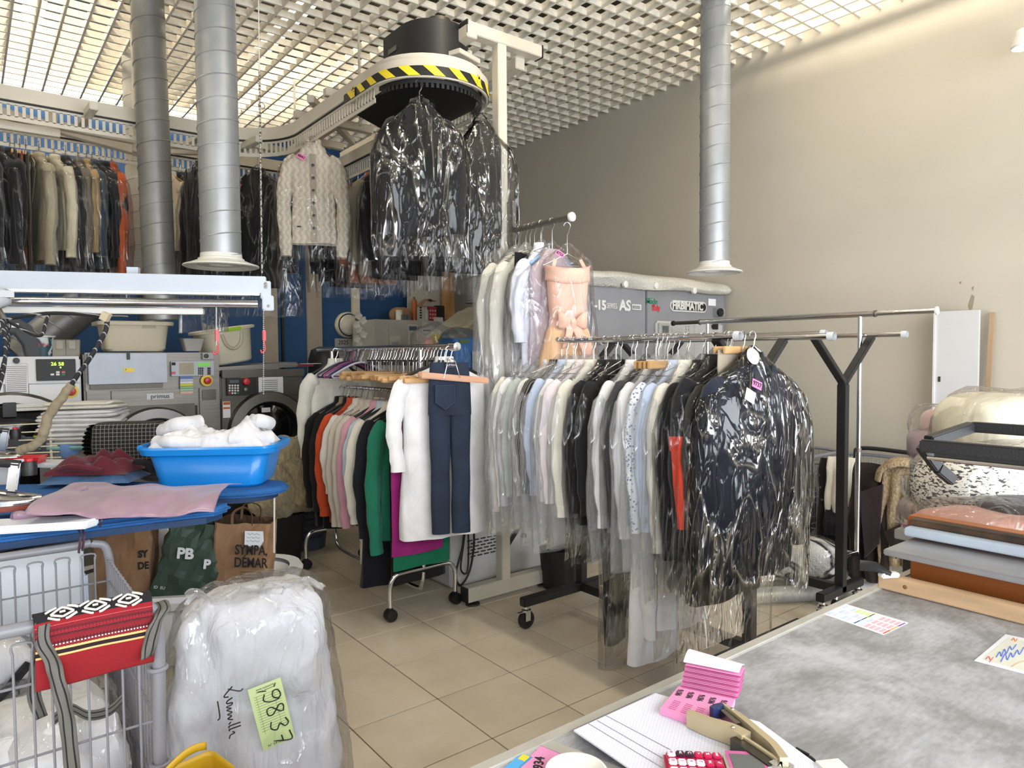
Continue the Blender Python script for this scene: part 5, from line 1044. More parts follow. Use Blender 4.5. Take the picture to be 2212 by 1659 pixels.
# burgundy clothes, jeans, forms and towels on the rear table
BURG = cloth('5a1f2b', 'cloth_burgundy')
P = W(215, 1042, z=.93); T = at('folded_jeans', 'light blue jeans folded under the burgundy shirt', 'jeans', P+V((.0, .08, 0)), math.atan2(-.54, .84))
part('folded_layer', cloth('4f6f96', 'denim_light'), T, lambda b: b.grid(lambda u, v: V(((u-.5)*.42, (v-.5)*.27, .005+.04*min(1, 6*min(u, 1-u, v, 1-v))*(1+.3*math.sin(u*9)))), 30, 20))
T = at('crumpled_shirt', 'crumpled burgundy shirt on the rear pressing table', 'shirt', P+V((.0, .08, .042)), math.atan2(-.54, .84))
def crump(b, hx, hy, h, sd, nx=56, ny=36):
    def fn(u, v):
        x, y = (u-.5)*2, (v-.5)*2; e = max(0, 1-max(abs(x), abs(y))**4); q = V((x*hx, y*hy, 0))
        return V((x*hx*(1+.12*noise.noise(q*9+V((sd, 0, 0)))), y*hy*(1+.12*noise.noise(q*9+V((0, sd, 4)))), max(.004, e*(h*.8+h*.9*noise.noise(q*9+V((sd, sd, 0)))+h*.35*math.sin(q.x*50+6*noise.noise(q*8)+q.y*20)*(.4+noise.noise(q*5))))))
    b.grid(fn, nx, ny)
part('cloth', BURG, T, lambda b: crump(b, .19, .13, .085, 4)); part('dark_strap', BLK, T, lambda b: b.tube(curve([(.18, 0, .05), (.25, -.02, .04), (.29, -.04, .0)], 4), .018, 8, squash=.4))
part('collar_roll', BURG, T, lambda b: b.tube(curve([(-.12, -.1, .03), (-.05, -.13, .045), (.04, -.12, .03), (.09, -.13, .02)], 5), .018, 8))
P = W(163, 1006, d=4.35); T = at('sleeve_form', 'sleeve pressing form with a light blue pad on a white cylinder', 'pressing form', (P.x, P.y, .918))
zc = P.z-.918; part('cylinder', TW, T, lambda b: b.lathe([(.001, 0), (.062, 0), (.062, zc+.06), (.001, zc+.06)], 28)); part('pad', mat('pad_light_blue', '6f93c9', .8), T, lambda b: rloft(b, [(zc+.06, .075, .06, .03), (zc+.09, .085, .07, .035), (zc+.13, .088, .072, .035), (zc+.145, .08, .065, .03)], cap1=True))
t = NT('black_check_cloth'); ck_ = t.n('ShaderNodeTexChecker', Scale=64.0); t.l(t.coord('Object'), ck_.inputs['Vector']); t.b.inputs['Roughness'].default_value = .9
br = t.n('ShaderNodeTexBrick', Scale=23.0); br.offset = 0; br.inputs['Brick Width'].default_value = .5; br.inputs['Row Height'].default_value = .5; br.inputs['Mortar Size'].default_value = .032
tc = t.coord('Object'); sp = t.n('ShaderNodeSeparateXYZ'); t.l(tc, sp.inputs[0]); cb = t.n('ShaderNodeCombineXYZ'); t.l(sp.outputs[0], cb.inputs[0]); t.l(sp.outputs[2], cb.inputs[1]); t.l(cb.outputs[0], br.inputs['Vector'])
br.inputs['Color1'].default_value = lin('1a1a1c'); br.inputs['Color2'].default_value = lin('1a1a1c'); br.inputs['Mortar'].default_value = lin('83817c'); t.l(br.outputs[0], t.b.inputs['Base Color']); CHECK = t.m
P = W(268, 1046, d=4.0); yw = math.atan2(-.54, .84); T = at('checked_bag', 'black and white checked cloth bag standing behind the blue tub', 'bag', (P.x+.06, P.y+.1, .918), -.45)
part('body', CHECK, T, lambda b: rloft(b, [(.0, .18, .1, .03), (.12, .19, .11, .035), (.22, .185, .1, .04), (.245, .17, .085, .04)], cap1=True)); part('gathered_edge', BLACK, T, lambda b: b.grid(lambda u, v: V((-.19-.035*math.sin(v*PI)+.008*math.sin(v*60+u*9), -.1+.2*u, .02+.22*v)), 14, 30))
part('black_clasp', BLACK, T, lambda b: b.lathe([(.03, 0), (.03, .012), (.001, .014)], 16, (.16, -.115, .03), Matrix.Rotation(PI/2, 4, 'X')))
P = W(198, 966, d=4.3); LWT = ['cream towel, topmost of the folded white stack', 'second folded white sheet from the top of the stack', 'third folded white sheet from the top of the stack', 'folded white sheet, second from the bottom of the stack', 'folded white sheet at the bottom of the white stack']
T = at('side_shelf', 'grey shelf box carrying the folded white sheets beside the checked bag', 'shelf', (P.x, P.y+.16, 0), -.4); part('body', mat('shelf_grey', '77777a', .6), T, lambda b: b.box((0, 0, (P.z-.012)/2), (.46, .26, P.z-.014)), bevel=.005)
T = at('folded_cloth', 'folded teal cloth under the white sheets', 'cloth', (P.x+.03, P.y+.15, P.z-.011), -.4); part('layer', cloth('86b7b5', 'cloth_teal'), T, lambda b: rloft(b, [(0, .26, .15, .02), (.012, .265, .155, .02), (.022, .26, .15, .02)], cap1=True))
zz = P.z+.012
for i in range(5):
    h = (.055, .06, .06, .045, .045)[i]; T = at('folded_sheet', LWT[4-i], 'sheet', (P.x-.01+random.uniform(-.012, .012), P.y+.15, zz), -.4+random.uniform(-.06, .06), 'folded white linen stack'); m_ = cloth('ccc9be' if i == 4 else ('cfcecd', 'd2d1d3')[i % 2], 'linen_%d' % i, bump=.2)
    def fold(b):
        for k in range(2):
            z0, z1 = h*k/2, h*(k+1)/2; bb = MB(); hx = .25-.01*i+.012*math.sin(i*5+k*3); rr = (z1-z0)*1.1
            rloft(bb, [(z0+(z1-z0)*j/7, hx-rr*(1-math.sin(PI*(j+.35)/7.7)), .14-rr*(1-math.sin(PI*(j+.35)/7.7)), .035) for j in range(8)], cap1=True, n=7)
            b.add([p+V((0, 0, .016*noise.noise(V((p.x*6, p.y*6, i)))*(.3+z1/h)))+wob(p+V((0, 0, i*.3)), .013, 11, i) for p in bb.v], bb.f)
    part('layer', m_, T, fold); zz += h
# wire drying rack in front of the dryer
T = at('drying_rack', 'white wire drying rack with dark cloths in front of the dryer', 'drying rack', W(40, 985, d=4.25)); a0 = T.location.copy()
for i, py in enumerate((923, 940, 957, 972, 985, 997)): part('wire', OFFW, T, lambda b: b.tube([W(-60, py-1, d=4.25-.06*i)-a0, W(112+i*4, py-9, d=4.25-.06*i)-a0], .004, 6))
for px in (-30, 108): part('frame_leg', OFFW, T, lambda b: b.tube([W(px, 915, d=4.25)-a0, V((W(px, 915, d=4.25).x, W(px, 915, d=4.25).y-.1, 0))-a0], .008, 8))
part('grey_cloth', cloth('42454c', 'cloth_slate'), T, lambda b: b.grid(lambda u, v: W(-50+150*u, 945+48*v, d=4.1+.1*u)-a0+V((0, .05*math.sin(u*9), .02*math.sin(u*13+v*4))), 20, 10), solid=.004)
P = W(90, 1003, d=4.3); T = at('patterned_box', 'dark teal box with leaf print behind the white iron rest', 'box', (P.x, P.y, 1.006), -.5)
t = NT('leaf_print'); vo = t.n('ShaderNodeTexVoronoi', Scale=22.0); t.l(t.coord(), vo.inputs['Vector']); t.l(t.ramp(vo.outputs['Distance'], [(.18, 'b9bfb4'), (.26, '3c4a4c')]), t.b.inputs['Base Color']); part('body', t.m, T, lambda b: b.box((0, 0, .025), (.2, .1, .05)), bevel=.003)
T = at('scrub_brush', 'black brush with a lime green edge on the patterned box', 'brush', (P.x+.02, P.y, 1.057), -.5); part('head', BLACK, T, lambda b: rloft(b, [(.012, .055, .025, .02), (.05, .05, .022, .02)], cap1=True)); part('base', mat('lime_green', '9cc22b'), T, lambda b: rloft(b, [(.0, .058, .028, .02), (.012, .058, .028, .02)], cap1=True))
# ------------------------------------------------------------------ blue tub with white washing
TUBB = mat('blue_plastic', '0f83d6', .32, var=.02, coat=.2)
T = at('washing_tub', 'bright blue plastic washing tub on the rear pressing table', 'tub', (.985, 3.655, .918), math.atan2(-.55, .83))
part('body', TUBB, T, lambda b: rloft(b, [(.0, .232, .15, .06), (.008, .242, .158, .065), (.19, .285, .185, .07)], n=6), solid=.004)
rm = part('rim', TUBB, T, lambda b: rloft(b, [(.165, .287, .19, .075), (.162, .318, .212, .09), (.19, .325, .218, .09), (.2, .315, .21, .085), (.196, .284, .184, .07)], n=6, cap0=False))
part('handle_gap', mat('tub_inside', '0b4f8c', .5), rm, lambda b: b.box((-.30, -.02, .2), (.018, .22, .004)), smooth=False); part('handle', TUBB, rm, lambda b: b.tube([(-.322, -.13, .19), (-.322, .09, .19)], .016, 12))
WSH = cloth('d2d2d6', 'washing_white', bump=.2)
T = at('white_washing', 'crumpled white washing heaped in the blue tub', 'washing', (.985, 3.655, 1.06), math.atan2(-.55, .83))
def heap(b):
    def fn(u, v):
        x, y = (u-.5)*2, (v-.5)*2; r = max(abs(x), abs(y)); e = max(0, 1-r**5); q = V((x*.3, y*.19, 0))
        prof = .055+.05*math.exp(-((x+.55)/.28)**2)+.085*math.exp(-((x-.62)/.26)**2)
        return V((x*.27+.02*noise.noise(q*8), y*.165, e*(prof+.035*noise.noise(q*9+V((3, 1, 0)))+.03*abs(noise.noise(q*20)))+.045))
    b.grid(fn, 60, 36)
part('heap', WSH, T, heap)
part('rolled_towel', WSH, T, lambda b: [b.tube([p+wob(p, .012, 14) for p in curve(c, 6)], r, 14) for c, r in (([(-.26, -.1, .07), (-.14, -.15, .075), (-.02, -.14, .07)], .035), ([(-.26, .0, .12), (-.16, -.06, .15), (-.1, .05, .15)], .04), ([(.1, -.13, .08), (.2, -.11, .085), (.27, -.04, .08)], .038), ([(-.05, -.1, .08), (.04, -.11, .09), (.12, -.1, .08)], .03), ([(.17, .02, .14), (.22, -.05, .17), (.25, .0, .14)], .035))])
# ------------------------------------------------------------------ white tub with the paper bags
WT = mat('white_tub_plastic', 'd9d9da', .35, var=.02)
T = at('storage_tub', 'big white plastic tub on the floor holding paper bags', 'tub', (.83, 3.90, 0), math.atan2(-.5, .87))
part('body', WT, T, lambda b: rloft(b, [(.02, .42, .2, .12), (.06, .46, .23, .14), (.38, .54, .29, .17)], n=7), solid=.006)
part('rim', WT, T, lambda b: rloft(b, [(.345, .54, .29, .18), (.34, .60, .34, .21), (.38, .615, .352, .22), (.405, .60, .34, .21), (.40, .545, .295, .18)], n=7, cap0=False))
KR = mat('kraft_paper', '9a7757', .85, var=.08, bump=.3, bs=14)
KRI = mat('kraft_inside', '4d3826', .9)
def pbag(name, label, P, rot, w_, d_, h, m_, seed, inner=KRI, lean=(0, 0), cr=.014, handles=True, tw=1.08):
    T = at(name, label, 'bag', P, rot)
    def fn(b, k=1.0, z0=0.0):
        bb = MB(); rloft(bb, [(z0+(h-z0)*i/11, w_*(1+(tw-1)*i/11)*k, d_*(1+.12*math.sin(i/11*PI))*k, .012) for i in range(12)], n=2, cap0=True, m=9)
        out = []
        for p in bb.v:
            t_ = p.z/h; q = wob(p, cr*(.4+t_), 13, seed)+wob(p, cr*.6, 31, seed+3); out.append(p+q+V((lean[0]*t_, lean[1]*t_, 0)))
        b.add(out, bb.f)
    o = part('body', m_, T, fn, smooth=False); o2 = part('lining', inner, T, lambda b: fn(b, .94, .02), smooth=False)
    if handles:
        for s in (-1, 1): part('handle', mat('kraft_handle', '6d5540', .85), T, lambda b: b.tube(curve([(-.05+lean[0], s*d_*.9+lean[1], h-.02), (-.045+lean[0], s*d_*.9+lean[1], h+.05), (.0+lean[0], s*d_*.7+lean[1], h+.075), (.045+lean[0], s*d_*.9+lean[1], h+.05), (.05+lean[0], s*d_*.9+lean[1], h-.02)], 5), .008, 6, squash=.4))
    return T
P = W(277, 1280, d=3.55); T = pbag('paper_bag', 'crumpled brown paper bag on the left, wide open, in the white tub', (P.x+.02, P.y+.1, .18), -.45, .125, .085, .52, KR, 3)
text('SY', .05, INK, T, (.1, -.1, .36), (PI/2, 0, .12), sx=.8, bold=.002); text('DE', .05, INK, T, (.1, -.1, .30), (PI/2, 0, .12), sx=.8, bold=.002)
GRB = mat('green_paper', '3c4f42', .6, var=.1, bump=.3, bs=14)
P = W(405, 1270, d=3.55); T = pbag('paper_bag', 'dark green paper bag with white letters between the two brown bags', (P.x, P.y+.12, .25), (0, .28, -.5), .155, .085, .46, GRB, 9, mat('green_inside', '5f6f63', .8), cr=.018, handles=False, tw=.95)
text('PB', .075, PAPER, T, (-.03, -.115, .3), (PI/2, -.15, 0), bold=.003, depth=.002); text('P', .065, PAPER, T, (.085, -.115, .27), (PI/2, -.15, 0), bold=.003, depth=.002); text('ID  EU', .02, PAPER, T, (-.11, -.1, .1), (PI/2, -.1, 0))
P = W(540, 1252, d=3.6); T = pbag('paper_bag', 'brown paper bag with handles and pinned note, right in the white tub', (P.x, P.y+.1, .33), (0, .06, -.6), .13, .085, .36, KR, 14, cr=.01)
text('SYMPA,', .07, INK, T, (.07, -.14, .235), RX, sx=.72, bold=.001, depth=.002); text('DÉMAR', .07, INK, T, (.07, -.14, .17), RX, sx=.72, bold=.001, depth=.002)
for k in range(3): text('remise en forme, même demain', .011, INK, T, (.085, -.126, .12-.014*k), RX, depth=.0005)
nt = part('pinned_note', PAPER, T, lambda b: b.prism([(-.045, -.035), (.03, -.045), (.05, -.01), (.045, .04), (-.045, .04)], 0, .002), smooth=False); put(nt, (.075, -.12, .29), (PI/2, 0, .05))
for k in range(3): part('handwriting', INK, nt, lambda b: b.tube(curve([(-.035+.008*i, .025-.018*k+.004*math.sin(i*2.3+k), .003) for i in range(9)], 3), .0007, 4))
P = W(492, 1112, d=3.95); T = at('cream_basin', 'pale cream basin peeking out behind the brown bag', 'basin', (P.x, P.y, .40), -.5); part('body', mat('cream_plastic', 'd6cda4', .4), T, lambda b: rloft(b, [(.0, .1, .08, .05), (.13, .13, .1, .06), (.14, .14, .11, .06), (.135, .12, .09, .05)]), solid=.004)
P = W(352, 1180, d=3.95); T = at('plastic_bag', 'white crumpled plastic bag between brown and green bags', 'bag', (P.x, P.y+.05, P.z-.12), 0); part('body', FILMH, T, lambda b: blob(b, (0, 0, .12), (.1, .07, .17), 4, .4, 7)); part('contents', cloth('c9cbd3', 'cloth_pale'), T, lambda b: blob(b, (0, 0, .1), (.075, .05, .12), 5, .3, 8))
# fur coat and bucket
t = NT('beige_fur'); nz = t.n('ShaderNodeTexNoise', Scale=45.0, Detail=6.0); t.l(t.coord('Object', (1, 1, .35)), nz.inputs['Vector']); t.l(t.ramp(nz.outputs[0], [(.3, '8c7f60'), (.7, 'b5a883')]), t.b.inputs['Base Color']); t.bump(nz.outputs[0], 1.0, .03); t.b.inputs['Roughness'].default_value = 1.0; t.b.inputs['Sheen Weight'].default_value = .4; FUR = t.m
T = at('fur_coat', 'beige fur coat heaped in front of the smaller washing machine', 'coat', (1.78, 5.2, .36))
def furf(b):
    for c, r, s in (((0, 0, .3), (.26, .2, .2), 1), ((.12, -.05, .42), (.2, .17, .16), 2), ((-.12, -.05, .4), (.16, .15, .16), 3), ((.2, -.06, .22), (.17, .16, .22), 4), ((.05, -.12, .15), (.26, .12, .15), 5)): blob(b, c, r, s, .35, 6, 30, 20)
part('pelt', FUR, T, furf); part('sleeve', FUR, T, lambda b: b.tube(curve([(.06, -.2, .42), (.13, -.24, .32), (.15, -.24, .2), (.14, -.22, .1)], 6), [.065]*10+[.055]*9, 14))
T = at('crate', 'dark crate under the beige fur coat', 'crate', (1.75, 5.25, 0)); part('body', BLACK, T, lambda b: rloft(b, [(.0, .2, .16, .02), (.36, .23, .19, .02), (.36, .21, .17, .02), (.02, .19, .15, .02)]))
P = W(628, 1160, z=0); T = at('bucket', 'dark blue slotted laundry bucket beside the fur coat', 'bucket', (2.13, 5.4, 0)); part('body', mat('bucket_blue', '3c4456', .5), T, lambda b: b.lathe([(.001, .003), (.13, .003), (.17, .34), (.178, .35), (.17, .355), (.16, .34), (.12, .02)], 30)); 
for k in range(5): part('slot', BLACK, T, lambda b: b.grid(lambda u, v: V((math.cos(-2.6+u*1.4)*(.142+.033*(.1+.05*k)/.3), math.sin(-2.6+u*1.4)*(.142+.033*(.1+.05*k)/.3), .1+.05*k+.01*v+.01*u)), 10, 2), solid=.003)
# ------------------------------------------------------------------ wire cart, woven bag, bundles, duvet bag
T = at('wire_cart', 'grey wire cart in the left foreground with plastic-wrapped bundles', 'cart', (0, 2.4, 0)); B = Matrix.Translation((0, -2.4, 0))
def ct(nm, fn, m_=GREYW, T=T, B=B, **k):
    b = MB(); b.M = B; fn(b); return b.build(nm, m_, T, **k)
XR, XL_, YFc, YRc, ZT = .375, -.55, 2.02, 2.79, .90
for y in (YFc, YRc): ct('corner_frame', lambda b: b.tube(curve([(XR, y, .1), (XR, y, .5), (XR, y, ZT-.06), (XR-.05, y, ZT), (XR-.15, y, ZT), (XL_, y, ZT)], 6), .0165 if y == YFc else .014, 12))
for y in (YFc, YRc):
    for z in (.15, .38, .58, .76): ct('cross_wire', lambda b: b.tube([(XL_, y, z), (XR, y, z)], .0035, 6))
    for i in range(22):
        x = XR-.045-i*.038
        if x > XL_: ct('upright_wire', lambda b: b.tube([(x, y-.008, .12), (x, y-.008, ZT-.055 if y == YFc else ZT-.045)], .003, 6))
    for i in range(10): x = XR-.045-i*.076; ct('top_loop', lambda b: b.tube(curve([(x, y-.008, ZT-.06), (x, y-.008, ZT-.035), (x-.038, y-.008, ZT-.035), (x-.038, y-.008, ZT-.06)], 3), .003, 6))
for z in (.15, .38, .58, .76, .84): ct('cross_wire', lambda b: b.tube([(XR-.005, YFc, z), (XR-.005, YRc, z)], .0035, 6))
for i in range(18): y = YFc+.04+i*.041; ct('upright_wire', lambda b: b.tube([(XR, y, .12), (XR, y, .84), (XR-.012, y, .85)], .003, 6))
for z in (.72, .46): ct('wire_clip', lambda b: b.tube(arc((XR, YFc, z), .022, 0, 2*PI, 14), .006, 8))
ct('floor_grid', lambda b: [b.tube([(XL_, YFc+.05*i, .14), (XR, YFc+.05*i, .14)], .003, 5) for i in range(16)], )
for x in (XR-.03, XL_+.05):
    for y in (YFc+.03, YRc-.03): ct('caster', lambda b: b.lathe([(.045, -.014), (.047, 0), (.045, .014), (.001, .015)], 18, (x, y, .047), Matrix.Rotation(PI/2, 4, 'X')), BLACK)
def bundle(label, P, r, s, c='d5d5d8'):
    T = at('wrapped_bundle', label, 'bundle', P); part('bedding', cloth(c), T, lambda b: blob(b, (0, 0, r[2]), r, s, .22, 5, ex=.8, flat=0.002)); part('plastic_cover', FILM, T, lambda b: blob(b, (0, 0, r[2]*1.04), tuple(v*1.08 for v in r), s, .26, 5.4, ex=.8, flat=0.0))
    return T
bundle('white bedding bundle in clear plastic, right side of the wire cart', (.15, 2.38, .16), (.19, .26, .21), 2); bundle('white bedding bundle in clear plastic, left side of the wire cart', (-.26, 2.35, .16), (.24, .28, .26), 5)
T = bundle('grey-white bedding bundle in clear plastic lying on the others in the wire cart', (-.1, 2.62, .5), (.24, .13, .1), 8, 'cbcbd0')
part('black_band', BLK, T, lambda b: b.tube(curve([(-.22, -.1, .06), (-.05, -.15, .02), (.12, -.14, .05), (.22, -.08, .12)], 5), .014, 8))
# woven shoulder bag over the front rail
t = NT('woven_bag'); uvn = t.n('ShaderNodeTexCoord'); sp = t.n('ShaderNodeSeparateXYZ'); t.l(uvn.outputs['UV'], sp.inputs[0])
stops = [(0, '89151d'), (.37, '8c161f'), (.372, 'd9b777'), (.395, '24161c'), (.44, '24161c'), (.442, 'd9b777'), (.47, '8c161f'), (.5, 'd8d3c8'), (.515, '3a1218'), (.54, '8c161f'), (.58, '7b1620'), (.60, '1c1418'), (.62, '9c1c28'), (.655, '4a141c'), (.68, '8c161f'), (.715, 'c2555a'), (.72, '8c161f'), (.75, '17161a'), (1, '17161a')]
rp = t.n('ShaderNodeValToRGB'); rp.color_ramp.interpolation = 'CONSTANT'; e = rp.color_ramp.elements
while len(e) < len(stops): e.new(.5)
for q, (pp, c) in zip(e, stops): q.position = pp; q.color = lin(c)
t.l(sp.outputs[1], rp.inputs[0])
wv = t.n('ShaderNodeTexChecker', Scale=1.0); mp_ = t.n('ShaderNodeMapping'); mp_.inputs['Scale'].default_value = (70, 46, 1); t.l(uvn.outputs['UV'], mp_.inputs[0]); t.l(mp_.outputs[0], wv.inputs['Vector'])
gt = t.n('ShaderNodeMath', _operation='GREATER_THAN'); gt.inputs[1].default_value = .47; t.l(sp.outputs[1], gt.inputs[0]); lt_ = t.n('ShaderNodeMath', _operation='LESS_THAN'); lt_.inputs[1].default_value = .72; t.l(sp.outputs[1], lt_.inputs[0])
m1 = t.n('ShaderNodeMath', _operation='MULTIPLY'); t.l(gt.outputs[0], m1.inputs[0]); t.l(lt_.outputs[0], m1.inputs[1]); m2 = t.n('ShaderNodeMath', _operation='MULTIPLY'); t.l(m1.outputs[0], m2.inputs[0]); t.l(wv.outputs['Fac'], m2.inputs[1])
t.l(t.mixc(m2.outputs[0], rp.outputs[0], lin('6d1a26')), t.b.inputs['Base Color']); t.b.inputs['Roughness'].default_value = .95; nb = t.n('ShaderNodeTexNoise', Scale=400.0); t.l(t.coord(), nb.inputs['Vector']); t.bump(nb.outputs[0], .3, .003); WOV = t.m
T = at('woven_bag', 'red and black woven shoulder bag hung over the front rail of the wire cart', 'bag', (.235, YFc, ZT)); bw = .128
def flap(u, v):
    x = (u-.5)*2*bw; s = v*.30   # v=1 at the back top edge, 0 at the hem
    if v > .72: k = (v-.72)/.28; a = k*PI*.75; p = V((x, -.024*math.cos(a)-.004, .002+.026*math.sin(a)+.004))
    else: p = V((x, -.030-.012*math.sin(v/.72*PI), -.15*(1-v/.72)))
    return p+V((0, 0, .0))+wob((x, v*.2, 0), .004, 9, 2)
b = MB(); NU, NV = 30, 40; b.grid(flap, NU, NV); me = b.mesh('flap', WOV); uv = me.uv_layers.new(name='UVMap')
for pl in me.polygons:
    for li in pl.loop_indices: k = me.loops[li].vertex_index; uv.data[li].uv = ((k % NU)/(NU-1), (k//NU)/(NV-1))
o = bpy.data.objects.new('flap', me); col.objects.link(o); o.parent = T; md = o.modifiers.new('thickness', 'SOLIDIFY'); md.thickness = .006
WY_ = mat('wool_white', 'd5d0c6', .95)
for cxm, fl_ in ((-.07, 1), (.0, 1), (.072, 1)):
    def motif(b):
        for (x0, y0, x1, y1) in ((-.024, .0, .0, .028), (.0, .028, .024, .0), (-.024, .0, .0, -.014), (.0, -.014, .024, .0), (-.034, .012, -.012, .034), (.034, .012, .012, .034), (-.03, -.008, -.006, -.026), (.03, -.008, .006, -.026), (-.006, .006, .006, .006)):
            def P_(x, y): v = .80+y*3.0; u = .5+(cxm+x)/(2*bw); q = flap(min(max(u, 0), 1), min(max(v, .73), .99)); return q+V((0, -.004, .0045))
            pts = [P_(x0+(x1-x0)*k/4, y0+(y1-y0)*k/4) for k in range(5)]; b.tube(pts, .003, 5)
    part('woven_motif', WY_, T, motif)
t = NT('woven_strap'); uvn = t.n('ShaderNodeTexCoord'); wv = t.n('ShaderNodeTexWave', Scale=14.0); wv.bands_direction = 'Y'; mp_ = t.n('ShaderNodeMapping'); t.l(uvn.outputs['UV'], mp_.inputs[0]); mp_.inputs['Scale'].default_value = (1, 4, 1); t.l(mp_.outputs[0], wv.inputs['Vector']); sp = t.n('ShaderNodeSeparateXYZ'); t.l(uvn.outputs['UV'], sp.inputs[0])
edge = t.ramp(sp.outputs[0], [(0, 'ffffff'), (.2, 'ffffff'), (.21, '000000'), (.3, '000000'), (.31, 'ffffff'), (.69, 'ffffff'), (.7, '000000'), (.8, '000000'), (.81, 'ffffff')]); st_ = t.ramp(wv.outputs[0], [(.5, '1a1a1c'), (.6, '8f8c84')]); t.l(t.mixc(edge, lin('1a1a1c'), st_), t.b.inputs['Base Color']); t.b.inputs['Roughness'].default_value = .95; STRAP = t.m
def strap(pts, wd, side=(1, 0, 0), nm='strap'):
    P = curve(pts, 8); b = MB(); n = len(P); sd = V(side).normalized()
    for i in range(n):
        tw = Matrix.Rotation(.5*math.sin(i*.35), 3, 'Z') @ sd; b.v += [P[i]-tw*wd/2, P[i], P[i]+tw*wd/2]
    b.f = [(i*3+k, i*3+k+1, (i+1)*3+k+1, (i+1)*3+k) for i in range(n-1) for k in range(2)]; b.mi = [0]*len(b.f)
    me = b.mesh(nm, STRAP); uv = me.uv_layers.new(name='UVMap')
    for pl in me.polygons:
        for li in pl.loop_indices: k = me.loops[li].vertex_index; uv.data[li].uv = ((k % 3)/2, (k//3)/n*len(pts)*.6)
    o = bpy.data.objects.new(nm, me); col.objects.link(o); o.parent = T; md = o.modifiers.new('thickness', 'SOLIDIFY'); md.thickness = .004
def L_(x, y, Y=1.98): return W(x, y, Y=Y)-T.location
strap([L_(108, 1330, 2.03), L_(92, 1345, 2.0), L_(93, 1390, 1.98), L_(112, 1430, 1.97), L_(125, 1470, 1.96), L_(138, 1530, 1.95), L_(150, 1590, 1.95), L_(158, 1690, 1.95)], .034)
strap([L_(88, 1345, 2.06), L_(80, 1430, 2.07), L_(74, 1500, 2.08), L_(88, 1550, 2.09)], .03); strap([L_(112, 1556, 2.08), L_(150, 1530, 2.12), L_(190, 1545, 2.15), L_(235, 1535, 2.18), L_(268, 1505, 2.2)], .028, (0, 0, 1))
strap([L_(322, 1318, 2.07), L_(345, 1302, 2.06), L_(354, 1318, 2.0), L_(336, 1345, 1.97), L_(326, 1385, 1.97), L_(316, 1420, 1.97)], .034)
# duvet in plastic with a ticket
T = at('duvet_bag', 'big white duvet in a clear plastic bag with a green ticket, on the floor', 'duvet', (.68, 2.27, 0), -.22)
DUV = cloth('c9c9ce', 'duvet_white', bump=.45)
def duv(b, k=0.0, sd=1, amp=.022):
    NZ, NP = 46, 90; vs = []
    for j in range(NZ):
        t_ = j/(NZ-1); z = .002+.80*t_+(.012 if k else 0)
        hwx = (.315-.12*t_)*(1 if t_ < .9 else math.sqrt(max(.02, 1-((t_-.9)/.1)**2*.6)))+k; hdy = (.165-.05*t_)*(1 if t_ < .85 else math.sqrt(max(.04, 1-((t_-.85)/.15)**2*.85)))+k
        for i in range(NP):
            a = 2*PI*i/NP; x = hwx*sgp(math.cos(a), .55); y = hdy*sgp(math.sin(a), .6)
            puff = .035*abs(math.sin(x*8+.4+z))**.6*abs(math.sin(z*6+x*2))**.5; q = wob((x, y, z), amp, 6, sd)+wob((x, y, z), amp*.5, 15, sd)+wob((x, y, z*.6), amp*.3, 34, sd)
            vs.append(V((x+.03*t_, y-puff*(1 if y < 0 else -1), z))+q*min(1, t_*8))
    b.add(vs, [(j*NP+i, j*NP+(i+1) % NP, (j+1)*NP+(i+1) % NP, (j+1)*NP+i) for j in range(NZ-1) for i in range(NP)]+[tuple((NZ-1)*NP+i for i in range(NP))])
part('duvet', DUV, T, duv); cvr = part('plastic_cover', FILM, T, lambda b: duv(b, .026, 1, .022))
part('gathered_plastic', FILMH, T, lambda b: b.grid(lambda u, v: V((-.17+.4*u, -.05+.03*math.sin(u*17)-.04*v, .79+.045*v+.01*math.sin(u*23)))+wob((u, v, 0), .02, 5, 3), 50, 8))
GT = mat('green_ticket_paper', 'c3d59b', .8, var=.02); ck2 = part('green_ticket', GT, T, lambda b: b.box((0, 0, 0), (.095, .215, .0015)), smooth=False)
put(ck2, (.055, -.197, .47), (PI/2+.13, -.20, 0))
INKM = mat('marker_black', '111114', .5, var=0)
def scrawl(parent, strokes, r=.0018, name='handwriting'):
    def fn(b):
        for s in strokes: b.tube(curve([(x, y, .002) for x, y in s], 5) if len(s) > 2 else [(s[0][0], s[0][1], .002), (s[1][0], s[1][1], .002)], r, 5)
    return part(name, INKM, parent, fn)
NUM = {'9': [[(.3, .75), (.1, .9), (-.2, .8), (-.2, .55), (.1, .5), (.3, .75), (.3, .3), (.1, 0), (-.2, .1)]], '8': [[(.2, .85), (-.1, .9), (-.2, .7), (.2, .3), (.15, .05), (-.15, .05), (-.2, .3), (.15, .65), (.2, .85)]], '3': [[(-.2, .85), (.1, .95), (.25, .75), (0, .52), (.28, .3), (.1, .02), (-.25, .1)]], '7': [[(-.25, .9), (.28, .9), (0, 0)], [(-.15, .45), (.22, .48)]]}
for i, ch in enumerate('9837'):
    cy = .062-i*.05
    scrawl(ck2, [[(.012-(y-.5)*.0+ (y-.45)*.055, cy-x*.06) for x, y in s] for s in NUM[ch]], .0019)
scrawl(ck2, [[(.03, .098), (.024, .088)], [(-.022, .09), (.0, .083)]], .0015)
LN = mat('ticket_line', '6f7d57', .8, var=0)
part('printed_rules', LN, ck2, lambda b: [b.box((0, .075-.0085*i, .001), (.075, .0009, .0006)) for i in range(15)]+[b.box((x, .01, .001), (.0009, .13, .0006)) for x in (-.03, .02)], smooth=False)
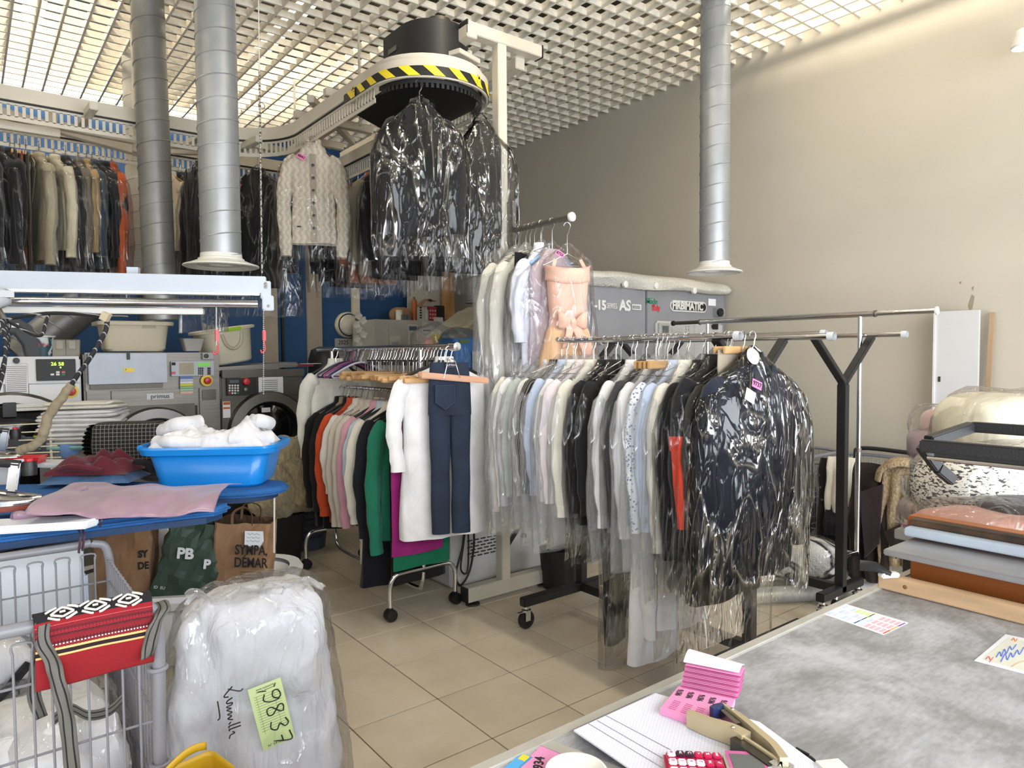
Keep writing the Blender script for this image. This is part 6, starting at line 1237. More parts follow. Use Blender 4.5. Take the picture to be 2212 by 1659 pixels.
text('SANS GARANTIE', .007, INK, ck2, (0, .096, .001), (0, 0, 0), depth=.0003); text('MERCI DE VENIR RETIRER', .005, INK, ck2, (0, .088, .001), (0, 0, 0), depth=.0003); text('N° 04186', .011, INK, ck2, (-.01, -.098, .001), (0, 0, 0), depth=.0003)
fv = part('name_mark', INKM, T, lambda b: [b.tube(curve([(x, 0, z) for x, z in s], 5), .0019, 5) for s in (
 [(-.0, .12), (.03, .105), (.04, .11)], [(.012, .125), (-.012, .1), (.0, .095)], [(.01, .09), (-.004, .083), (-.006, .075), (.008, .074), (.006, .068), (-.008, .064), (.004, .057), (-.008, .054), (.006, .044), (-.007, .04), (.004, .034)], [(.004, .032), (-.007, .026), (.006, .02)], [(.0, .014), (-.006, .008)], [(.026, .005), (-.004, .002), (-.006, -.004)], [(.026, -.006), (-.004, -.009), (-.006, -.014)], [(.002, -.018), (.008, -.024), (-.004, -.028), (-.008, -.038)], [(-.03, .09), (-.028, .04), (-.034, .03)])])
put(fv, (-.06, -.215, .47), (.13, -.06, 0))
P = W(400, 1640, Y=1.86); T = at('yellow_bag', 'yellow bag handle at the bottom edge in front of the duvet', 'bag', P, .2)
YB_ = mat('yellow_vinyl', 'c39a1e', .45, var=.05)
part('handle', YB_, T, lambda b: b.grid(lambda u, v: V(((-.06+.11*u), -.01, -.02+.025*math.sin(u*2.2)*1.3+.02*v)), 14, 3), solid=.004)
part('body', YB_, T, lambda b: rloft(b, [(-P.z+.004, .09, .06, .02), (-.06, .1, .07, .02), (-.045, .1, .07, .02)]), solid=.003)
# ------------------------------------------------------------------ chrome rack, carts and coats by the right wall
KX, KY0, KY1, KZ = 4.3, 2.04, 3.15, 1.775
T = thing('chrome_rack', 'empty chrome clothes rack with a long extended rail along the right wall', 'clothes rack', (KX, 2.6, 0)); B = Matrix.Translation((-KX, -2.6, 0))
def kk(nm, mm, fn, parent=None, **k):
    b = MB(); b.M = B; fn(b); return b.build(nm, mm, parent or T, **k)
for y in (KY0, KY1):
    kk('post', CHROME, lambda b: b.tube([(KX, y, .30), (KX, y, .95)], .017, 14)); kk('inner_post', CHROME, lambda b: b.tube([(KX, y, .95), (KX, y, KZ)], .014, 14)); kk('post_collar', STEEL, lambda b: b.tube([(KX, y, .93), (KX, y, .955)], .019, 14))
    ft = kk('foot', CHROME, lambda b: b.tube(curve([(KX-.26, y, .07), (KX-.21, y, .22), (KX-.15, y, .30), (KX, y, .305), (KX+.12, y, .31), (KX+.18, y, .25), (KX+.25, y, .07)], 5), .0155, 12))
    for s in (-.26, .25): kk('caster', BLACK, lambda b: b.lathe([(.034, -.012), (.036, 0), (.034, .012), (.001, .013)], 18, (KX+s, y, .037), Matrix.Rotation(PI/2, 4, 'X')), ft)
kk('rail', CHROME, lambda b: b.tube([(KX, 1.95, KZ), (KX, 3.22, KZ)], .0185, 16)); kk('rail_extension', CHROME, lambda b: b.tube([(KX, 1.62, KZ), (KX, 1.95, KZ)], .0145, 14)); kk('rail_extension', DSTEEL, lambda b: b.tube([(KX, 3.22, KZ), (KX, 3.46, KZ)], .0135, 14))
kk('rail_collar', STEEL, lambda b: [b.tube([(KX, y, KZ), (KX, y+.012, KZ)], .021, 16) for y in (1.945, 3.21)]); kk('end_cap', WHITE, lambda b: b.tube([(KX, 1.61, KZ), (KX, 1.62, KZ)], .024, 14)); kk('end_cap', BLACK, lambda b: b.tube([(KX, 3.46, KZ), (KX, 3.475, KZ)], .02, 14))
kk('base_bar', CHROME, lambda b: b.tube([(KX, KY0, .3), (KX, KY1, .3)], .012, 12))
def wcart(label, x0, x1, y0, y1, zt, hoop=None):
    T = thing('wire_cart', label, 'cart', ((x0+x1)/2, (y0+y1)/2, 0)); Bx = Matrix.Translation((-(x0+x1)/2, -(y0+y1)/2, 0))
    def c_(nm, fn, m_=GREYW):
        b = MB(); b.M = Bx; fn(b); return b.build(nm, m_, T)
    for x in (x0, x1): c_('corner_frame', lambda b: b.tube(curve([(x, y1, .1), (x, y1, zt-.07), (x, y1-.04, zt), (x, (y0+y1)/2, zt+.005), (x, y0+.04, zt), (x, y0, zt-.07), (x, y0, .1)], 5), .012, 10))
    c_('top_frame', lambda b: b.tube(curve([(x0, y1, zt-.06), (x0+.05, y1, zt+.015), (x1-.05, y1, zt+.015), (x1, y1, zt-.06)], 5), .012, 10))
    for x in (x0, x1):
        for z in (.18, .36, .54, .70): c_('cross_wire', lambda b: b.tube([(x, y0, z), (x, y1, z)], .003, 5))
        for i in range(int((y1-y0)/.055)): y = y1-.04-i*.055; c_('upright_wire', lambda b: b.tube([(x, y, .16), (x, y, zt-.015), (x+.001, y-.02, zt-.015), (x+.001, y-.02, zt-.05)], .0028, 5))
    for y in (y0, y1):
        for z in (.18, .36, .54, .70): c_('cross_wire', lambda b: b.tube([(x0, y, z), (x1, y, z)], .003, 5))
        for i in range(int((x1-x0)/.05)): x = x0+.04+i*.05; c_('upright_wire', lambda b: b.tube([(x, y, .16), (x, y, zt-.05)], .0028, 5))
    c_('floor_grid', lambda b: [b.tube([(x0, y0+.06*i, .17), (x1, y0+.06*i, .17)], .003, 5) for i in range(int((y1-y0)/.06)+1)])
    for x in (x0+.03, x1-.03):
        for y in (y0+.03, y1-.03): c_('caster', lambda b: b.lathe([(.045, -.014), (.047, 0), (.045, .014), (.001, .015)], 16, (x, y, .047), Matrix.Rotation(PI/2, 4, 'X')), BLACK)
    if hoop: c_('push_handle', lambda b: b.tube(curve([(x1, y1-.05, .5), (x1, y1-.05, zt-.02), (x1, y1-.1, zt+.05), (x1, (y0+y1)/2, zt+.05), (x1, y0+.0, zt+.05)], 6), .015, 10), BLACKM)
    return T
wcart('grey wire cart with coats hung over its side, beside the right wall', 4.46, 5.08, 1.55, 2.48, .80, True)
wcart('second grey wire cart with dark laundry, behind the black coat by the right wall', 4.62, 5.15, 2.58, 3.3, .80)
T = at('dark_laundry', 'dark blue laundry lying in the second wire cart', 'laundry', (4.88, 2.9, .19)); part('pile', cloth('1f2a35', 'cloth_dark_blue'), T, lambda b: blob(b, (0, 0, .2), (.22, .3, .24), 3, .3, 6, flat=0.0))
T = at('taupe_laundry', 'taupe and grey laundry inside the wire cart under the coats', 'laundry', (4.72, 2.2, .19)); part('pile', cloth('7a6f62', 'cloth_taupe'), T, lambda b: blob(b, (0, 0, .18), (.2, .22, .22), 6, .35, 6, flat=0.0)); part('white_strap', WHITE, T, lambda b: b.tube(curve([(-.2, .12, .02), (-.21, .1, .15), (-.2, .0, .2), (-.2, -.08, .05)], 5), .012, 8))
def drape(T, m_, y0, y1, zt, zb, x=4.46, nm='cloth', back=.22, wav=.03, sd=1, flr=0):
    L = zt-zb
    def fn(u, v):
        y = y0+(y1-y0)*u; s = v*(L+back)
        if s < back: p = V((x+.03+.0*s, y, zt-(back-s)*.95))
        else: p = V((x-.03-.02*math.sin((s-back)/L*PI), y+flr*(u-.5)*(s-back), zt-(s-back)))
        k = abs(s-back)
        if k < .05: p.x += (.03 if s > back else -.0)*(1-k/.05); p.z += .012*(1-k/.05)
        return p+V((-wav*abs(math.sin(u*9+sd)), 0, 0))*min(1, max(0, (s-back)/L)*2)+wob((y, s, sd), .018, 7, sd)-T.location
    return part(nm, m_, T, lambda b: b.grid(fn, 24, 34), solid=.01)
T = at('black_white_jacket', 'black and white jacket folded over the edge of the wire cart', 'jacket', (4.42, 2.27, .8)); drape(T, BLK, 2.36, 2.14, .825, .22, nm='black_panel', sd=3, wav=.02); drape(T, cloth('d9d4c6', 'cloth_ivory'), 2.30, 2.12, .85, .46, x=4.445, nm='white_panel', sd=4, wav=.015); drape(T, BLK, 2.28, 2.15, .52, .36, x=4.40, nm='black_band', back=.01, sd=4, wav=.01)
part('snap_button', STEEL, T, lambda b: [b.lathe([(.008, 0), (.008, .004), (.001, .005)], 10, V((4.385, 2.335-.012*i, .74-.08*i))-T.location, Matrix.Rotation(-PI/2, 4, 'Y')) for i in range(3)])
T = at('brown_coat', 'dark brown coat draped over the wire cart, left of the shearling coat', 'coat', (4.40, 2.02, .8)); drape(T, cloth('2d2320', 'cloth_dark_brown'), 2.14, 1.88, .84, .12, x=4.44, nm='body', sd=6, wav=.05); part('lapel', cloth('33262a', 'cloth_plum_brown'), T, lambda b: b.prism([(-.02, -.12), (.12, -.05), (.10, -.42), (.02, -.52)], 0, .012, Matrix.Translation((-.07, 0, 0)) @ Matrix.Rotation(-PI/2, 4, 'Z') @ Matrix.Rotation(PI/2, 4, 'X')))
t = NT('shearling'); nz = t.n('ShaderNodeTexNoise', Scale=70.0, Detail=4.0); t.l(t.coord(), nz.inputs['Vector']); t.l(t.ramp(nz.outputs[0], [(.35, '8d7a5f'), (.65, 'ad9a7d')]), t.b.inputs['Base Color']); t.bump(nz.outputs[0], .9, .012); t.b.inputs['Roughness'].default_value = 1.0; SHEAR = t.m
T = at('shearling_coat', 'beige shearling coat with dark brown patches turned inside out over the wire cart', 'coat', (4.40, 1.80, .8)); drape(T, SHEAR, 1.93, 1.70, .86, .25, x=4.42, nm='body', sd=8, wav=.04)
part('collar', SHEAR, T, lambda b: b.tube(curve([V((4.36, 1.95, .76))-T.location, V((4.36, 1.93, .83))-T.location, V((4.39, 1.86, .88))-T.location, V((4.42, 1.78, .88))-T.location], 5), [.03]*8+[.045]*8, 12, squash=.5)); part('brown_patch', cloth('2b201d', 'patch_brown'), T, lambda b: b.prism([(-.02, -.33), (.07, -.27), (.15, -.40), (.05, -.48)], 0, .012, Matrix.Translation((-.095, .06, 0)) @ Matrix.Rotation(-PI/2, 4, 'Z') @ Matrix.Rotation(PI/2, 4, 'X')))
ticket(T, (-.10, -.05, -.28), '9903', PURT, (PI/2, .6, -PI/2+.3), 1.0)
# bundle and film rolls on the floor
t = NT('zebra_fleece'); nz = t.n('ShaderNodeTexNoise', Scale=3.2, Detail=2.0, Distortion=.6); t.l(t.coord('Object', (1, 1, 1)), nz.inputs['Vector']); t.l(t.ramp(nz.outputs[0], [(.46, 'd2cfc8'), (.485, '1b1b1c'), (.515, '1b1b1c'), (.54, 'd2cfc8')]), t.b.inputs['Base Color']); n2 = t.n('ShaderNodeTexNoise', Scale=80.0); t.l(t.coord(), n2.inputs['Vector']); t.bump(n2.outputs[0], .8, .02); t.b.inputs['Roughness'].default_value = 1.0; ZEB = t.m
P = W(1738, 1290, d=4.45); T = at('fleece_bundle', 'white fleece blanket with black zigzag lines in plastic on the floor', 'bundle', (P.x, P.y, .1), -.6); part('blanket', ZEB, T, lambda b: blob(b, (0, 0, .13), (.25, .13, .13), 2, .18, 4, ex=.85, flat=.0)); part('plastic_cover', FILM, T, lambda b: blob(b, (.02, 0, .135), (.28, .145, .14), 2, .22, 4, ex=.85, flat=.0))
for i, (dx, dy, z, r) in enumerate(((-.08, -.1, .055, .05), (.1, -.18, .05, .045), (.02, .08, .055, .05))):
    T = at('film_roll', ['long roll of clear plastic film on the floor under the fleece bundle', 'second roll of clear plastic film on the floor, nearest the counter', 'third roll of clear plastic film, rearmost under the fleece bundle'][i], 'roll', (P.x+dx, P.y+dy, z), -.55, 'film rolls on the floor'); part('film', film('film_roll', haze=.35, strength=.5), T, lambda b: b.tube([(-.42, 0, 0), (.42, 0, 0)], r, 16)); part('core', OFFW, T, lambda b: b.tube([(-.44, 0, 0), (.44, 0, 0)], .018, 12))
# white board and lath leaning at the wall
WB = mat('melamine_white', 'c9c9c9', .45, var=.02)
T = at('leaning_board', 'tall white board standing against the right wall', 'panel', (5.12, 1.80, 0)); part('board', WB, T, lambda b: b.box((0, .0, .905), (.022, .26, 1.81)), bevel=.002); part('edge_strip', mat('edge_white', 'dadada', .4), T, lambda b: b.box((-.012, .128, .905), (.02, .012, 1.81)), smooth=False); part('hinge_plate', DSTEEL, T, lambda b: b.box((-.014, .095, 1.36), (.004, .014, .035)), smooth=False)
a = W(2112, 676, X=5.2); T = at('wooden_lath', 'raw pine lath leaning against the wall beside the white board', 'lath', (5.19, a.y-.08, 0)); part('lath', mat('raw_pine', 'a58c70', .7, var=.15, vs=4, stretch=(6, 6, .5)), T, lambda b: b.bar((-.06, .03, .0), (.02, 0, a.z), .032, .022), bevel=.002)
# ------------------------------------------------------------------ bundles behind the counter
T = at('storage_table', 'low grey table hidden under the bundles behind the counter', 'table', (3.15, .98, 0)); part('top', KEY, T, lambda b: b.box((0, 0, .82), (.5, .5, .04)), bevel=.004); [part('leg', BLACKM, T, lambda b: b.box((x, y, .4), (.05, .05, .8))) for x in (-.2, .2) for y in (-.2, .2)]
def bag_at(label, x, y, d, r, c, sd, name='bedding_bag', m_=None, ex=.62, amp=.16, hz=FILMS, rot=-.66, cat='bag', fs=4):
    P = W(x, y, d=d); T = at(name, label, cat, P, rot); part('bedding', m_ or cloth(c), T, lambda b: blob(b, (0, 0, 0), r, sd, amp, fs, ex=ex)); part('plastic_cover', hz, T, lambda b: blob(b, (0, 0, 0), tuple(v*1.05+.008 for v in r), sd+9, amp*1.6, 7, ex=ex)); return T
t = NT('bark_print'); nz = t.n('ShaderNodeTexNoise', Scale=26.0, Detail=5.0); t.l(t.coord('Object', (1, 1, 3)), nz.inputs['Vector']); t.l(t.ramp(nz.outputs[0], [(.42, '5a2b22'), (.6, 'c2a58f')]), t.b.inputs['Base Color']); t.b.inputs['Roughness'].default_value = .9; BARK = t.m
t = NT('leopard_print'); nz = t.n('ShaderNodeTexNoise', Scale=60.0, Detail=2.0, Distortion=.5); t.l(t.coord('Object', (1, 1, 2.6)), nz.inputs['Vector']); sp = t.n('ShaderNodeSeparateXYZ'); t.l(t.coord(), sp.inputs[0])
ad = t.n('ShaderNodeMath', _operation='MULTIPLY_ADD'); ad.inputs[1].default_value = -.55; t.l(sp.outputs[0], ad.inputs[0]); t.l(nz.outputs[0], ad.inputs[2]); t.l(t.ramp(ad.outputs[0], [(.66, 'dcd8cd'), (.69, '3a3634')]), t.b.inputs['Base Color']); t.b.inputs['Roughness'].default_value = .9; LEO = t.m
bag_at('folded taupe quilt at the bottom of the bagged stack behind the counter', 2062, 1110, 2.75, (.165, .15, .06), 'a3948d', 3)
bag_at('grey-pink folded quilt, second from the bottom of the bagged stack', 2062, 1062, 2.75, (.155, .14, .055), 'a99a9e', 4)
bag_at('brown and cream patterned blanket in plastic, third from the bottom of the stack', 2066, 1018, 2.75, (.14, .13, .045), '', 5, m_=BARK)
bag_at('mauve-grey pillow bag, second from the top of the bagged stack', 2066, 965, 2.8, (.155, .14, .065), 'a8949e', 6)
bag_at('pale pink quilt bag with a plum lower half, on top of the bagged stack', 2085, 915, 2.85, (.165, .14, .07), 'cdb3ae', 7)
bag_at('large round ivory duvet in clear plastic at the right edge', 2185, 945, 2.65, (.24, .2, .17), 'd9d3bf', 8, amp=.08)
bag_at('white pillow with dark leopard marks in clear plastic at the right edge', 2170, 1048, 2.3, (.26, .17, .125), '', 9, m_=LEO, amp=.1)
# ------------------------------------------------------------------ the counter and the bag sealer
ZC = .95
t = NT('grey_concrete_laminate'); n1 = t.n('ShaderNodeTexNoise', Scale=3.5, Detail=8.0, Roughness=.65, Distortion=.4); t.l(t.coord('Object', (1, 1.15, 1)), n1.inputs['Vector']); n2 = t.n('ShaderNodeTexNoise', Scale=45.0, Detail=4.0); t.l(t.coord('Object', (1, 3, 1)), n2.inputs['Vector'])
ad = t.n('ShaderNodeMath', _operation='MULTIPLY_ADD'); ad.inputs[1].default_value = .2; t.l(n2.outputs[0], ad.inputs[0]); t.l(n1.outputs[0], ad.inputs[2]); t.l(t.ramp(ad.outputs[0], [(.40, '5c5c5c'), (.58, '858586'), (.76, 'adadb1')]), t.b.inputs['Base Color']); t.b.inputs['Roughness'].default_value = .42; LAM = t.m
T = at('counter', 'shop counter with a grey concrete-look top and a pale metal edge', 'counter', (1.4, .4, 0))
part('top', LAM, T, lambda b: b.box((.1, -.01, ZC-.02), (2.6, .80, .04)), smooth=False); EDGE = mat('edge_metal', 'b3b0a8', .4, .3, var=.08, vs=10)
part('edge_trim', EDGE, T, lambda b: (b.box((.1, .402, ZC-.018), (2.6, .024, .044)),), bevel=.003); part('base', mat('counter_base', '8b8780', .6), T, lambda b: b.box((.1, -.02, .455), (2.5, .7, .91)), smooth=False)
sm = [W(1190, 1580, z=ZC), W(1310, 1659, z=ZC)]; part('seam_strip', EDGE, T, lambda b: b.bar(V((sm[0].x-.03-1.4, .395, ZC+.001)), V((sm[1].x-1.4+.16, .3-.62, ZC+.001)), .022, .003), smooth=False)
PI_ = mat('planed_spruce', 'c4a480', .55, var=.14, vs=5, stretch=(7, .8, 7))
T = at('wooden_beam', 'planed pale wooden batten lying along the counter beside the bag sealer', 'beam', (1.815, .45, ZC)); part('batten', PI_, T, lambda b: b.box((0, 0, .019), (.034, .70, .036)), bevel=.003); part('knot', mat('knot_brown', '7d5230', .7), T, lambda b: b.lathe([(.007, 0), (.003, .0012), (.001, .0015)], 12, (-.0165, .285, .02), Matrix.Rotation(-PI/2, 4, 'Y')))
T = at('felt_mat', 'plum felt mat between the wooden batten and the bag sealer', 'mat', (1.93, .42, ZC)); part('felt', cloth('42283a', 'felt_plum'), T, lambda b: b.box((0, 0, .004), (.18, .7, .007)), smooth=False); part('thread', WHITE, T, lambda b: b.tube(curve([(-.06, .0, .012), (-.05, -.03, .03), (-.055, -.05, .04)], 4), .001, 5))
T = at('bag_sealer', 'bag sealing machine with a raised black frame and steel plate on the counter', 'machine', (2.0, .45, ZC)); ORA = mat('sealer_orange', '94501a', .5); BS = Matrix.Translation((-2.0, -.45, -ZC))
def bs(nm, mm, fn, **k):
    b = MB(); b.M = BS; fn(b); return b.build(nm, mm, T, **k)
bs('orange_base', ORA, lambda b: (b.box((2.09, .43, ZC+.044), (.36, .68, .07)), b.box((2.3, .45, ZC+.065), (.14, .7, .11))), bevel=.004)
bs('steel_plate', mat('plate_grey', '98989a', .3, .5, var=.1, vs=8), lambda b: b.box((1.96, .43, 1.038), (.27, .74, .016)), bevel=.003)
bs('sealing_bar', mat('bar_blue_grey', 'a6b1bd', .4), lambda b: b.box((2.0, .45, 1.066), (.07, .72, .022)), bevel=.004); bs('scorched_pad', mat('scorched', '3b2a1a', .8, var=.6, vs=10), lambda b: b.box((2.02, .45, 1.086), (.04, .72, .018)), bevel=.003); bs('orange_cover', ORA, lambda b: b.box((2.085, .47, 1.075), (.05, .74, .03)), bevel=.004)
def fx(x, y, X=2.02): return W(x, y, X=X)
a = fx(1990, 962); e = fx(2215, 1000); bs('frame_bar', BLACKM, lambda b: b.bar(a, V((a.x, e.y-.12, a.z)), .03, .034), bevel=.004); bs('sealing_wire', CHROME, lambda b: b.tube([V((a.x-.01, a.y-.02, a.z-.03)), V((a.x-.01, e.y-.1, a.z-.03))], .005, 8)); bs('heater_guard', mat('guard_black', '242423', .7), lambda b: b.box((a.x+.004, (a.y+e.y-.12)/2, a.z-.026), (.022, abs(a.y-e.y)+.05, .022)))
q0 = V((a.x, a.y-.01, a.z)); q1 = W(2100, 922, X=2.2); bs('frame_arm', BLACKM, lambda b: (b.bar(q0+V((.02, 0, .01)), q1, .03, .028), b.bar(q1, V((q1.x, q1.y-.6, q1.z)), .03, .028)), bevel=.003)
bs('pivot_arm', BLACKM, lambda b: (b.bar(V((a.x+.0, a.y-.0, a.z)), W(2025, 1010, X=2.08), .022, .03), b.bar(W(2025, 1010, X=2.08), W(2058, 1038, X=2.14), .022, .03)), bevel=.003)
T = at('rail_clamp', 'black quick clamp with a white jaw at the end of the wooden batten', 'clamp', W(1920, 1240, z=ZC+.045)); cl_ = T.location.copy()
part('handle', BLACK, T, lambda b: b.tube([W(1858, 1221, z=ZC+.06)-cl_, W(1890, 1224, z=ZC+.062)-cl_, W(1925, 1240, z=ZC+.048)-cl_], [.016, .014, .006], 8, squash=.5)); part('jaw', WHITE, T, lambda b: b.box((0, 0, -.002), (.05, .02, .012), rz(-.5)), bevel=.003)
T = at('pink_blanket', 'pink and charcoal blanket in clear plastic lying on the bag sealer', 'blanket', W(2165, 1132, d=2.02), -.66); part('blanket', cloth('bd8f80', 'cloth_salmon'), T, lambda b: blob(b, (0, 0, 0), (.2, .15, .04), 5, .2, 6, ex=.8)); part('charcoal_layer', cloth('3d3a3d', 'cloth_charcoal'), T, lambda b: blob(b, (.1, .03, .035), (.12, .12, .03), 6, .2, 6, ex=.8)); part('plastic_cover', FILM, T, lambda b: blob(b, (.0, 0, .01), (.21, .16, .06), 8, .2, 6, ex=.8))
# things on the counter
def flatpoly(b, pix, z0, z1): 
    P = [W(x, y, z=z1) for x, y in pix]; b.prism([(p.x, p.y) for p in P], z0, z1)
def on_counter(name, label, cat, pix0, z=ZC):
    T = at(name, label, cat, W(*pix0, z=z)); return T, Matrix.Translation(-T.location)
T, Bm = on_counter('calendar_card', 'small printed calendar card taped near the back edge of the counter', 'card', (1870, 1338))
def cpart(nm, m_, fn, T, Bm, **k):
    b = MB(); b.M = Bm; fn(b); return b.build(nm, m_, T, **k)
cq = [(1778, 1326), (1828, 1305), (1962, 1345), (1908, 1371)]; cpart('card', PAPER, lambda b: flatpoly(b, cq, ZC+.0003, ZC+.0012), T, Bm, smooth=False); C0, C1, C2, C3 = [W(x, y, z=ZC+.0015) for x, y in cq]
def cell(nm, m_, u0, u1, v0, v1): cpart(nm, m_, lambda b: b.add([C0.lerp(C3, u).lerp(C1.lerp(C2, u), v)+V((0,0,.0002)) for u, v in ((u0, v0), (u1, v0), (u1, v1), (u0, v1))], [(0,1,2,3)]), T, Bm, smooth=False)
CC = [mat('print_'+c, c, .8, var=0) for c in ('b9c9e2', 'd4dbea', 'c9c9d6', 'd6a9b4', 'c7d98a')]
for i in range(12):
    for j in range(3): cell('printed_block', CC[(3 if i > 7 else (4 if (j == 2 and 2 < i < 6) else (i*2+j) % 3))], .03+i*.078, .03+i*.078+.055, .08+j*.3, .08+j*.3+.22)
for k, c in enumerate(('e2452f', 'e8a13a', '7d3f9c')): cell('colour_strip', mat('strip_'+c, c, .7, var=0), .965, .99, .05+k*.3, .33+k*.3)
cell('colour_strip', mat('strip_5b9bd5', '4fa3d8', .7, var=0), .495, .515, .05, .5); cell('colour_strip', mat('strip_8cc63f', '8cc63f', .7, var=0), .495, .515, .5, .95)
T, Bm = on_counter('note_card', 'pale laminated note card with blue handwriting at the right edge of the counter', 'card', (2180, 1420))
cpart('sleeve', mat('sleeve_white', 'd5d8da', .3), lambda b: flatpoly(b, [(2104, 1427), (2172, 1370), (2260, 1388), (2225, 1459)], ZC+.0003, ZC+.001), T, Bm, smooth=False); cpart('card', mat('card_beige', 'c5c5b6', .6), lambda b: flatpoly(b, [(2120, 1424), (2178, 1378), (2250, 1392), (2218, 1450)], ZC+.001, ZC+.0014), T, Bm, smooth=False)
BLI = mat('blue_ink', '3d62c9', .6, var=0); ORI = mat('orange_ink', 'e0805f', .6, var=0)
def pen(pix, m_, T, Bm, z=ZC+.0016, r=.0008, nm='handwriting'): cpart(nm, m_, lambda b: b.tube(curve([W(x, y, z=z) for x, y in pix], 4), r, 5), T, Bm)
pen([(2152, 1420), (2160, 1408), (2163, 1418), (2170, 1402), (2174, 1412), (2182, 1396), (2186, 1404), (2196, 1392)], BLI, T, Bm); pen([(2162, 1430), (2172, 1412), (2176, 1426), (2184, 1410), (2188, 1420), (2198, 1404), (2202, 1414), (2212, 1398)], BLI, T, Bm); pen([(2130, 1424), (2136, 1418), (2140, 1426), (2146, 1420), (2138, 1430)], mat('red_ink', 'c4575f', .6, var=0), T, Bm); pen([(2186, 1384), (2190, 1378), (2194, 1386), (2198, 1380)], ORI, T, Bm); pen([(2186, 1440), (2200, 1432), (2216, 1428)], ORI, T, Bm)
NB = mat('squared_paper', 'dfe0ea', .75, var=.01)
t = NT('squared_paper_print'); br = t.n('ShaderNodeTexBrick', Scale=1.0); br.offset = 0
for k, v in (('Brick Width', .005), ('Row Height', .005), ('Mortar Size', .0003)): br.inputs[k].default_value = v
br.inputs['Color1'].default_value = br.inputs['Color2'].default_value = lin('dcdde8'); br.inputs['Mortar'].default_value = lin('c0c2d6'); t.l(t.coord('Object', (1, 1, 1), (0, 0, -.55)), br.inputs['Vector']); t.l(br.outputs[0], t.b.inputs['Base Color']); t.b.inputs['Roughness'].default_value = .75; SQ = t.m
T, Bm = on_counter('notebook', 'thick squared-paper notebook lying open on the counter', 'notebook', (1460, 1600)); npx = [(1240, 1577), (1416, 1498), (1640, 1560), (1770, 1655), (1700, 1770), (1420, 1700)]
for k in range(6): cpart('page_block', NB, lambda b: flatpoly(b, [(x+random.uniform(-1, 1), y+random.uniform(-1, 1)) for x, y in npx], ZC+.0005+.0028*k, ZC+.003+.0028*k), T, Bm, smooth=False)
ZN = ZC+.0185; cpart('top_page', SQ, lambda b: flatpoly(b, npx, ZC+.0173, ZN-.0005), T, Bm, smooth=False)
for q in (((1308, 1545), (1600, 1700)), ((1290, 1556), (1560, 1712)), ((1270, 1562), (1500, 1700))): pen([q[0], q[1]] if False else [q[0], ((q[0][0]+q[1][0])/2, (q[0][1]+q[1][1])/2), q[1]], mat('pencil_grey', '8e8e98', .7, var=0), T, Bm, ZN, .0005, 'ruled_line')
# pink ticket block
PK = mat('ticket_pink', 'e08fbb', .75, var=.05); PKD = mat('ticket_pink_dark', 'c65b96', .75, var=.1, vs=30)
T, Bm = on_counter('ticket_block', 'pad of pink numbered laundry tickets lying on the notebook', 'ticket pad', (1500, 1510), ZN)
fa, fb, fc, fd = (1425, 1528), (1462, 1480), (1592, 1508), (1580, 1545)
tq = [(1426, 1530), (1466, 1482), (1588, 1508), (1562, 1578)]; cpart('lower_leaves', PK, lambda b: flatpoly(b, tq, ZN, ZN+.010), T, Bm, smooth=False); Q0, Q1, Q2, Q3 = [W(x, y, z=ZN+.0105) for x, y in tq]
bk = (Q1-Q0).normalized()
for k in range(14):
    s = k/13; a_ = Q1+V((0, -.004, .0005+.0022*k))+bk*(.022*s); c_ = Q2+V((0, -.004, .0005+.0022*k))+bk*(.022*s); lean = bk*.03+V((0, 0, .003))
    cpart('ticket_leaf', PK if k % 3 else PKD, lambda b: b.quad(a_, c_, c_+lean, a_+lean), T, Bm, smooth=False)
cpart('cover_leaf', mat('leaf_pale', 'e9d3e2', .7), lambda b: b.grid(lambda u, v: Q1.lerp(Q2, u)+bk*(.024+.035*v)+V((0, 0, .033+.012*math.sin(v*2.2)-.01*u*v)), 8, 6), T, Bm, smooth=False, solid=.001)
ex_ = (Q2-Q1).normalized(); ang = math.atan2(ex_.y, ex_.x)
for k in range(5):
    p = Q1.lerp(Q2, .10+.19*k).lerp(Q0.lerp(Q3, .10+.19*k), .25)-T.location; text('9876', .014, INK, T, p+V((0, 0, .0003)), (0, 0, ang+PI/2), 'ticket_number', .0002, sx=.85)
cpart('small_print', PKD, lambda b: [b.bar(Q0.lerp(Q3, .1+.2*i).lerp(Q1.lerp(Q2, .1+.2*i), .12+.06*j), Q0.lerp(Q3, .22+.2*i).lerp(Q1.lerp(Q2, .22+.2*i), .12+.06*j), .001, .0004) for i in range(4) for j in range(6)], T, Bm, smooth=False)
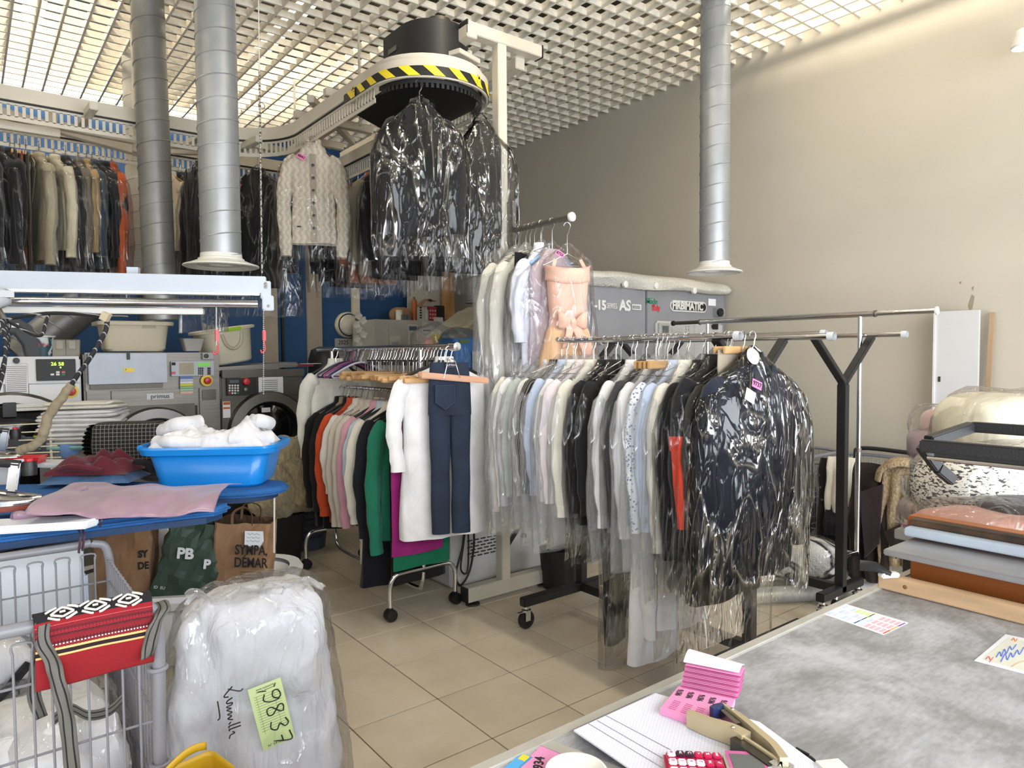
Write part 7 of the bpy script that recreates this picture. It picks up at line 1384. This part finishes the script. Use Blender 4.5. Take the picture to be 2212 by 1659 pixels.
# stapling plier
GOLD = mat('champagne_metal', 'bcae8e', .35, .45, var=.04); SILV = metal('silver_metal', 'c3c5ca', .25)
T, Bm = on_counter('stapling_plier', 'champagne metal stapling plier lying across the notebook and the pink tickets', 'stapler', (1600, 1600), ZN); z1 = ZN+.014
def ribbonp(nm, m_, pix, wds, z0, z1): 
    P = [W(x, y, z=z1) for x, y in pix]; P = curve(P, 5); n = len(P); L, Rr = [], []
    for i, p in enumerate(P):
        tt = (P[min(i+1, n-1)]-P[max(i-1, 0)]).normalized(); s = V((tt.y, -tt.x, 0)); k = i/(n-1)*(len(wds)-1); j = min(int(k), len(wds)-2); w_ = wds[j]+(wds[j+1]-wds[j])*(k-j); L.append(p+s*w_/2); Rr.append(p-s*w_/2)
    vs = []
    for a_, b_ in zip(L, Rr): vs += [(a_.x, a_.y, z0), (b_.x, b_.y, z0), (b_.x, b_.y, z1), (a_.x, a_.y, z1)]
    return cpart(nm, m_, lambda b: b.add(vs, [(i*4+q, i*4+(q+1) % 4, i*4+4+(q+1) % 4, i*4+4+q) for i in range(n-1) for q in range(4)]+[(3,2,1,0), tuple(4*n-4+q for q in range(4))]), T, Bm)
ribbonp('lower_handle', GOLD, [(1487, 1534), (1530, 1552), (1580, 1568), (1612, 1585)], [.010, .013, .018, .02], ZN+.001, z1+.012); ribbonp('upper_handle', GOLD, [(1563, 1520), (1600, 1545), (1640, 1578), (1672, 1606), (1694, 1636)], [.004, .010, .011, .011, .012], ZN+.004, z1+.014)
ribbonp('magazine', metal('magazine_dark', '55534e', .35), [(1590, 1590), (1625, 1615), (1660, 1640), (1672, 1650)], [.022, .024, .022, .02], ZN+.001, z1+.006); ribbonp('magazine_rail', GOLD, [(1600, 1586), (1640, 1612), (1680, 1640)], [.004, .005, .005], ZN+.002, z1+.009); ribbonp('inner_lever', metal('lever_steel', '8c8880', .3), [(1550, 1524), (1575, 1545), (1595, 1562)], [.007, .008, .009], ZN+.004, z1+.01)
ribbonp('head', SILV, [(1672, 1640), (1690, 1650), (1702, 1645)], [.022, .024, .02], ZN+.001, z1+.008); ribbonp('blue_thumb_rest', mat('navy_plastic', '22315a', .35), [(1537, 1528), (1548, 1524), (1560, 1520)], [.008, .012, .008], ZN+.008, z1+.014)
for px, py in ((1583, 1570), (1582, 1531)): p = W(px, py, z=z1+.014); cpart('rivet', SILV, lambda b: b.lathe([(.003, 0), (.0025, .001), (.001, .0012)], 12, p), T, Bm)
# calculator
MAG = mat('magenta_plastic', 'c2184f', .3, coat=.3); T, Bm = on_counter('calculator', 'magenta pocket calculator with white keys at the bottom edge, on the notebook', 'calculator', (1495, 1640), ZN)
k0, k1, k3 = W(1432, 1620, z=ZN+.012), W(1563, 1627, z=ZN+.012), W(1418, 1690, z=ZN+.012); ux = (k1-k0).normalized(); uy = V((ux.y, -ux.x, 0)); rt = math.atan2(ux.y, ux.x); wd = (k1-k0).length
ctr = k0+ux*wd/2+uy*.06; T.location = (ctr.x, ctr.y, ZN); T.rotation_euler = (0, 0, rt)
part('body', MAG, T, lambda b: b.box((0, 0, .006), (wd, .12, .011)), bevel=.004, segs=3)
KW = mat('key_white', 'e8e4e6', .4); keyl = [['00', 'AC', 'C', '>', '%', 'MU'], ['0', '1', '4', '7', 'MC', '√'], ['.', '2', '5', '8', 'M-', 'MR'], ['=', '3', '6', '9', 'M+', '+']]
for r in range(4):
    for q in range(6):
        x = -wd/2+.0105+q*(wd-.017)/5.4; y = .05-.020*r; mk_ = mat('key_dark', '3b1a2a', .4) if (r == 0 and q in (1, 2)) else (MAG if q >= 3 and not (q == 3 and r > 0) else KW)
        kk_ = part('key', mk_, T, lambda b: b.box((x, y, .0135), (.0115, .013, .004)), bevel=.0015); text(keyl[r][q], .007 if len(keyl[r][q]) < 2 else .005, (KW if mk_ != KW else PKD), T, (x, y, .0158), (0, 0, -PI/2), 'key_label', .0002)
# display of the second device, pen, white dish, ticket scraps
T, Bm = on_counter('card_reader', 'white handheld device with a small dark screen next to the calculator', 'device', (1610, 1655), ZN); s0 = W(1610, 1655, z=ZN+.02); T.rotation_euler = (0, 0, rt)
part('body', WHITE, T, lambda b: b.box((.012, -.045, .009), (.085, .11, .017)), bevel=.005, segs=3); sc_ = part('screen', SCR, T, lambda b: b.box((-.002, -.032, .0178), (.042, .06, .001)), smooth=False); part('screen_frame', PKD, T, lambda b: b.box((-.002, -.03, .0174), (.05, .072, .0008)), smooth=False); text('CASIO', .009, KEY, T, (.038, -.02, .018), (0, 0, -PI/2), depth=.0003)
T, Bm = on_counter('ballpoint_pen', 'black ballpoint pen at the right end of the notebook', 'pen', (1735, 1625)); a_, c_ = W(1695, 1613, z=ZC+.012), W(1766, 1648, z=ZC+.008)
part('barrel', BLACK, T, lambda b: b.tube([a_-T.location, a_.lerp(c_, .8)-T.location, c_-T.location], [.0045, .005, .0015], 10)); part('clip', BLACK, T, lambda b: b.tube([a_.lerp(c_, .35)+V((0,0,.007))-T.location, a_.lerp(c_, .75)+V((0,0,.006))-T.location], .0015, 6))
T, Bm = on_counter('pen_cap_box', 'white rubber block at the bottom edge beside the pen', 'block', (1795, 1684)); part('body', WHITE, T, lambda b: b.box((0, 0, .012), (.045, .03, .022), rz(-.5)), bevel=.005)
T, Bm = on_counter('white_dish', 'white plastic dish at the bottom edge of the counter', 'dish', (1245, 1690)); T.scale = (.75, .75, .75); part('dish', WHITE, T, lambda b: b.lathe([(.001, .004), (.035, .004), (.055, .022), (.058, .024), (.054, .024), (.034, .008), (.001, .007)], 28))
T, Bm = on_counter('pink_ticket_scrap', 'loose pink ticket numbered 934 at the bottom edge left of the dish', 'ticket', (1165, 1650)); part('paper', PK, T, lambda b: b.box((0, 0, .001), (.09, .04, .001), rz(.35)), smooth=False); text('934', .02, INK, T, (0, 0, .0017), (0, 0, .35+.4), 'ticket_number', .0002, bold=.0006)
T, Bm = on_counter('blue_ticket_scrap', 'loose blue and yellow paper strip at the bottom left corner of the counter', 'ticket', (1110, 1658)); part('paper', BLUET, T, lambda b: b.box((0, 0, .001), (.07, .02, .001), rz(.3)), smooth=False); part('yellow_end', YEL, T, lambda b: b.box((.025, .008, .0018), (.014, .012, .0006), rz(.3)), smooth=False)
# ------------------------------------------------------------------ things in the middle background
P = W(836, 690, Y=7.2); P2 = W(975, 690, Y=7.2); T = at('white_cabinet', 'white cabinet covered with paper notices, in front of the blue wall', 'cabinet', ((P.x+P2.x)/2, 7.2, 0)); CWd = P2.x-P.x+.5
part('body', mat('cabinet_white', 'aaa8a2', .5), T, lambda b: b.box((.1, .3, P.z/2), (CWd, .58, P.z)), bevel=.006); part('door_gap', KEY, T, lambda b: b.box((-.42, .008, P.z/2), (.008, .004, P.z-.04)), smooth=False)
def notice(x0, y0, x1, y1, rows, c=PAPER, hd=None):
    a_, c_ = W(x0, y0, Y=7.19)-T.location, W(x1, y1, Y=7.19)-T.location; o = part('notice', c, T, lambda b: b.box(((a_.x+c_.x)/2, 0, (a_.z+c_.z)/2), (c_.x-a_.x, .003, a_.z-c_.z)), smooth=False); PG = mat('print_grey', '9a9aa0')
    if hd: part('heading', hd, o, lambda b: b.box(((a_.x+c_.x)/2, -.003, a_.z-.05), ((c_.x-a_.x)*.8, .002, .05)), smooth=False)
    part('printed_line', PG, o, lambda b: [b.box(((a_.x+c_.x)/2, -.003, a_.z-.1-(a_.z-c_.z-.14)*i/rows), ((c_.x-a_.x)*.75, .002, .008)) for i in range(rows)], smooth=False)
notice(882, 700, 904, 745, 7, mat('notice_white', 'bdbbb6', .8), mat('heading_blue', '45586a', .7)); notice(912, 696, 934, 720, 6, mat('notice_white', 'bdbbb6')); notice(843, 725, 866, 745, 5, mat('notice_white', 'bdbbb6')); notice(938, 685, 958, 700, 4, mat('notice_white', 'bdbbb6'))
ZB = P.z
def bgx(x): return W(x, 690, Y=7.35).x
T = at('white_board', 'white bare board leaning above the white cabinet', 'board', ((bgx(880)+bgx(966))/2, 7.72, ZB)); b0, b1 = W(880, 590, Y=7.72), W(968, 575, Y=7.72); part('board', mat('board_white', 'b8b4a9', .7), T, lambda b: b.prism([(W(880, 690, Y=7.72).x-T.location.x, 0), (W(880, 590, Y=7.72).x-T.location.x, b0.z-ZB), (b1.x-T.location.x, b1.z-ZB), (b1.x-T.location.x, 0)], -.01, .01, Matrix.Rotation(PI/2, 4, 'X')), smooth=False)
T = at('spray_can', 'orange and white spray can on the white cabinet', 'can', (bgx(909), 7.5, ZB)); part('body', mat('can_orange', 'a5562a', .4), T, lambda b: b.lathe([(.036, 0), (.036, .24), (.022, .27), (.001, .27)], 18)); part('nozzle', DSTEEL, T, lambda b: b.lathe([(.012, .27), (.012, .30), (.001, .302)], 12))
T = at('label_box', 'black and white printed box standing before the orange spray can', 'box', (bgx(912), 7.38, ZB)); part('body', mat('box_white', 'a8a8a4', .7), T, lambda b: b.box((0, 0, .085), (.08, .06, .168)), bevel=.003); part('label', BLACK, T, lambda b: [b.box((-.02, -.031, .04+.03*i), (.03, .002, .018)) for i in range(5)], smooth=False)
T = at('bottle', 'small clear bottle between the printed box and the red box', 'bottle', (bgx(922), 7.36, ZB)); part('body', mat('bottle_grey', '9c9d99', .2), T, lambda b: b.lathe([(.001, .001), (.03, .001), (.03, .13), (.012, .155), (.012, .175), (.001, .176)], 16))
T = at('red_box', 'red carton with pale symbols on the white cabinet', 'box', (bgx(934), 7.38, ZB)); part('body', mat('carton_red', '8c2430', .7), T, lambda b: b.box((0, 0, .09), (.115, .08, .178)), bevel=.003); part('printed_symbol', mat('carton_pink', 'c48a8c', .7), T, lambda b: [b.lathe([(.012, 0), (.012, .002), (.001, .002)], 10, (-.035+.035*i, -.041, .04+.045*j), Matrix.Rotation(PI/2, 4, 'X')) for i in range(3) for j in range(3)])
T = at('brown_sack', 'brown folded paper sack behind the red carton', 'bag', (bgx(940), 7.6, ZB)); part('body', KR, T, lambda b: b.grid(lambda u, v: V(((-.13+.27*u), -.05+.1*v, .02+.27*math.sin(min(1, .15+u*.95)*PI*.62)))+wob((u, v, 0), .01, 6, 2), 16, 5), solid=.01); part('side', KR, T, lambda b: b.box((.02, 0, .1), (.22, .1, .2)), smooth=False)
T = at('black_case', 'black case beside the red carton on the white cabinet', 'box', (bgx(955), 7.42, ZB)); part('body', BLACK, T, lambda b: b.box((0, 0, .1), (.12, .08, .2)), bevel=.006)
T = at('white_jar', 'white jar at the left end of the cabinet top', 'jar', (bgx(865), 7.38, ZB)); part('body', WHITE, T, lambda b: b.lathe([(.001, .001), (.04, .001), (.042, .1), (.001, .1)], 18)); part('lid', OFFW, T, lambda b: b.lathe([(.044, .1), (.044, .125), (.001, .126)], 18))
T = at('small_box', 'grey pair of small boxes in front of the kraft sack at left', 'box', (bgx(875), 7.33, ZB)); part('body', SCR, T, lambda b: [b.box((-.03+.06*i, 0, .035), (.055, .06, .068)) for i in range(2)], bevel=.003)
T = at('kraft_sack', 'kraft paper sack behind the white jar on the cabinet', 'bag', (bgx(880), 7.52, ZB)); part('body', KR, T, lambda b: blob(b, (0, 0, .08), (.13, .06, .09), 3, .15, 5, ex=.7, flat=0.0))
# wall calendar, lamp, outlet, orchid
T = at('wall_calendar', 'white year calendar 2025 2026 on the blue wall', 'calendar', W(758, 800, Y=7.93)); a_, c_ = W(723, 731, Y=7.93)-T.location, W(794, 900, Y=7.93)-T.location
part('sheet', mat('calendar_paper', 'a9a7a2', .8), T, lambda b: b.box(((a_.x+c_.x)/2, 0, (a_.z+c_.z)/2), (c_.x-a_.x, .004, a_.z-c_.z)), smooth=False); text('2025', .075, INK, T, (a_.x+.11, -.004, a_.z-.05), RX, depth=.001, sx=.9); text('2026', .075, INK, T, (c_.x-.11, -.004, a_.z-.05), RX, depth=.001, sx=.9)
part('month_block', mat('calendar_print', '8c8f96', .8), T, lambda b: [b.box((a_.x+.07+.115*i, -.004, a_.z-.16-.14*j), (.09, .002, .1)) for i in range(5) for j in range(6)], smooth=False)
p = W(752, 702, Y=7.9); T = at('round_lamp', 'round white bulkhead lamp on the blue wall', 'lamp', p); part('base', OFFW, T, lambda b: b.lathe([(.155, .05), (.158, .0), (.14, -.03)], 32, (0,0,0), Matrix.Rotation(PI/2, 4, 'X') @ Matrix.Scale(-1, 4, (0,0,1)))); part('glass', mat('opal', 'c9c4b6', .3), T, lambda b: b.lathe([(.125, .03), (.11, .05), (.06, .065), (.001, .07)], 28, (0,0,0), Matrix.Rotation(PI/2, 4, 'X')))
p = W(812, 744, Y=7.93); T = at('wall_socket', 'white wall socket on the blue wall left of the cabinet', 'socket', p); part('plate', OFFW, T, lambda b: b.box((0, 0, 0), (.085, .02, .085)), bevel=.004); part('insert', KEY, T, lambda b: b.lathe([(.025, 0), (.025, .004), (.018, .005), (.018, -.004), (.001, -.004)], 16, (0, -.01, 0), Matrix.Rotation(PI/2, 4, 'X')))
p = W(768, 850, Y=6.9); T = at('side_table', 'small white side table behind the chrome rack', 'table', (p.x, 6.9, 0)); zt_ = W(768, 860, Y=6.9).z; part('top', OFFW, T, lambda b: b.box((0, 0, zt_-.015), (.5, .4, .03)), bevel=.003); [part('leg', OFFW, T, lambda b: b.box((x, y, (zt_-.03)/2), (.04, .04, zt_-.03))) for x in (-.21, .21) for y in (-.16, .16)]
T = at('orchid', 'white orchid with hanging blossoms in front of the round lamp', 'plant', (p.x, 6.9, zt_)); part('pot', WHITE, T, lambda b: b.lathe([(.001, .001), (.05, .001), (.065, .12), (.06, .12), (.05, .1)], 20)); part('stem', mat('stem_green', '4d6136', .7), T, lambda b: b.tube(curve([(0, 0, .1), (.02, 0, .4), (.03, -.02, .72), (.0, -.04, .85), (-.02, -.05, .78)], 5), .005, 6))
ORC = mat('orchid_white', 'c3beb4', .7)
for k in range(11):
    c_ = V((.02+.05*math.sin(k*2.1), -.05-.02*(k % 3), .88-.055*k*.9))
    part('blossom', ORC, T, lambda b: [b.grid(lambda u, v: c_+V((math.cos(a_)*(.045*v), -.012*v*v-.004, math.sin(a_)*(.045*v)))+V((-math.sin(a_), 0, math.cos(a_)))*((u-.5)*.045*math.sin(PI*min(1, v*.9+.05))), 4, 5) for a_ in [2*PI*j/5+k for j in range(5)]])
for k in range(3): part('leaf', mat('leaf_green', '3d5a2e', .5), T, lambda b: b.grid(lambda u, v: V((math.cos(k*2.1)*.16*v+(u-.5)*.04*math.sin(PI*v)*-math.sin(k*2.1), math.sin(k*2.1)*.16*v+(u-.5)*.04*math.sin(PI*v)*math.cos(k*2.1), .12+.06*math.sin(v*2.5))), 4, 8))
T = at('black_bin', 'black waste bin top behind the white ruched top', 'bin', (W(700, 760, Y=6.3).x, 6.3, 0)); part('body', BLACK, T, lambda b: b.lathe([(.001, .001), (.13, .001), (.15, 1.5), (.12, 1.6), (.05, 1.63), (.001, 1.63)], 24))
T = at('papers', 'red and white papers on the smaller washing machine', 'papers', W(648, 792, Y=6.15)); part('sheet', mat('paper_red', '8c3038', .7), T, lambda b: b.box((0, 0, .012), (.2, .14, .02)), smooth=False); part('sheet', PAPER, T, lambda b: b.box((.08, -.05, .026), (.16, .1, .004), rz(.2)), smooth=False)
# wrapped goods left of the dry-cleaning machine
T = at('storage_shelf', 'grey storage shelf under the wrapped goods left of the machine', 'shelf', (3.25, 5.05, 0)); part('top', KEY, T, lambda b: b.box((0, 0, 1.25), (.8, .7, .04)), bevel=.004); [part('leg', KEY, T, lambda b: b.box((x, y, .615), (.05, .05, 1.23))) for x in (-.37, .37) for y in (-.32, .32)]; part('bottom_board', KEY, T, lambda b: b.box((0, 0, .4), (.78, .68, .03)), smooth=False)
p = W(985, 700, d=6.2); T = at('bubble_wrap_pile', 'pile of bubble wrap left of the machine, under the timber post', 'wrap', (p.x+.05, p.y+.1, 1.272)); BUB2 = mat('bubble_ridged', 'aaa693', .4, bump=.8, bs=20, stretch=(1, 1, 5), var=.12)
part('sheet', BUB2, T, lambda b: b.prism([(-.30, 0), (.34, 0), (.34, .73), (.22, .71), (-.22, .42), (-.28, .25)], -.25, .2, Matrix.Rotation(PI/2, 4, 'X')), bevel=.05, segs=3)
T = at('toy_bag', 'clear plastic bag with colourful toys in front of the bubble wrap', 'bag', W(955, 790, d=5.6)); T.location.z = 1.272
for i, (x, z, c) in enumerate(((-.12, .26, 'c98a70'), (-.05, .3, 'b9a93c'), (.02, .3, '55666d'), (.09, .27, 'd0724a'), (.1, .12, 'cc6a45'), (.0, .1, '8d5c56'), (-.12, .08, '7c7a52'))): part('toy', mat('toy_'+c, c, .5), T, lambda b: blob(b, (x, 0, z+.09), (.05, .05, .06), i, .2, 9, 14, 10))
part('plastic', film('film_toys', haze=.12), T, lambda b: blob(b, (-.01, 0, .25), (.24, .12, .27), 4, .25, 5, ex=.8, flat=0.0))
T = at('blue_crate_bag', 'blue plastic box in a clear bag right of the toys, with a paper sheet', 'box', W(1000, 790, d=5.5)); T.location.z = 1.272; part('box', mat('toy_blue', '2f6fae', .4), T, lambda b: rloft(b, [(0, .14, .1, .03), (.37, .16, .12, .03), (.40, .15, .11, .03)], cap1=True)); part('green_patch', mat('toy_green', '5c7a42', .5), T, lambda b: b.box((-.07, -.12, .375), (.09, .02, .03)), bevel=.005); part('paper', PAPER, T, lambda b: b.box((.07, -.13, .2), (.14, .004, .2)), smooth=False); part('plastic', FILM, T, lambda b: blob(b, (0, 0, .23), (.21, .16, .25), 7, .2, 5, ex=.75, flat=0.0))
# heater box, cables and bin under the middle rack
c_ = W(972, 1268, z=.02); T = at('white_heater', 'white metal unit with slotted vents and a switch under the racks', 'heater', (c_.x, c_.y, 0)); HW = mat('heater_white', 'c9c9c9', .4, var=.04)
part('body', HW, T, lambda b: b.box((.42, .2, .21), (.84, .4, .38)), bevel=.006); part('plinth', HW, T, lambda b: b.box((.42, .2, .02), (.8, .36, .03)), smooth=False)
part('vent_slot', BLACK, T, lambda b: [b.box((.16+.055*i+(.027 if j % 2 else 0), -.001, .30-.022*j), (.04, .004, .008)) for i in range(5) for j in range(6)], smooth=False); part('switch', BLACK, T, lambda b: (b.lathe([(.02, 0), (.018, .02), (.001, .02)], 14, (.62, 0, .26), Matrix.Rotation(PI/2, 4, 'X')), b.bar((.47, -.02, .22), (.56, -.03, .33), .02, .02)))
T = at('power_cable', 'black power cable looped in front of the white unit', 'cable', (c_.x+.05, c_.y-.08, .2)); part('cable', BLACK, T, lambda b: (b.tube(curve([(.02, 0, .3), (.0, 0, .1), (-.06, -.01, -.06), (-.03, -.01, -.15), (.05, 0, -.08), (.09, 0, .1), (.08, 0, .3)], 6), .007, 8), b.tube(curve([(.05, .02, .3), (.02, .02, .1), (-.01, .01, -.05), (.04, .01, -.08), (.06, .02, .1), (.05, .02, .3)], 6), .006, 8)))
T = at('black_fan_motor', 'black motor housing above the white unit, behind the jeans', 'motor', (c_.x+.05, c_.y+.1, .40)); part('housing', BLACK, T, lambda b: b.box((.1, .05, .13), (.3, .25, .25)), bevel=.03, segs=3)
p = W(1222, 1270, z=.02); T = at('black_bucket', 'black bucket behind the rack, right of the white foot beam', 'bucket', (p.x+.03, p.y+.1, 0)); part('body', BLACK, T, lambda b: b.lathe([(.001, .003), (.11, .003), (.13, .26), (.12, .26), (.1, .02)], 24))
bpy.context.view_layer.update()
